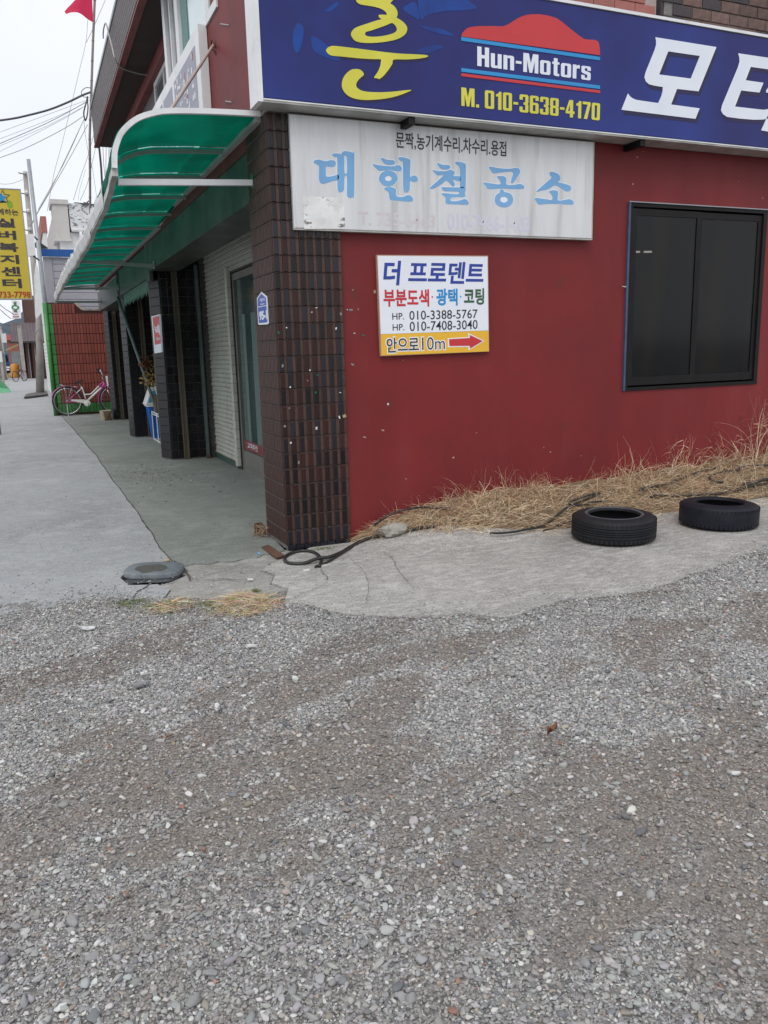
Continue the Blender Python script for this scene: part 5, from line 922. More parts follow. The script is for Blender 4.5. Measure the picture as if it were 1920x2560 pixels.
t.prism(p_, PZ(0), .02, .06); tag(t.build('cement_block', MT['stoneg']), 'pale broken cement piece lying inside the grooved tyre', 'rubble')
# grey rubber lid
lp = []
for i in range(40):
    a_ = 2*math.pi*i/40; c_, d_ = math.cos(a_), math.sin(a_); u = .198*math.copysign(abs(c_)**.62, c_); v = .150*math.copysign(abs(d_)**.62, d_); k_ = -.385
    lp.append((-1.022+u*math.cos(k_)-v*math.sin(k_), -.175+u*math.sin(k_)+v*math.cos(k_)))
ld_ = empty('manhole_lid', (-1.03, -.18, 0), 'grey rounded rubber lid sitting proud of the pavement by the crack', 'manhole cover')
L_ = [(p.x, p.y) for p in smooth_path([(a, b, 0) for a, b in lp], 4, True)]; c0 = (sum(p[0] for p in L_)/len(L_), sum(p[1] for p in L_)/len(L_))
def scl(L_, k): return [(c0[0]+(a-c0[0])*k, c0[1]+(b-c0[1])*k) for a, b in L_]
t = MB(); n = len(L_); rings = [(.90, -.02), (.92, .010), (1.0, .013), (1.0, .037), (.985, .042), (.96, .044), (.6, .0445)]; vs = []
for k, z in rings: vs += [(a, b, z+.003*(b-c0[1])/.1) for a, b in scl(L_, k)]
fs = [(q*n+i, q*n+(i+1) % n, (q+1)*n+(i+1) % n, (q+1)*n+i) for q in range(len(rings)-1) for i in range(n)]+[tuple((len(rings)-1)*n+i for i in range(n))]
t.add(vs, fs).build('lid', MT['lid'], ld_, auto=40)
wp = [(-1.150,-0.161),(-1.130,-0.110),(-1.100,-0.090),(-1.036,-0.093),(-0.974,-0.109),(-0.943,-0.158),(-0.938,-0.217),(-0.961,-0.250),(-0.992,-0.272),(-1.031,-0.257),(-1.068,-0.272),(-1.114,-0.259),(-1.126,-0.219)]
shape('dusty_patch', [[wp]], lambda u, v, w_: (u, v, .0450+.003*(v-c0[1])/.1+w_), .0015, MT['lidwet'], ld_, smooth=True)
for a, b in ((((480,150),(540,200))), (((440,178),(490,215))), (((545,140),(610,185))), (((230,205),(280,240))), (((190,200),(235,240)))):
    q = {(480,150): [(-0.953,-0.239),(-0.930,-0.366)], (440,178): [(-0.997,-0.282),(-0.982,-0.387)], (545,140): [(-0.900,-0.207),(-0.880,-0.346)], (230,205): [(-1.129,-0.277),(-1.112,-0.394)], (190,200): [(-1.155,-0.254),(-1.138,-0.388)]}[a]
    MB().tube([(q_[0], q_[1], .0435+.003*(q_[1]-c0[1])/.1) for q_ in q], .003, 6).build('raised_line', MT['lid'], ld_)
for (a, b), s_, lab in (((-0.889,0.133), .025, 'small tan stone at the back corner of the grey lid'), ((-1.083,-0.377), .014, 'white pebble under the front edge of the grey lid')):
    o = MB(); o.lathe([(0, s_*.7), (s_*.6, s_*.62), (s_, s_*.3), (s_*.9, 0), (0, -.002)], (a, b, .004), 9); tag(o.build('stone', MT['stoneg'] if s_ < .02 else MT['tanscrap'], smooth=True), lab, 'stone')
# fist-sized stone at the straw edge
s0 = (0.835,0.091)
bm_ = MB(); vs = []; n1, n2 = 16, 9
for i in range(n2+1):
    for j in range(n1):
        a = math.pi*i/n2; b = 2*math.pi*j/n1; r_ = 1+.25*math.sin(3*b+1.3*i)+.12*math.sin(7*b-i); vs.append((s0[0]+.125*r_*math.sin(a)*math.cos(b), -.14+.06*r_*math.sin(a)*math.sin(b), s0[1]+.062*math.cos(a)))
bm_.add(vs, [(i*n1+j, i*n1+(j+1) % n1, (i+1)*n1+(j+1) % n1, (i+1)*n1+j) for i in range(n2) for j in range(n1)])
tag(bm_.build('rock', MT['stoneg'], auto=35), 'grey broken rock at the tip of the straw bank beside the hose', 'rock')
# hoses and cables
def cable(name, pts, r, lab, cat, m_='hose', k=8, closed=False, group=None, n=8):
    P = smooth_path(pts, k, closed); mb = MB(); mb.tube(P, r, n, closed); return tag(mb.build(name, MT[m_], smooth=True), lab, cat, group)
def zp(pts, z): return [(a, b, (z[i] if isinstance(z, (list, tuple)) else z)) for i, (a, b) in enumerate(pts)]
hz = [(0.043,-0.606),(0.118,-0.427),(0.140,-0.213),(0.078,-0.119),(-0.025,-0.150),(-0.111,-0.271),(-0.119,-0.412),(-0.038,-0.473),(0.081,-0.460),(0.180,-0.434),(0.318,-0.314)]
hz3 = [(0.446,-0.194,0.024),(0.533,-0.118,0.026),(0.621,-0.078,0.035),(0.756,-0.103,0.058),(0.948,-0.164,0.085),(1.057,-0.185,0.097),(1.166,-0.209,0.101)]
cable('garden_hose', zp(hz, [.016]*8+[.034, .028, .02])+hz3, .013, 'thick black hose looped once at the foot of the tiled pillar', 'hose', k=10)
hz = [(0.013,-0.601),(0.101,-0.547),(0.219,-0.435),(0.351,-0.298),(0.496,-0.138),(0.622,0.050),(0.782,0.275)]
hw_ = [(0.716,0.135),(0.791,0.177),(0.865,0.211),(0.925,0.225),(1.015,0.239),(1.106,0.240),(1.213,0.228),(1.353,0.209),(1.479,0.188)]
cable('black_cable', zp(hz, .016)+[(a, -.035-.01*i, b) for i, (a, b) in enumerate(hw_)], .0085, 'thin black cable climbing from the hose loop along the red wall foot', 'cable')
for i, (nm, pts, z, r_, lab) in enumerate((
  ('a', [(1.992,-0.498,0.032),(2.085,-0.486,0.035),(2.164,-0.478,0.056),(2.229,-0.474,0.064),(2.292,-0.464,0.068),(2.366,-0.458,0.069)], .03, .010, 'black cable coming out from under the grooved tyre'),
  ('b', [(1.504,-0.474,0.058),(1.646,-0.503,0.053),(1.793,-0.493,0.054),(2.016,-0.463,0.064),(2.221,-0.397,0.135),(2.363,-0.339,0.169),(2.474,-0.346,0.164),(2.602,-0.331,0.171),(2.698,-0.326,0.173)], [.05,.06,.07,.08,.10,.12,.12,.12,.12], .009, 'black cable half buried in straw left of the grooved tyre'),
  ('c', [(2.388,-0.323,0.180),(2.379,-0.309,0.189),(2.502,-0.273,0.209),(2.624,-0.250,0.221),(2.740,-0.237,0.227),(2.714,-0.254,0.218),(2.552,-0.293,0.196),(2.412,-0.325,0.178)], .16, .009, 'folded dark cable end on the straw above the grooved tyre'),
  ('d', [(3.237,-0.284,0.201),(3.172,-0.270,0.211),(3.197,-0.248,0.224),(3.305,-0.238,0.231),(3.512,-0.231,0.236),(3.694,-0.193,0.261),(3.859,-0.160,0.283),(4.031,-0.140,0.302),(4.180,-0.131,0.312)], .19, .011, 'dark cable bending back on the straw between the tyres'),
  ('e', [(3.216,-0.342,0.161),(3.281,-0.333,0.168),(3.396,-0.347,0.156),(3.506,-0.352,0.150),(3.628,-0.363,0.136),(3.832,-0.367,0.129),(3.986,-0.379,0.124),(4.192,-0.372,0.137),(4.359,-0.361,0.152),(4.489,-0.358,0.160),(4.678,-0.362,0.162)], .14, .010, 'black cable running above the smooth tyre to the right edge'),
  ('f', [(4.113,-0.294,0.205),(4.029,-0.270,0.221),(4.000,-0.236,0.246),(4.067,-0.207,0.268),(4.256,-0.197,0.282),(4.403,-0.192,0.289),(4.452,-0.175,0.301),(4.585,-0.172,0.307),(4.764,-0.189,0.300),(4.936,-0.215,0.285)], .25, .010, 'black cable curling in a hook on the straw at the right edge'),
  ('g', [(4.315,-0.342,0.174),(4.476,-0.339,0.183),(4.615,-0.330,0.193),(4.796,-0.344,0.185)], .17, .014, 'thick black cable end at the far right of the straw'))):
    cable('black_cable', pts, r_, lab, 'cable')
cb = [(4.338,0.310),(4.363,0.294),(4.253,0.173),(3.972,-0.098),(3.983,-0.062),(4.177,0.128)]
t = MB().prism(cb, PZ(.20), 0, .02); tag(t.build('plastic_scrap', MT['tanscrap']), 'tan plastic scrap standing in the straw between the tyres', 'litter')
# rusty base plate and rag tuft
rp_ = [(-0.161,0.168),(-0.095,0.212),(-0.079,-0.176),(-0.154,-0.213)]
o = MB().prism(rp_, PZ(.004), 0, .012).build('base_plate', MT['rust']); tag(o, 'flat rusty iron plate on the floor at the pillar foot', 'metal plate')
q = [(0.798,-0.031),(0.430,0.048),(0.441,-0.063),(0.775,-0.127)]
t = empty('rusty_bracket', (-.03, .62, 0), 'crumbling rusty iron bracket with dry roots behind the pillar foot', 'bracket')
MB().box(-.085, -.02, .66, .668, .0, .10).box(-.02, -.012, .58, .668, .0, .09).build('iron', MT['rust'], t)
B = Blades()
for i in range(150): B.blade((random.uniform(-.09, -.01), random.uniform(.50, .66), random.uniform(.0, .09)), (random.gauss(0, 1), random.gauss(0, 1), random.gauss(.3, .6)), random.uniform(.03, .14), .003, .15, random.choice([(.2,.09,.05), (.3,.18,.1), (.42,.36,.28)]), 5, .35)
o = B.build('dry_roots', MT['straw']); o.parent = t; o.location = -Vector(t.location); o['kind'] = 'stuff'
# litter
def scrap(pts, z, th, m_, lab, cat='litter', name='litter'):
    t = MB(); t.prism(pts, PZ(z), 0, th); o = t.build(name, MT[m_]); tag(o, lab, cat); return o
scrap([(-1.572,-1.096),(-1.551,-1.085),(-1.522,-1.112),(-1.481,-1.122),(-1.494,-1.156),(-1.531,-1.169),(-1.560,-1.139)], -.012, .006, 'paper', 'crumpled white wrapper lying on the gravel at left', name='wrapper')
scrap([(-1.349,-1.964),(-1.320,-1.957),(-1.314,-1.971),(-1.345,-1.987)], -.010, .008, 'paper', 'short white scrap on the gravel below the wrapper')
scrap([(-1.767,-1.689),(-1.751,-1.692),(-1.746,-1.711),(-1.762,-1.708)], -.010, .008, 'paper', 'tiny white scrap at the left of the gravel')
scrap([(-0.790,-1.841),(-0.749,-1.859),(-0.752,-1.877),(-0.793,-1.859)], -.008, .010, 'paper', 'white stick-like scrap on gravel below the straw clump')
scrap([(-1.404,-2.100),(-1.358,-2.081),(-1.322,-2.082),(-1.320,-2.098),(-1.359,-2.118),(-1.390,-2.126)], -.010, .01, 'greyscrap', 'flat grey splinter on the middle gravel')
scrap([(-0.081,-0.612),(-0.035,-0.613),(-0.038,-0.636),(-0.085,-0.644)], .005, .006, 'paper', 'white cigarette end beside the black cable at the pillar')
scrap([(-0.482,-0.647),(-0.449,-0.662),(-0.454,-0.682),(-0.486,-0.667)], .005, .007, 'paper', 'white cigarette end on the cracked concrete strip')
scrap([(-1.100,-2.494),(-1.084,-2.491),(-1.083,-2.517),(-1.100,-2.543),(-1.106,-2.523)], -.012, .016, 'paper', 'bright white angular pebble in the middle gravel', 'stone', 'white_stone')
scrap([(-0.234,0.022),(-0.215,0.023),(-0.223,-0.019),(-0.242,-0.020)], .005, .006, 'letblue', 'tiny pale blue scrap near the rusty plate')
lf = empty('fallen_leaf', (0.044,-3.372)+(-.01,), 'curled red brown dead leaf on the gravel at right', 'leaf')
l0 = Vector(lf.location); t = MB(); vs = []; prof = [(-.040, 0), (-.028, .016), (-.008, .022), (.014, .018), (.036, .004)]
for k, (u, w_) in enumerate([(a*.62, b*.62) for a, b in prof]):
    for s_ in (-1, 0, 1): vs.append((l0.x+u, l0.y+s_*w_, l0.z+.010+(.020+.01*math.sin(k*2))*abs(s_)+.004*k))
t.add(vs, [(3*i+q, 3*i+q+3, 3*i+q+4, 3*i+q+1) for i in range(4) for q in (0, 1)]).build('blade', MT['leafb'], lf, smooth=True)
MB().tube([(l0.x-.024, l0.y, l0.z+.012), (l0.x-.035, l0.y-.006, l0.z+.014), (l0.x-.043, l0.y-.008, l0.z+.008)], .0014, 5).build('stalk', MT['leafb'], lf)
for (a, b) in [(-0.807,2.759),(-0.042,3.719),(0.125,3.261),(0.126,2.930),(0.057,3.880),(-0.499,7.206),(-0.221,4.058),(-0.803,4.020),(0.219,4.391)]:
    s_ = random.uniform(.012, .026); an = random.uniform(0, 3.1); c_, d_ = math.cos(an)*s_, math.sin(an)*s_
    t = MB(); t.add([(a-c_, b-d_, .006), (a-d_*.4, b+c_*.4, .012), (a+c_, b+d_, .008), (a+d_*.4, b-c_*.4, .016)], [(0, 1, 2), (0, 2, 3)]); tag(t.build('fallen_leaf', MT['leafb']), 'small dry brown leaf lying on the green-grey shop floor', 'leaf', 'dry leaves on the shop floor')
# crate, pot and rack by the second street pillar
ck = empty('plastic_crate', (.52, 9.45, 0), 'bright blue plastic crate standing in front of the second street pillar', 'crate')
t = MB(); x0, x1, y0, y1 = .31, .74, 9.22, 9.60
t.add([(x0+.02, y0, 0), (x1, y0, 0), (x1, y1, 0), (x0+.02, y1, 0), (x0-.05, y0-.02, .60), (x1, y0-.02, .60), (x1, y1, .60), (x0-.05, y1, .60)], [(0, 3, 2, 1), (0, 1, 5, 4), (1, 2, 6, 5), (2, 3, 7, 6), (3, 0, 4, 7)])
t.build('body', MT['bluebox'], ck); MB().box(x0-.065, x1, y0-.035, y1+.01, .585, .615).build('rim', MT['foam'], ck)
fb = empty('foam_box', (.5, 9.3, .62), 'tilted white foam box with cyan label on top of the blue crate', 'box')
t = MB(); t.add([(.22, 9.18, .62), (.70, 9.18, .62), (.70, 9.62, .62), (.22, 9.62, .62), (.34, 9.20, .92), (.74, 9.20, .92), (.74, 9.62, .92), (.34, 9.62, .92)], [(0, 3, 2, 1), (4, 5, 6, 7), (0, 1, 5, 4), (1, 2, 6, 5), (2, 3, 7, 6), (3, 0, 4, 7)]); t.build('body', MT['foam'], fb)
t = MB(); t.add([(.262, 9.176, .66), (.40, 9.176, .66), (.45, 9.178, .86), (.335, 9.178, .86)], [(0, 1, 2, 3)]); t.build('cyan_label', MT['cyanbox'], fb)
rk = empty('wire_rack', (.5, 8.6, 0), 'low white wire rack standing beside the blue crate', 'rack'); t = MB()
for z in (.012, .46, .50): t.tube([(.31, 8.05, z), (.31, 9.15, z), (.72, 9.15, z), (.72, 8.05, z)], .009, 6, True)
for x, y in ((.31, 8.05), (.31, 9.15), (.72, 9.15), (.72, 8.05), (.31, 8.6)): t.tube([(x, y, 0), (x, y, .51)], .009, 6)
t.build('frame', MT['alu'], rk)
t = MB()
for k in range(8): t.tube([(.31, 8.1+k*.14, .46), (.72, 8.1+k*.14, .46)], .005, 5)
t.build('shelf_wires', MT['alu'], rk, kind='stuff')
cbx = empty('cardboard_box', (.5, 8.9, .52), 'torn brown cardboard and white bag on the wire rack', 'box')
MB().box(.33, .60, 8.75, 9.05, .515, .80).build('carton', MT['card'], cbx)
t = MB(); vs = []; n1 = 14
for i, (r_, z) in enumerate(((.10, .515), (.14, .60), (.13, .74), (.155, .86), (.10, .93))):
    for j in range(n1): a = 2*math.pi*j/n1; rr = r_*(1+.12*math.sin(3*a+i)); vs.append((.46+rr*math.cos(a), 8.45+rr*math.sin(a), z))
t.add(vs, [(i*n1+j, i*n1+(j+1) % n1, (i+1)*n1+(j+1) % n1, (i+1)*n1+j) for i in range(4) for j in range(n1)]+[tuple(4*n1+j for j in range(n1))]); t.build('bag', MT['foam'], cbx, smooth=True)
fp = empty('potted_plant', (.44, 9.0, .92), 'withered yellow plant drooping from a pot over the white foam box', 'plant')
t = MB(); t.lathe([(0, .80), (.09, .80), (.13, 1.0), (.14, 1.0), (.12, .98), (0, .97)], (.48, 8.98, 0), 20); t.build('pot', MT['foam'], fp, auto=40)
t = MB()
for i in range(330):
    a = random.uniform(0, 6.28); r_ = .30*math.sqrt(random.random()); p = Vector((.44+r_*math.cos(a), 8.95+r_*math.sin(a)*.8, 1.02+random.random()*.36*(1-r_*1.5)+(.0 if r_ < .2 else -.05))); d = Vector((random.gauss(0, 1), random.gauss(0, 1), random.gauss(-.2, .6))).normalized(); u = d.orthogonal().normalized(); l_ = random.uniform(.04, .085)
    t.add([tuple(p), tuple(p+d*l_*.5+u*l_*.32), tuple(p+d*l_), tuple(p+d*l_*.5-u*l_*.32)], [(0, 1, 2), (0, 2, 3)])
t.build('leaves', MT['yellowleaf'], fp, kind='stuff')
t = MB()
for i in range(110):
    p = Vector((.26+random.gauss(0, .055), 8.95+random.gauss(0, .06), 1.36+random.gauss(0, .045))); d = Vector((random.gauss(0, 1), random.gauss(0, 1), random.gauss(0, 1))).normalized(); u = d.orthogonal().normalized(); t.add([tuple(p), tuple(p+d*.03+u*.02), tuple(p+d*.06), tuple(p+d*.03-u*.02)], [(0, 1, 2), (0, 2, 3)])
t.build('brown_flower_head', MT['leafb'], fp, kind='stuff'); MB().tube([(.44, 9.0, 1.0), (.34, 8.97, 1.2), (.27, 8.95, 1.35)], .006, 6).build('stem', MT['yellowleaf'], fp)
pa = (-0.092,2.493); pb = (0.285,0.828)
MB_ = MB().tube([(pa[0], 9.25, pa[1]), (pb[0], 8.9, pb[1]), (pb[0]+(pb[0]-pa[0])*.55, 8.72, pb[1]+(pb[1]-pa[1])*.55)], .028, 10)
tag(MB_.build('leaning_pipe', MT['greypipe'], smooth=True), 'grey-green pipe leaning diagonally across the second bay', 'pipe')
wbk = empty('wood_block', (-.02, 14.4, 0), 'cut wooden block with brown face propped at the last pillar', 'wood block')
b0 = [(-0.162,0.212),(0.086,0.210),(0.098,-0.007),(-0.108,-0.006)]
zt = 0.235; xa = b0[0][0]; xb = b0[2][0]
t = MB(); t.add([(xa+.05, 14.28, .0), (xb, 14.30, .0), (xb, 14.52, 0), (xa+.02, 14.6, 0), (xa+.01, 14.32, zt), (xb-.03, 14.28, zt+.01), (xb-.02, 14.52, zt+.01), (xa, 14.6, zt-.01)], [(0, 3, 2, 1), (4, 5, 6, 7), (0, 1, 5, 4), (1, 2, 6, 5), (2, 3, 7, 6), (3, 0, 4, 7)]); t.build('body', MT['wood'], wbk)
t = MB(); t.add([(xa+.085, 14.270, .004), (xb-.01, 14.292, .004), (xb-.04, 14.272, zt-.01), (xa+.06, 14.305, zt-.01)], [(0, 1, 2, 3)]); t.build('brown_face', MT['woodd'], wbk)
# ------------------------------------------------------------------ bicycle
BY = 16.72
bk_ = empty('bicycle', (-.3, BY, 0), 'pink and white step-through bicycle parked against the red tiled wall', 'bicycle')
def bp(pts, dy=0.): return [(a, BY+dy, b) for a, b in pts]
hub = (-0.757,0.374); RW = hub[1]-.0; RW = max(RW, .30); hub2 = (hub[0]+((0.395,0.317))[0]-hub[0], hub[1])
for (hx, hz_), nm in ((hub, 'rear_wheel'), (hub2, 'front_wheel')):
    R_ = hz_+.0
    t = MB(); t.tube([(hx+(R_-.018)*math.cos(a), BY, hz_+(R_-.018)*math.sin(a)) for a in np.linspace(0, 2*math.pi, 49)[:-1]], .021, 8, True); wh = t.build(nm, MT['bblack'], bk_, smooth=True)
    t = MB(); t.tube([(hx+(R_-.05)*math.cos(a), BY, hz_+(R_-.05)*math.sin(a)) for a in np.linspace(0, 2*math.pi, 49)[:-1]], .013, 6, True); t.build('rim', MT['chrome'], wh, smooth=True)
    t = MB(); t.tube([(hx, BY-.045, hz_), (hx, BY+.045, hz_)], .024, 10); t.build('hub', MT['chrome'], wh, smooth=True)
    t = MB()
    for k in range(24):
        a = 2*math.pi*k/24; b = a+.35*(1 if k % 2 else -1); t.tube([(hx+.02*math.cos(b), BY+(.03 if k % 2 else -.03), hz_+.02*math.sin(b)), (hx+(R_-.055)*math.cos(a), BY, hz_+(R_-.055)*math.sin(a))], .0018, 4)
    t.build('spokes', MT['chrome'], wh, kind='stuff')
    t = MB(); vs = []; a0, a1 = (R(35), R(200)) if nm == 'rear_wheel' else (R(75), R(195))
    if nm == 'rear_wheel': a0 = R(10); a1 = R(165)
    for k in range(25):
        a = a0+(a1-a0)*k/24
        for dy, rr in ((-.032, R_+.012), (0, R_+.028), (.032, R_+.012)): vs.append((hx+rr*math.cos(a), BY+dy, hz_+rr*math.sin(a)))
    t.add(vs, [(3*i+q, 3*i+q+3, 3*i+q+4, 3*i+q+1) for i in range(24) for q in (0, 1)]); t.build('mudguard', MT['pink'], bk_, smooth=True)
fr = MB(); fr.tube(bp([(-0.389,0.733),(-0.355,0.637),(-0.324,0.494),(-0.295,0.375)]), .019, 8); frame = fr.build('frame', MT['bwhite'], bk_, smooth=True)
MB().tube(bp(smooth_path([(a, b, 0) for a, b in [(-0.332,0.528),(-0.242,0.524),(-0.162,0.540),(-0.076,0.613),(0.048,0.732)]], 5) and [(p.x, p.y) for p in smooth_path([(a, b, 0) for a, b in [(-0.332,0.528),(-0.242,0.524),(-0.162,0.540),(-0.076,0.613),(0.048,0.732)]], 5)]), .018, 8).build('top_tube', MT['bwhite'], frame, smooth=True)
MB().tube(bp([(-0.268,0.362),(-0.072,0.530),(0.113,0.688)]), .030, 10).build('down_tube', MT['bwhite'], frame, smooth=True)
MB().tube(bp([(0.042,0.727),(0.159,0.828)]), .019, 8).build('pink_tube', MT['pink'], frame, smooth=True); MB().tube(bp([(0.106,0.682),(0.195,0.779)]), .031, 10).build('pink_tube', MT['pink'], frame, smooth=True)
MB().tube(bp([(0.155,0.840),(0.205,0.696),(0.238,0.623)]), .024, 8).build('head_tube', MT['pink'], frame, smooth=True)
fk = MB(); q = [(0.238,0.623),(0.280,0.514),(0.395,0.317)]
for s_ in (-.04, .04): fk.tube(bp(q, s_), .011, 6)
fk.build('fork', MT['chrome'], bk_, smooth=True)
st = MB(); q = [(-0.390,0.686),(-0.530,0.563),(-0.756,0.379)]; q2 = [(-0.757,0.368),(-0.551,0.340),(-0.301,0.310)]
for s_ in (-.045, .045): st.tube(bp(q[1:], s_), .010, 6); st.tube(bp(q2, s_), .010, 6)
st.build('stays', MT['pink'], frame, smooth=True); MB().tube(bp(q[:2], -.03), .013, 6).build('upper_stay', MT['bwhite'], frame, smooth=True)
t = MB(); cg = [(-0.684,0.405),(-0.655,0.418),(-0.321,0.400),(-0.329,0.311),(-0.386,0.308),(-0.615,0.367),(-0.659,0.375)]; t.prism(cg, PY(BY-.05), 0, .016); t.build('chain_guard', MT['bwhite'], bk_)
cr_0 = (-0.285,0.303); t = MB(); t.lathe([(.0, -.075), (.05, -.075), (.058, -.07), (.078, -.07), (.082, -.06), (.082, -.05), (0, -.05)], (cr_0[0], BY, cr_0[1]), 28, 'Y'); t.build('chain_ring', MT['bwhite'], bk_, auto=40)
MB().tube([(cr_0[0], BY-.09, cr_0[1]), (cr_0[0], BY-.09, cr_0[1]-.14)], .011, 6).build('crank', MT['chrome'], bk_, smooth=True); MB().box(cr_0[0]-.045, cr_0[0]+.045, BY-.17, BY-.08, cr_0[1]-.20, cr_0[1]-.175).build('pedal', MT['bblack'], bk_)
sd = [(-0.527,0.890),(-0.500,0.875),(-0.433,0.881),(-0.387,0.891),(-0.321,0.888),(-0.308,0.876),(-0.346,0.854),(-0.403,0.839),(-0.428,0.810),(-0.482,0.830),(-0.524,0.861)]
t = MB(); P_ = sd; zz0 = sum(p[1] for p in P_)/len(P_); t.prism(P_, PY(BY+.07), 0, .14); t.build('saddle', MT['bblack'], bk_, auto=60)
MB().tube(bp([(-0.427,0.828),(-0.390,0.721)]), .013, 8).build('seat_post', MT['chrome'], bk_, smooth=True)
hb = MB(); q = [(0.179,0.857),(0.143,0.959),(0.174,0.987),(0.139,1.112),(0.087,1.155)]; hb.tube(bp(q[:2]), .013, 8)
for s_, e in ((-1, ((0.031,1.107))), (1, ((0.089,1.164)))):
    hb.tube([tuple(p) for p in smooth_path([(q[1][0], BY, q[1][1]), (q[2][0], BY+s_*.10, q[2][1]), (q[3][0], BY+s_*.22, q[3][1]), (e[0]+.04, BY+s_*.24, e[1])], 5)], .012, 8)
hb.build('handlebar', MT['chrome'], bk_, smooth=True)
for s_, e in ((-1, ((0.031,1.107))), (1, ((0.089,1.164)))): MB().tube([(e[0]+.04, BY+s_*.24, e[1]), (e[0]-.04, BY+s_*.245, e[1]-.005)], .018, 8).build('grip', MT['bblack'], bk_, smooth=True)
cr = MB(); q = [(-0.906,0.789),(-0.810,0.762),(-0.601,0.751),(-0.527,0.715)]
for s_ in (-.06, 0, .06): cr.tube([(p[0], BY+s_, p[1]+.012) for p in q[:3]], .007, 6)
for p in q[1:3]: cr.tube([(p[0], BY-.06, p[1]+.012), (p[0], BY+.06, p[1]+.012)], .006, 6); cr.tube([(p[0], BY-.05, p[1]+.01), (hub[0], BY-.05, hub[1])], .005, 6)
cr.tube([(q[2][0], BY, q[2][1]), (sd[3][0]+.03, BY, q[3][1]-.03)], .006, 6)
cr.build('carrier', MT['chrome'], bk_, smooth=True)
MB().tube([(hub[0]-.02, BY-.06, hub[1]-.08), (hub[0]-.015, BY-.09, .0)], .010, 6).build('kickstand', MT['chrome'], bk_)
t = MB(); q = [(0.230,0.979),(0.282,0.983),(0.280,0.711),(0.251,0.706)]; t.prism(q, PY(BY+.05), 0, .09); t.build('front_basket_plate', MT['foam'], bk_)
# ------------------------------------------------------------------ red and green tiled wall
tw = empty('tiled_wall', (-.3, 17.05, 0), 'red painted tile wall with green border and broken top behind the bicycle', 'wall')
prof = [(-1.01, 0), (.9, 0), (.9, 2.66), (-.13, 2.66), (-.20, 2.69), (-.30, 2.78), (-.36, 2.86), (-1.01, 2.86)]
t = MB(); t.prism(prof, PY(17.25), 0, .24); t.build('wall_core', MT['jointred'], tw)
t = MB(); t.tube([tuple(p) for p in smooth_path([(-.38, 17.1, 2.87), (-.31, 17.1, 2.80), (-.24, 17.1, 2.74), (-.2, 17.1, 2.70), (-.13, 17.1, 2.665)], 5)], .035, 8); t.build('broken_mortar', MT['tanscrap'], tw, auto=30)
MB().box(-.14, .9, 17.0, 17.26, 2.66, 2.70).build('rubble_cap', MT['stoneg'], tw)
for nm in ('r', 'g', 'w'):
    pass
def tm(mw, mh, m_):
    t = MB(); t.bbox(.004, mw-.004, -.014, .01, .005, mh-.005, .006); me = bpy.data.meshes.new('tile'); me.from_pydata(t.v, [], t.f); me.materials.append(MT[m_]); return me
mr, mg, mgw = tm(.0775, .2510, 'redtile'), tm(.0775, .2510, 'greentile'), tm(.105, .2510, 'greentile')
for r_ in range(12):
    z = .055+.2535*(r_-0)-.0; 
    if r_ == 0: z = .045
    else: z = .045+.2535*r_
    for c_ in range(22):
        x = -.885+c_*.0775; top = 2.86 if x < -.40 else 2.665
        if z+.2535 > top+.02: continue
        inst(mg if (r_ == 0 and x < .15) or (r_ == 0) else mr, 'tile', tw, (x, 17.005, z))
    if z+.2535 < 2.88: inst(mgw, 'edge_tile', tw, (-.995, 17.005, z))
ps = empty('green_post', (-1.06, 17.0, 0), 'bright green painted pipe post at the street edge of the tiled wall', 'post')
t = MB(); t.tube([(-1.055, 16.98, 0), (-1.055, 16.98, 2.85)], .055, 14); t.build('pipe', MT['green'], ps, smooth=True)
for z in (.95, 1.9): MB().tube([(-1.055, 16.98, z), (-1.055, 16.98, z+.02)], .059, 14).build('joint_ring', MT['green'], ps)
# ------------------------------------------------------------------ neighbouring house with grey siding
nh = empty('siding_house', (0, 18.3, 0), 'low house with lilac-grey board siding and blue fascia behind the tiled wall', 'house')
MB().box(-.93, 4, 18.03, 26, 0, 4.08).build('walls', MT['whitewall'], nh)
t = MB(); t.bbox(0, 3.6, 0, .03, .004, .176, .006); me = bpy.data.meshes.new('board'); me.from_pydata(t.v, [], t.f); me.materials.append(MT['siding'])
for k in range(22): inst(me, 'board', nh, (-.73, 17.995, .10+k*.181))
MB().box(-.95, -.735, 17.98, 18.03, 0, 4.075).build('corner_board', MT['siding'], nh); MB().box(-1.01, -.96, 17.99, 18.05, 0, 3.9).build('downpipe', MT['alu'], nh)
MB().box(-1.02, 4, 17.90, 17.975, 4.085, 4.27).build('fascia', MT['bluefascia'], nh); t = MB(); t.prism([(-1.12, 4.34), (-1.14, 4.42), (-.98, 4.44), (-.80, 4.30), (-.96, 4.285)], PY(18.2), 0, .3); t.build('roof_edge', MT['tarp'], nh)
sw = MB(); n = 14
for k in range(n): sw.box(-.972, -.935, 18.1, 25.9, .38+k*.115, .38+k*.115+.105)
sw.build('side_boards', MT['whitewall'], nh, kind='stuff'); MB().box(-.99, -.935, 18.08, 25.95, 0, .37).build('grey_plinth', MT['siding'], nh)
t = MB(); vs = [(-.94, 18.6, 2.5), (-.94, 20.2, 2.5), (-1.25, 20.2, 2.25), (-1.25, 18.6, 2.2), (-1.33, 18.5, 2.08), (-1.33, 20.3, 2.13)]; t.add(vs, [(0, 1, 2, 3), (3, 2, 5, 4)]); tag(t.build('small_canopy', MT['tarp']), 'sagging black tarpaulin canopy on the siding house', 'canopy')
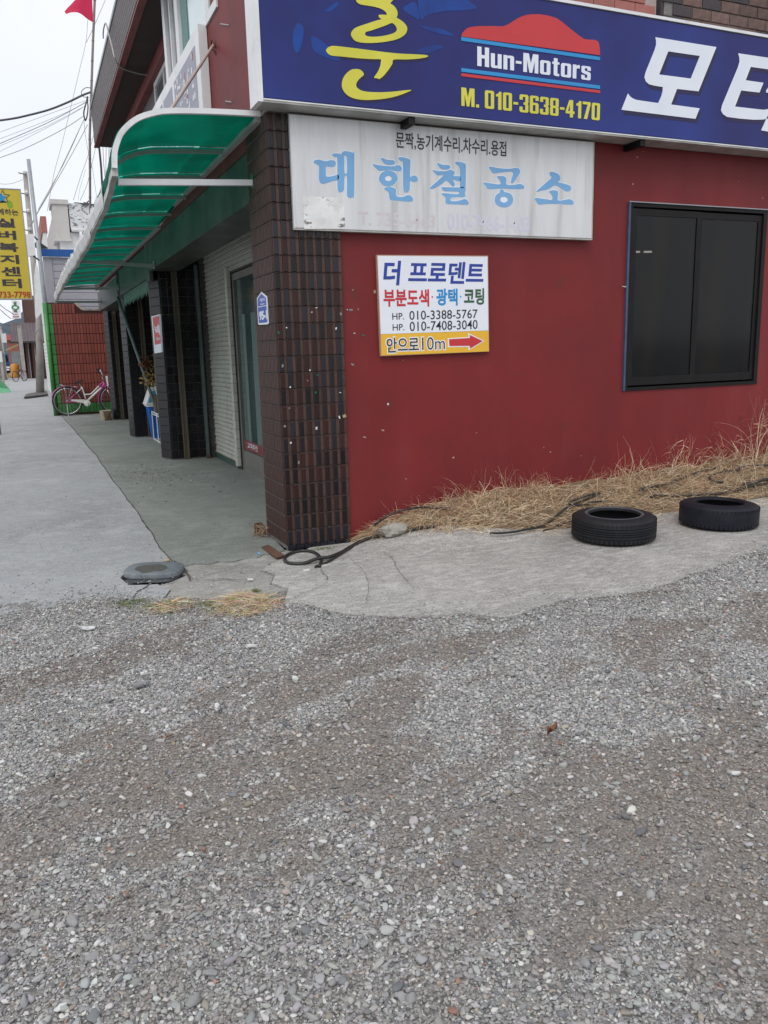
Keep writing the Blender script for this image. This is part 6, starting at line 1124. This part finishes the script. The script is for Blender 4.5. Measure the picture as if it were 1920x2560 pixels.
# ornate pale building behind
ob = empty('pale_building', (1, 22.5, 0), 'pale two-storey building with box turret and blackened peeling parapet panel', 'building')
A1 = [(-0.398,6.204),(0.015,6.215),(-0.003,5.080),(-0.362,5.070)]; A2 = [(0.039,6.124),(0.932,6.129),(0.604,5.338),(0.029,5.320)]; A3 = [(-0.379,4.985),(-0.412,4.643)]
x0, x1 = A1[0][0], A1[1][0]+.02; zt_, zb_ = A1[0][1], A1[2][1]
MB().box(x0, x1, 22.0, 23.2, zb_, zt_-.14).build('turret', MT['beigewall'], ob); MB().box(x0-.05, x1+.03, 21.95, 23.25, zt_-.135, zt_).build('turret_cap', MT['beigewall'], ob); MB().box(x0-.03, x1+.03, 21.94, 23.2, zb_-.09, zb_-.002).build('turret_base', MT['beigewall'], ob)
pz0, pz1 = A2[2][1], A2[0][1]
MB().box(x1+.035, 3.5, 22.05, 22.5, pz0+.03, pz1).build('peeling_panel', MT['peel'], ob)
cp = MB(); cp.tube([(x1+.05, 22.02, pz0), (3.5, 22.02, pz0)], .07, 8); cp.build('moulding', MT['whitewall'], ob, smooth=True)
for k in range(7):
    x = x1+.33+k*.40; t = MB(); t.tube([(x, 21.98, pz0-.06), (x, 21.96, pz0-.26), (x, 22.0, pz0-.36)], .065, 8); t.build('corbel', MT['whitewall'], ob, smooth=True)
MB().box(x0+.06, 3.5, 22.52, 30, 0, pz1-.1).build('wall', MT['beigewall'], ob); MB().box(x0+.12, 3.5, 22.12, 22.51, 0, pz0-.07).build('front_wall', MT['whitewall'], ob)
for k in range(5):
    t = MB(); t.tube([(x1+.35+random.uniform(0, .5), 22.2, pz1-.02), (x1+.2+random.uniform(0, .7), 22.1, pz1+random.uniform(.02, .16)), (x1+random.uniform(.3, 1.2), 22.0, pz1-random.uniform(0, .1))], .02, 5); t.build('wire_bundle', MT['wire'], ob)
# small buildings beyond
def simplebld(name, px, lab, m_, y, depth, roof=None):
    t = empty(name, ((px[0][0]+px[1][0])/2, y, 0), lab, 'building'); xa, xb = px[0][0], px[1][0]; zt2 = px[0][1]; zb2 = px[1][1]
    MB().box(xa, xb, y, y+depth, 0, zb2).build('wall', MT[m_], t); MB().box(xa-.05, xb+.03, y-.05, y+depth, zb2+.003, zt2).build('upper_wall', MT[roof or m_], t); return t
simplebld('far_house', [(-0.319,7.509),(-0.162,6.841)], 'narrow building with salmon top storey behind the steel pole', 'whitewall', 34, 4, 'brickred')
# steel pole and concrete pole, white box
def pole(name, a, b, r1, r2, m_, lab, cat='pole', n=16):
    t = MB(); t.tube([a, b], r1, n, r2=r2); return tag(t.build(name, MT[m_], smooth=True), lab, cat)
sa = [(-1.056,6.393),(-1.019,2.758)]; sl = (sa[1][0]-sa[0][0])/(sa[1][1]-sa[0][1])
pole('steel_pole', (sa[1][0]-sl*sa[1][1], 17.6, 0), (sa[0][0], 17.6, sa[0][1]), .068, .045, 'steel', 'leaning grey steel pole rising behind the green post')
ca = [(-0.852,8.722),(-0.979,2.954)]
cpz = empty('utility_pole', (-1.2, 31, 0), 'thick tapered concrete utility pole with insulators beyond the siding house', 'utility pole')
t = MB(); cx_ = ((-1.175,30.801))[0]; P_ = [(cx_, 31, 0), (ca[1][0]+.05, 31, ca[1][1]), (ca[0][0], 31, ca[0][1])]
t.tube(P_, .165, 16, r2=.085); t.build('shaft', MT['polec'], cpz, smooth=True)
for k, zf in enumerate((.995, .93, .87, .81, .74)):
    z = P_[1][2]+(P_[2][2]-P_[1][2])*(zf-.5)*2 if zf > .5 else 0; x = P_[1][0]+(P_[2][0]-P_[1][0])*(z-P_[1][2])/(P_[2][2]-P_[1][2])
    t = MB(); t.lathe([(.0, -.05), (.06, -.05), (.05, .0), (.07, .03), (.04, .07), (0, .08)], (x-.02, 30.85, z), 12); t.build('insulator', MT['foam'], cpz, smooth=True); MB().tube([(x, 31, z-.05), (x-.25, 30.9, z-.02)], .02, 6).build('pin', MT['wire'], cpz)
wb_ = empty('light_box', (-1.5, 16.6, 3.6), 'blank white light-box sign strapped to the steel pole behind the yellow sign', 'sign'); q = [(-1.339,4.447),(-1.132,4.467),(-1.144,3.964),(-1.336,3.940)]
t = MB(); t.prism(q, PY(16.75), 0, .15); t.build('box', MT['alu'], wb_); t = MB()
q2 = [(-1.166,4.446),(-1.095,4.444),(-1.139,3.948),(-1.080,3.941)]
t.tube([(q2[0][0], 16.7, q2[0][1]), (q2[1][0]+.05, 17.5, q2[1][1])], .02, 6); t.tube([(q2[2][0]-.05, 16.7, q2[2][1]), (q2[3][0]+.02, 17.5, q2[3][1])], .02, 6); t.build('strap', MT['wire'], wb_)
bn = [(-1.103,4.044),(-1.065,3.921),(-1.032,3.425),(-1.035,2.861),(-1.123,2.673),(-1.242,2.532),(-1.261,2.642),(-1.225,3.112),(-1.185,3.672)]
t = MB(); t.prism(bn, PY(19.0), 0, .04); tag(t.build('cloth_banner', MT['foam']), 'white cloth banner hanging slack beside the leaning steel pole', 'banner')
# yellow sign
ys = empty('hanging_sign', (-1.75, 12, 2.6), 'tall ochre yellow sign with purple Korean letters and red phone number at the left edge', 'sign')
MB().box(-2.16, -1.425, 12.0, 12.14, 2.64, 4.655).build('panel', MT['yellowsign'], ys); t = MB(); t.box(-1.4245, -1.405, 11.995, 12.145, 2.62, 4.675); t.box(-2.16, -1.425, 11.995, 12.145, 2.62, 2.6395); t.box(-2.16, -1.425, 11.995, 12.145, 4.6555, 4.675); t.build('frame', MT['alugrey'], ys)
MB().tube([(-2.3, 12.2, 0), (-2.3, 12.2, 5.0)], .05, 12).build('support_post', MT['steel'], ys, smooth=True); t = MB(); t.tube([(-2.3, 12.2, 3.2), (-2.1, 12.1, 3.2)], .02, 6); t.tube([(-2.3, 12.2, 4.4), (-2.1, 12.1, 4.4)], .02, 6); t.build('arm', MT['steel'], ys)
def yt(b_, pq, m_='darkletter', bold=.03): (a, b), (c, d) = pq; text(b_, PY(11.998), a, c, d, b, MT[m_], ys, .004, bold)
yt('실', [(-1.906,4.128),(-1.578,3.963)]); yt('버', [(-1.910,3.904),(-1.578,3.739)]); yt('복', [(-1.915,3.679),(-1.564,3.515)]); yt('지', [(-1.913,3.458),(-1.574,3.290)]); yt('센', [(-1.917,3.236),(-1.570,3.062)]); yt('터', [(-1.914,3.013),(-1.572,2.839)])
yt('함께하는', [(-1.986,4.303),(-1.493,4.189)], 'darkletter', .015); yt('02-733-7798', [(-2.206,2.771),(-1.432,2.652)], 'redletter', .02)
star = lambda c, r1, r2: [(c[0]+(r1 if k % 2 == 0 else r2)*math.cos(math.pi/2+k*math.pi/5), c[1]+(r1 if k % 2 == 0 else r2)*math.sin(math.pi/2+k*math.pi/5)) for k in range(10)]
s_c = (-1.728,4.518)
shape('star_outline', [[star(s_c, .135, .06), star((s_c[0]-.005, s_c[1]-.005), .118, .052)]], PY(11.998), .003, MT['darkletter'], ys); shape('star', [[star((s_c[0]-.03, s_c[1]-.02), .095, .045)]], PY(11.9975), .003, MT['cyanp'], ys)
shape('green_blob', [[ell(s_c[0]+.10, s_c[1]-.13, .05, .07)]], PY(11.9975), .002, mat('leaf_green_print', (.22,.40,.03), (.2,.36,.03), 3, .5), ys)
# ------------------------------------------------------------------ far street
fbx = empty('brown_building', (-1.3, 60, 0), 'brown building with ribbed metal canopy far down the street', 'building')
k8 = [(-1.224,5.322),(-0.712,4.091),(-2.315,3.985),(-0.181,2.652),(-1.947,2.564),(-0.441,0.074),(-1.280,2.550)]
MB().box(k8[6][0], 3, 60.4, 70, 0, k8[0][1]+.6).build('wall', MT['brownwall'], fbx); MB().box(k8[0][0], k8[1][0]+.6, 60.1, 60.39, k8[2][1], k8[0][1]+.6).build('upper_panel', MT['brownwall'], fbx)
t = MB(); vs = [(k8[2][0], 58.6, k8[3][1]), (k8[3][0]+.3, 58.6, k8[3][1]), (k8[3][0]+.3, 59.9, k8[2][1]), (k8[2][0], 59.9, k8[2][1]), (k8[2][0], 60.05, k8[3][1]), (k8[3][0]+.3, 60.05, k8[3][1]), (k8[3][0]+.3, 60.05, k8[2][1]), (k8[2][0], 60.05, k8[2][1])]
t.add(vs, [(0, 1, 2, 3), (4, 7, 6, 5), (0, 3, 7, 4), (1, 5, 6, 2), (0, 4, 5, 1), (3, 2, 6, 7)]); cn = t.build('metal_canopy', MT['brownmetal'], fbx)
for k in range(11):
    x = k8[2][0]+.18+k*.215; t = MB(); t.tube([(x, 58.58, k8[3][1]), (x, 59.88, k8[2][1])], .03, 5); t.build('rib', mat('canopy_rib', (.17,.14,.15), None, 3, .5) if k == 0 else bpy.data.materials['canopy_rib'], cn)
MB().box(k8[2][0]-.1, k8[3][0]+.4, 58.5, 58.58, k8[3][1]-.12, k8[3][1]-.02).build('dark_edge', MT['tarp'], cn)
for k in range(4): x = k8[4][0]+.1+k*.42; MB().box(x, x+.17, 60.0, 60.3, 0, k8[3][1]).build('column', MT['brownwall'], fbx); MB().box(x+.18, x+.22, 60.1, 60.35, 0, k8[3][1]).build('pale_jamb', MT['alu'], fbx)
MB().box(k8[2][0]+.6, k8[2][0]+2.0, 60.42, 61, 0, 3.6).build('dark_front', MT['darkin'], fbx)
vsn = empty('vertical_sign', (-2.0, 55, 4), 'distant white vertical sign with green and red Korean lettering', 'sign'); q = [(-1.965,5.286),(-1.440,5.229),(-1.492,4.100),(-2.054,4.077)]
t = MB(); t.prism(q, PY(55.3), 0, .3); t.build('panel', MT['alu'], vsn)
q = [(-1.914,4.640),(-1.695,4.455),(-1.979,4.401),(-1.628,4.327),(-1.994,4.260),(-1.620,4.158),(-1.915,4.879),(-1.665,4.737),(-1.881,5.202),(-1.666,4.977)]
text('떡', PY(54.99), q[0][0], q[1][0], q[1][1], q[0][1], MT['darkletter'], vsn, .01, .02); text('733-', PY(54.99), q[2][0], q[3][0], q[3][1], q[2][1], MT['redletter'], vsn, .01, .02); text('5509', PY(54.99), q[4][0], q[5][0], q[5][1], q[4][1], MT['redletter'], vsn, .01, .02)
shape('green_mark', [ring(((q[6][0]+q[7][0])/2, (q[6][1]+q[7][1])/2), .24, .16, .14, .09)], PY(54.99), .01, MT['greensheet'], vsn); text('쌀', PY(54.99), q[8][0], q[9][0], q[9][1], q[8][1], MT['greenl'], vsn, .01, .02)
MB().box(q[0][0]+.1, q[0][0]+.35, 55.3, 55.6, 0, q[0][1]-1).build('post', MT['polec'], vsn)
fr_ = empty('far_shop', (-3, 90, 0), 'far shop with red roof and brick wall at the end of the street', 'building'); q = [(-3.051,3.920),(-2.689,2.612),(-3.113,3.339),(-4.852,-0.031)]
MB().box(q[0][0], q[1][0]+2, 90, 96, 0, q[2][1]).build('wall', MT['redbrick'], fr_); MB().box(q[0][0]-.2, q[1][0]+2, 89.7, 96, q[2][1]+.01, q[0][1]).build('roof', MT['redroof'], fr_); MB().box(q[0][0]+.3, q[0][0]+1.2, 89.9, 89.99, .3, 2.2).build('window', MT['upglassg'], fr_)
fr_ = empty('far_white_shop', (-6, 100, 0), 'pale far building left of the red-roofed shop', 'building'); MB().box(-9, q[0][0]-.6, 100, 108, 0, 5.2).build('wall', MT['beigewall'], fr_); MB().box(-7.4, -5, 99.9, 99.99, 2.8, 4.2).build('window', MT['upglassg'], fr_)
q = [(-3.089,3.526),(-2.741,2.776),(-3.008,2.746),(-3.063,1.324)]
sg = empty('street_sign', (q[0][0], 70, 0), 'distant white square sign board on a thin post', 'sign'); MB().box(q[0][0], q[1][0], 70, 70.1, q[1][1], q[0][1]).build('board', MT['alu'], sg); MB().box(q[2][0], q[3][0], 70.02, 70.12, 0, q[1][1]-.005).build('post', MT['polec'], sg)
q = [(-2.803,2.207),(-1.618,2.687),(-1.630,2.569),(-2.790,2.038)]
t = MB(); t.prism(q, PY(66), 0, 1.2); tag(t.build('far_awning', MT['tanscrap']), 'slanting beige awning of a far shop under the brown canopy', 'awning')
# blue truck
q = [(-3.237,1.505),(-2.764,0.306),(-3.069,1.424),(-2.734,0.918)]
tk = empty('truck', (q[0][0], 75, 0), 'small dark blue truck parked far down the street', 'truck'); xa, xb = q[0][0], q[1][0]
t = MB(); t.prism([(75, .45), (78, .45), (78, 1.1), (76.9, 1.15), (76.6, 1.95), (75.25, 1.95), (75, 1.2)], lambda u, v, w_: (xa+w_, u, v), 0, xb-xa); t.build('cab', MT['truckblue'], tk); MB().box(xa+.12, xb-.12, 74.98, 75.0, 1.2, 1.8).build('window', MT['glassdark'], tk); MB().box(xa, xb, 78.1, 81, .5, .9).build('bed', MT['truckblue'], tk)
for x in (xa+.05, xb-.25):
    t = MB(); t.lathe([(0, 0), (.34, 0), (.36, .03), (.36, .17), (.34, .2), (0, .2)], (x, 75.9, .36), 16, 'X'); t.build('wheel', MT['rubber'], tk)
    MB().box(x+.02, x+.2, 74.96, 74.98, .62, .78).build('headlight', MT['foam'], tk)
MB().box(xa+.1, xb-.1, 74.95, 74.98, .42, .56).build('bumper', MT['alu'], tk)
q = [(-2.418,0.926),(-2.217,0.355)]
t = MB(); cxx = (q[0][0]+q[1][0])/2; t.lathe([(0, 0), (.28, 0), (.31, .1), (.29, .4), (.31, .5), (.3, .95), (.2, 1.05), (0, 1.08)], (cxx, 64, 0), 16); tag(t.build('plastic_drum', MT['orange'], smooth=True), 'orange plastic drum at the end of the pavement', 'drum')
B = Blades()
for i in range(700): B.blade((random.uniform(-4.6, -2.6), random.uniform(62, 72), 0), (random.gauss(0, .4), random.gauss(0, .4), 1), random.uniform(.1, .4), .05, .1, random.choice(GRN+STR), 2, .1)
B.build('verge_grass', MT['straw'])['kind'] = 'stuff'
fbk = empty('far_bicycle', (-2.1, 50, 0), 'dark bicycle leaning far off beside the brown building', 'bicycle'); q = [(-2.403,65.344)]
yb = 52.0; xb_ = ((-2.228,0.473))[0]
for dx in (0, .95):
    t = MB(); t.tube([(xb_+dx*.55+.33*math.cos(a)*.55, yb+dx*.8+.33*math.cos(a)*.83, .34+.33*math.sin(a)) for a in np.linspace(0, 6.283, 25)[:-1]], .025, 6, True); t.build('wheel', MT['bblack'], fbk)
t = MB(); t.tube([(xb_, yb, .34), (xb_+.2, yb+.3, .75), (xb_+.42, yb+.6, .78), (xb_+.52, yb+.76, .34)], .02, 6); t.tube([(xb_+.2, yb+.3, .75), (xb_+.27, yb+.42, .3), (xb_+.42, yb+.6, .78), (xb_+.4, yb+.55, 1.0)], .02, 6); t.build('frame', MT['wire'], fbk)
q = [(-2.938,1.892),(-2.628,1.286),(-2.873,1.270),(-2.743,0.521)]
wsg = empty('paper_notice', (q[0][0], 45, 0), 'white notice with handwriting tied to a short concrete post at the left edge', 'notice'); MB().box(q[0][0], q[1][0]-.1, 45, 45.04, q[1][1], q[0][1]).build('sheet', MT['paper'], wsg); text('세놓음', PY(44.99), q[0][0]+.1, q[1][0]-.2, q[1][1]+.3, q[0][1]-.3, MT['darkletter'], wsg, .01, .0)
MB().box(q[2][0], q[3][0], 45.05, 45.4, 0, 1.9).build('post', MT['polec'], wsg)
q = [(-2.923,3.739),(-3.006,1.956)]
pole('far_pole', (q[0][0]-.1, 58, 0), (q[0][0]-.45, 58, 9.0), .22, .15, 'polec', 'distant concrete pole at the very left edge of the street', 'utility pole')
# green tarpaulin wedge at the left edge
q = [(-3.120,1.047),(-2.722,0.518),(-2.357,0.040)]
gt = empty('green_cover', (-2.8, 34.8, 0), 'green plastic cover sloping to the ground at the left edge of the street', 'cover')
t = MB(); xs_ = [p[0] for p in q]; t.add([(q[0][0], 34.6, q[0][1]), (q[2][0], 34.2, .05), (q[2][0], 36.0, .05), (q[0][0], 36.4, q[0][1]), (q[0][0], 34.2, .05)], [(0, 1, 2, 3), (0, 4, 1)]); t.build('sheet', MT['greensheet'], gt)
MB().add([(q[0][0], 34.1, .0), (q[2][0]+.02, 34.1, .0), (q[2][0], 34.19, .16), (q[1][0], 34.19, .22), (q[0][0], 34.19, .2)], [(0, 1, 2, 3, 4)]).build('pale_lip', MT['greenpale'], gt)
q = [(-1.691,30.180),(-0.873,32.901),(-0.927,28.928),(-1.273,28.132),(-1.795,27.227)]
t = MB(); t.prism(q, PZ(.02), 0, .06); tag(t.build('steel_plate', mat('dark_steel_plate', (.09,.085,.08), (.06,.055,.05), 3, .7)), 'dark steel ramp plate on the ground by the siding house plinth', 'plate')
t = MB(); vs = []; xs = np.linspace(-420, 160, 40)
for x in xs: h = 42+34*math.exp(-((x+210)/120)**2)+9*math.sin(x*.05)+5*math.sin(x*.13); vs += [(x, 900, -1), (x, 900, h), (x, 1150, h*1.25), (x, 1300, -1)]
t.add(vs, [(4*i+q, 4*i+q+4, 4*i+q+5, 4*i+q+1) for i in range(39) for q in range(3)]); t.build('hills', MT['hill'], kind='structure')
# ------------------------------------------------------------------ flag pole, flag and wires
q = [(0.139,7.882),(0.105,7.648),(0.020,7.018),(-0.101,6.058),(-0.185,5.407),(-0.299,4.085),(-0.337,3.574)]
fpx = empty('flag_pole', (q[-1][0], 10.6, q[-1][1]), 'thin old bamboo pole with joints rising past the eave, carrying the flag', 'flag pole'); sc_b = [(a, 10.6, b) for a, b in q]
MB().tube(sc_b, .021, 8).build('cane', MT['bamboo'], fpx, smooth=True)
for k in range(0, 16):
    z = q[-1][1]+.1+.33*k; zs = [p[2] for p in sc_b][::-1]; xx = [p[0] for p in sc_b][::-1]; x = float(np.interp(z, zs, xx)); MB().tube([(x, 10.6, z), (x, 10.6, z+.015)], .026, 8).build('node', MT['bamboo'], fpx)
fo = [(0.069,7.735),(0.061,7.642),(0.052,7.456),(0.044,7.277),(0.005,7.293),(-0.042,7.313),(-0.080,7.335),(-0.118,7.358),(-0.164,7.375),(-0.211,7.385),(-0.259,7.385),(-0.307,7.380),(-0.355,7.368),(-0.396,7.354),(-0.419,7.397),(-0.362,7.457),(-0.311,7.502),(-0.258,7.555),(-0.206,7.607),(-0.133,7.708)]
n = len(fo); t = MB(); c0_ = (sum(p[0] for p in fo)/n, sum(p[1] for p in fo)/n); x_p = fo[0][0]
yv = lambda x, z: 10.6+.05*math.sin((x_p-x)*9+z*2)*min(1, (x_p-x)*4)-.02
vs = [(c0_[0], yv(*c0_), c0_[1])]
for k in (.5, 1.0): vs += [(c0_[0]+(a-c0_[0])*k, yv(c0_[0]+(a-c0_[0])*k, c0_[1]+(b-c0_[1])*k), c0_[1]+(b-c0_[1])*k) for a, b in fo]
t.add(vs, [(0, 1+i, 1+(i+1) % n) for i in range(n)]+[(1+i, 1+n+i, 1+n+(i+1) % n, 1+(i+1) % n) for i in range(n)])
tag(t.build('flag', MT['flag'], smooth=True), 'crimson pink flag flying from the bamboo pole at the top left', 'flag')
G = 'thin overhead wires crossing the white sky at left'
def w1(p, y, r_, lab, m_='wiregrey', g=None, dy=0.): n_ = len(p); cable('overhead_wire_or_cord', [(a, y+dy*i/(n_-1), b) for i, (a, b) in enumerate(p)], r_, lab, 'wire', m_, 6, group=g, n=5)
w1([(-1.822,5.353),(-1.644,5.388),(-1.464,5.427),(-1.265,5.483),(-0.875,5.614),(-0.554,5.761),(-0.309,5.893),(-0.161,5.960)], 10, .017, 'thickest black overhead cable sagging from the eave corner to the left edge', 'wire')
for p, r_ in (([(-1.756,5.167),(-1.664,5.204),(-0.513,5.706),(-0.237,5.823)], .003), ([(-1.767,5.061),(-1.676,5.098),(-1.050,5.380),(-0.536,5.628),(-0.238,5.807)], .003), ([(-1.775,4.988),(-1.683,5.026),(-0.895,5.415),(-0.239,5.799)], .006), ([(-1.779,4.955),(-1.687,4.991),(-0.932,5.351),(-0.310,5.708)], .003),
              ([(-1.789,4.864),(-1.697,4.900),(-0.740,5.435),(-0.277,5.727)], .003), ([(-1.800,4.765),(-1.708,4.801),(-1.240,5.007),(-0.641,5.343),(-0.308,5.570)], .005)):
    w1(p, 10, r_, 'thin grey wire running from the eave corner to the left edge of the sky', g=G)
for p, r_ in (([(0.915,10.642),(0.810,10.056),(0.596,9.393),(0.346,8.624),(-0.082,7.334),(-0.361,6.554),(-0.638,5.539)], .006), ([(1.454,11.257),(1.268,10.893),(1.082,10.528),(0.823,10.057)], .007), ([(0.571,8.041),(0.047,7.089),(-0.444,6.217),(-0.893,5.508),(-1.173,4.977)], .009), ([(0.663,7.922),(0.208,7.176),(-0.271,6.432),(-0.866,5.530),(-1.162,5.081)], .009), ([(0.541,7.988),(0.011,6.985),(-0.381,6.349),(-0.873,5.581)], .006),
              ([(0.815,7.320),(0.665,6.820),(0.486,6.291),(0.264,5.864)], .007), ([(0.794,7.652),(0.585,7.073),(0.321,6.464),(0.083,5.868)], .007), ([(0.571,8.041),(0.572,7.635),(0.616,7.127),(0.682,6.718),(0.733,5.832)], .006), ([(0.501,6.733),(0.296,6.204),(0.212,5.861)], .004)):
    w1(p, 20, r_, 'grey wire slanting down the sky toward the pale buildings beside the bamboo pole', g='slanting wires beside the bamboo pole')
for p, r_, lab in (([(-0.012,5.323),(-0.008,4.989),(-0.014,4.735),(-0.024,4.480)], .020, 'thick black cable hanging below the far end of the eave'),):
    w1(p, 10.9, r_, lab, 'wire')
for p in ([(0.057,5.328),(0.044,4.992),(0.047,4.739)], [(0.117,5.332),(0.083,4.994),(0.058,4.773)], [(0.171,5.336),(0.150,5.167),(0.139,4.913)], [(0.194,5.337),(0.170,5.168),(0.173,5.000)]):
    w1(p, 10.9, .005, 'thin cable dropping from the far end of the eave to the awning', 'wiregrey', 'thin cables below the eave end')
t = MB(); q = [(-0.200,5.941),(-0.229,5.845),(-0.260,5.764),(-0.290,5.653),(-0.273,5.544),(-0.232,5.642),(-0.209,5.769),(-0.208,5.847)]; t.tube([tuple(p) for p in smooth_path([(a, 10.2, b) for a, b in q], 5, True)], .012, 6, True); tag(t.build('cable_loop', MT['wire'], smooth=True), 'narrow black cable loop hanging at the eave corner', 'cable')
t = MB(); q = [(-0.135,6.084),(-0.215,6.080),(-0.284,6.027),(-0.297,5.971),(-0.261,5.928),(-0.181,5.930)]; t.tube([tuple(p) for p in smooth_path([(a, 10.2, b) for a, b in q], 5)], .006, 6); tag(t.build('cable_loop', MT['wire'], smooth=True), 'round thin cable coil above the black loop at the eave corner', 'cable')
q1 = [(6.561,5.676),(6.488,5.746),(6.161,5.729),(5.957,5.536),(5.727,5.317),(5.580,5.149)]; q2 = [(-0.233,5.694),(-0.178,5.826),(-0.047,5.935),(0.120,6.005),(0.216,5.984)]
cable('overhead_wire_or_cord', [(-.275, a, b) for a, b in q1]+[(a, b, 5.11) for a, b in q2], .009, 'pale cord hanging over the parapet and across the dark soffit', 'wire', 'cord')  # loose hanging cord, not a wire; shares the wires' object name and category
# wires seen far down the street
for p in ([(-2.539,4.226),(-2.273,3.952),(-2.015,3.760),(-1.905,3.674)], [(-2.564,3.995),(-2.210,3.613),(-2.009,3.441)], [(-2.642,3.278),(-2.317,3.168),(-2.105,3.102)], [(-2.665,3.066),(-2.387,2.892),(-2.102,2.760)]):
    w1(p, 40, .018, 'dark wire low over the far street by the hills', 'wire', 'wires over the far street')
w1([(-1.883,8.041),(-1.603,8.031),(-1.355,8.079),(-1.122,8.165),(-0.971,8.236)], 30, .008, 'thin wire sagging from the utility pole top to the left edge')
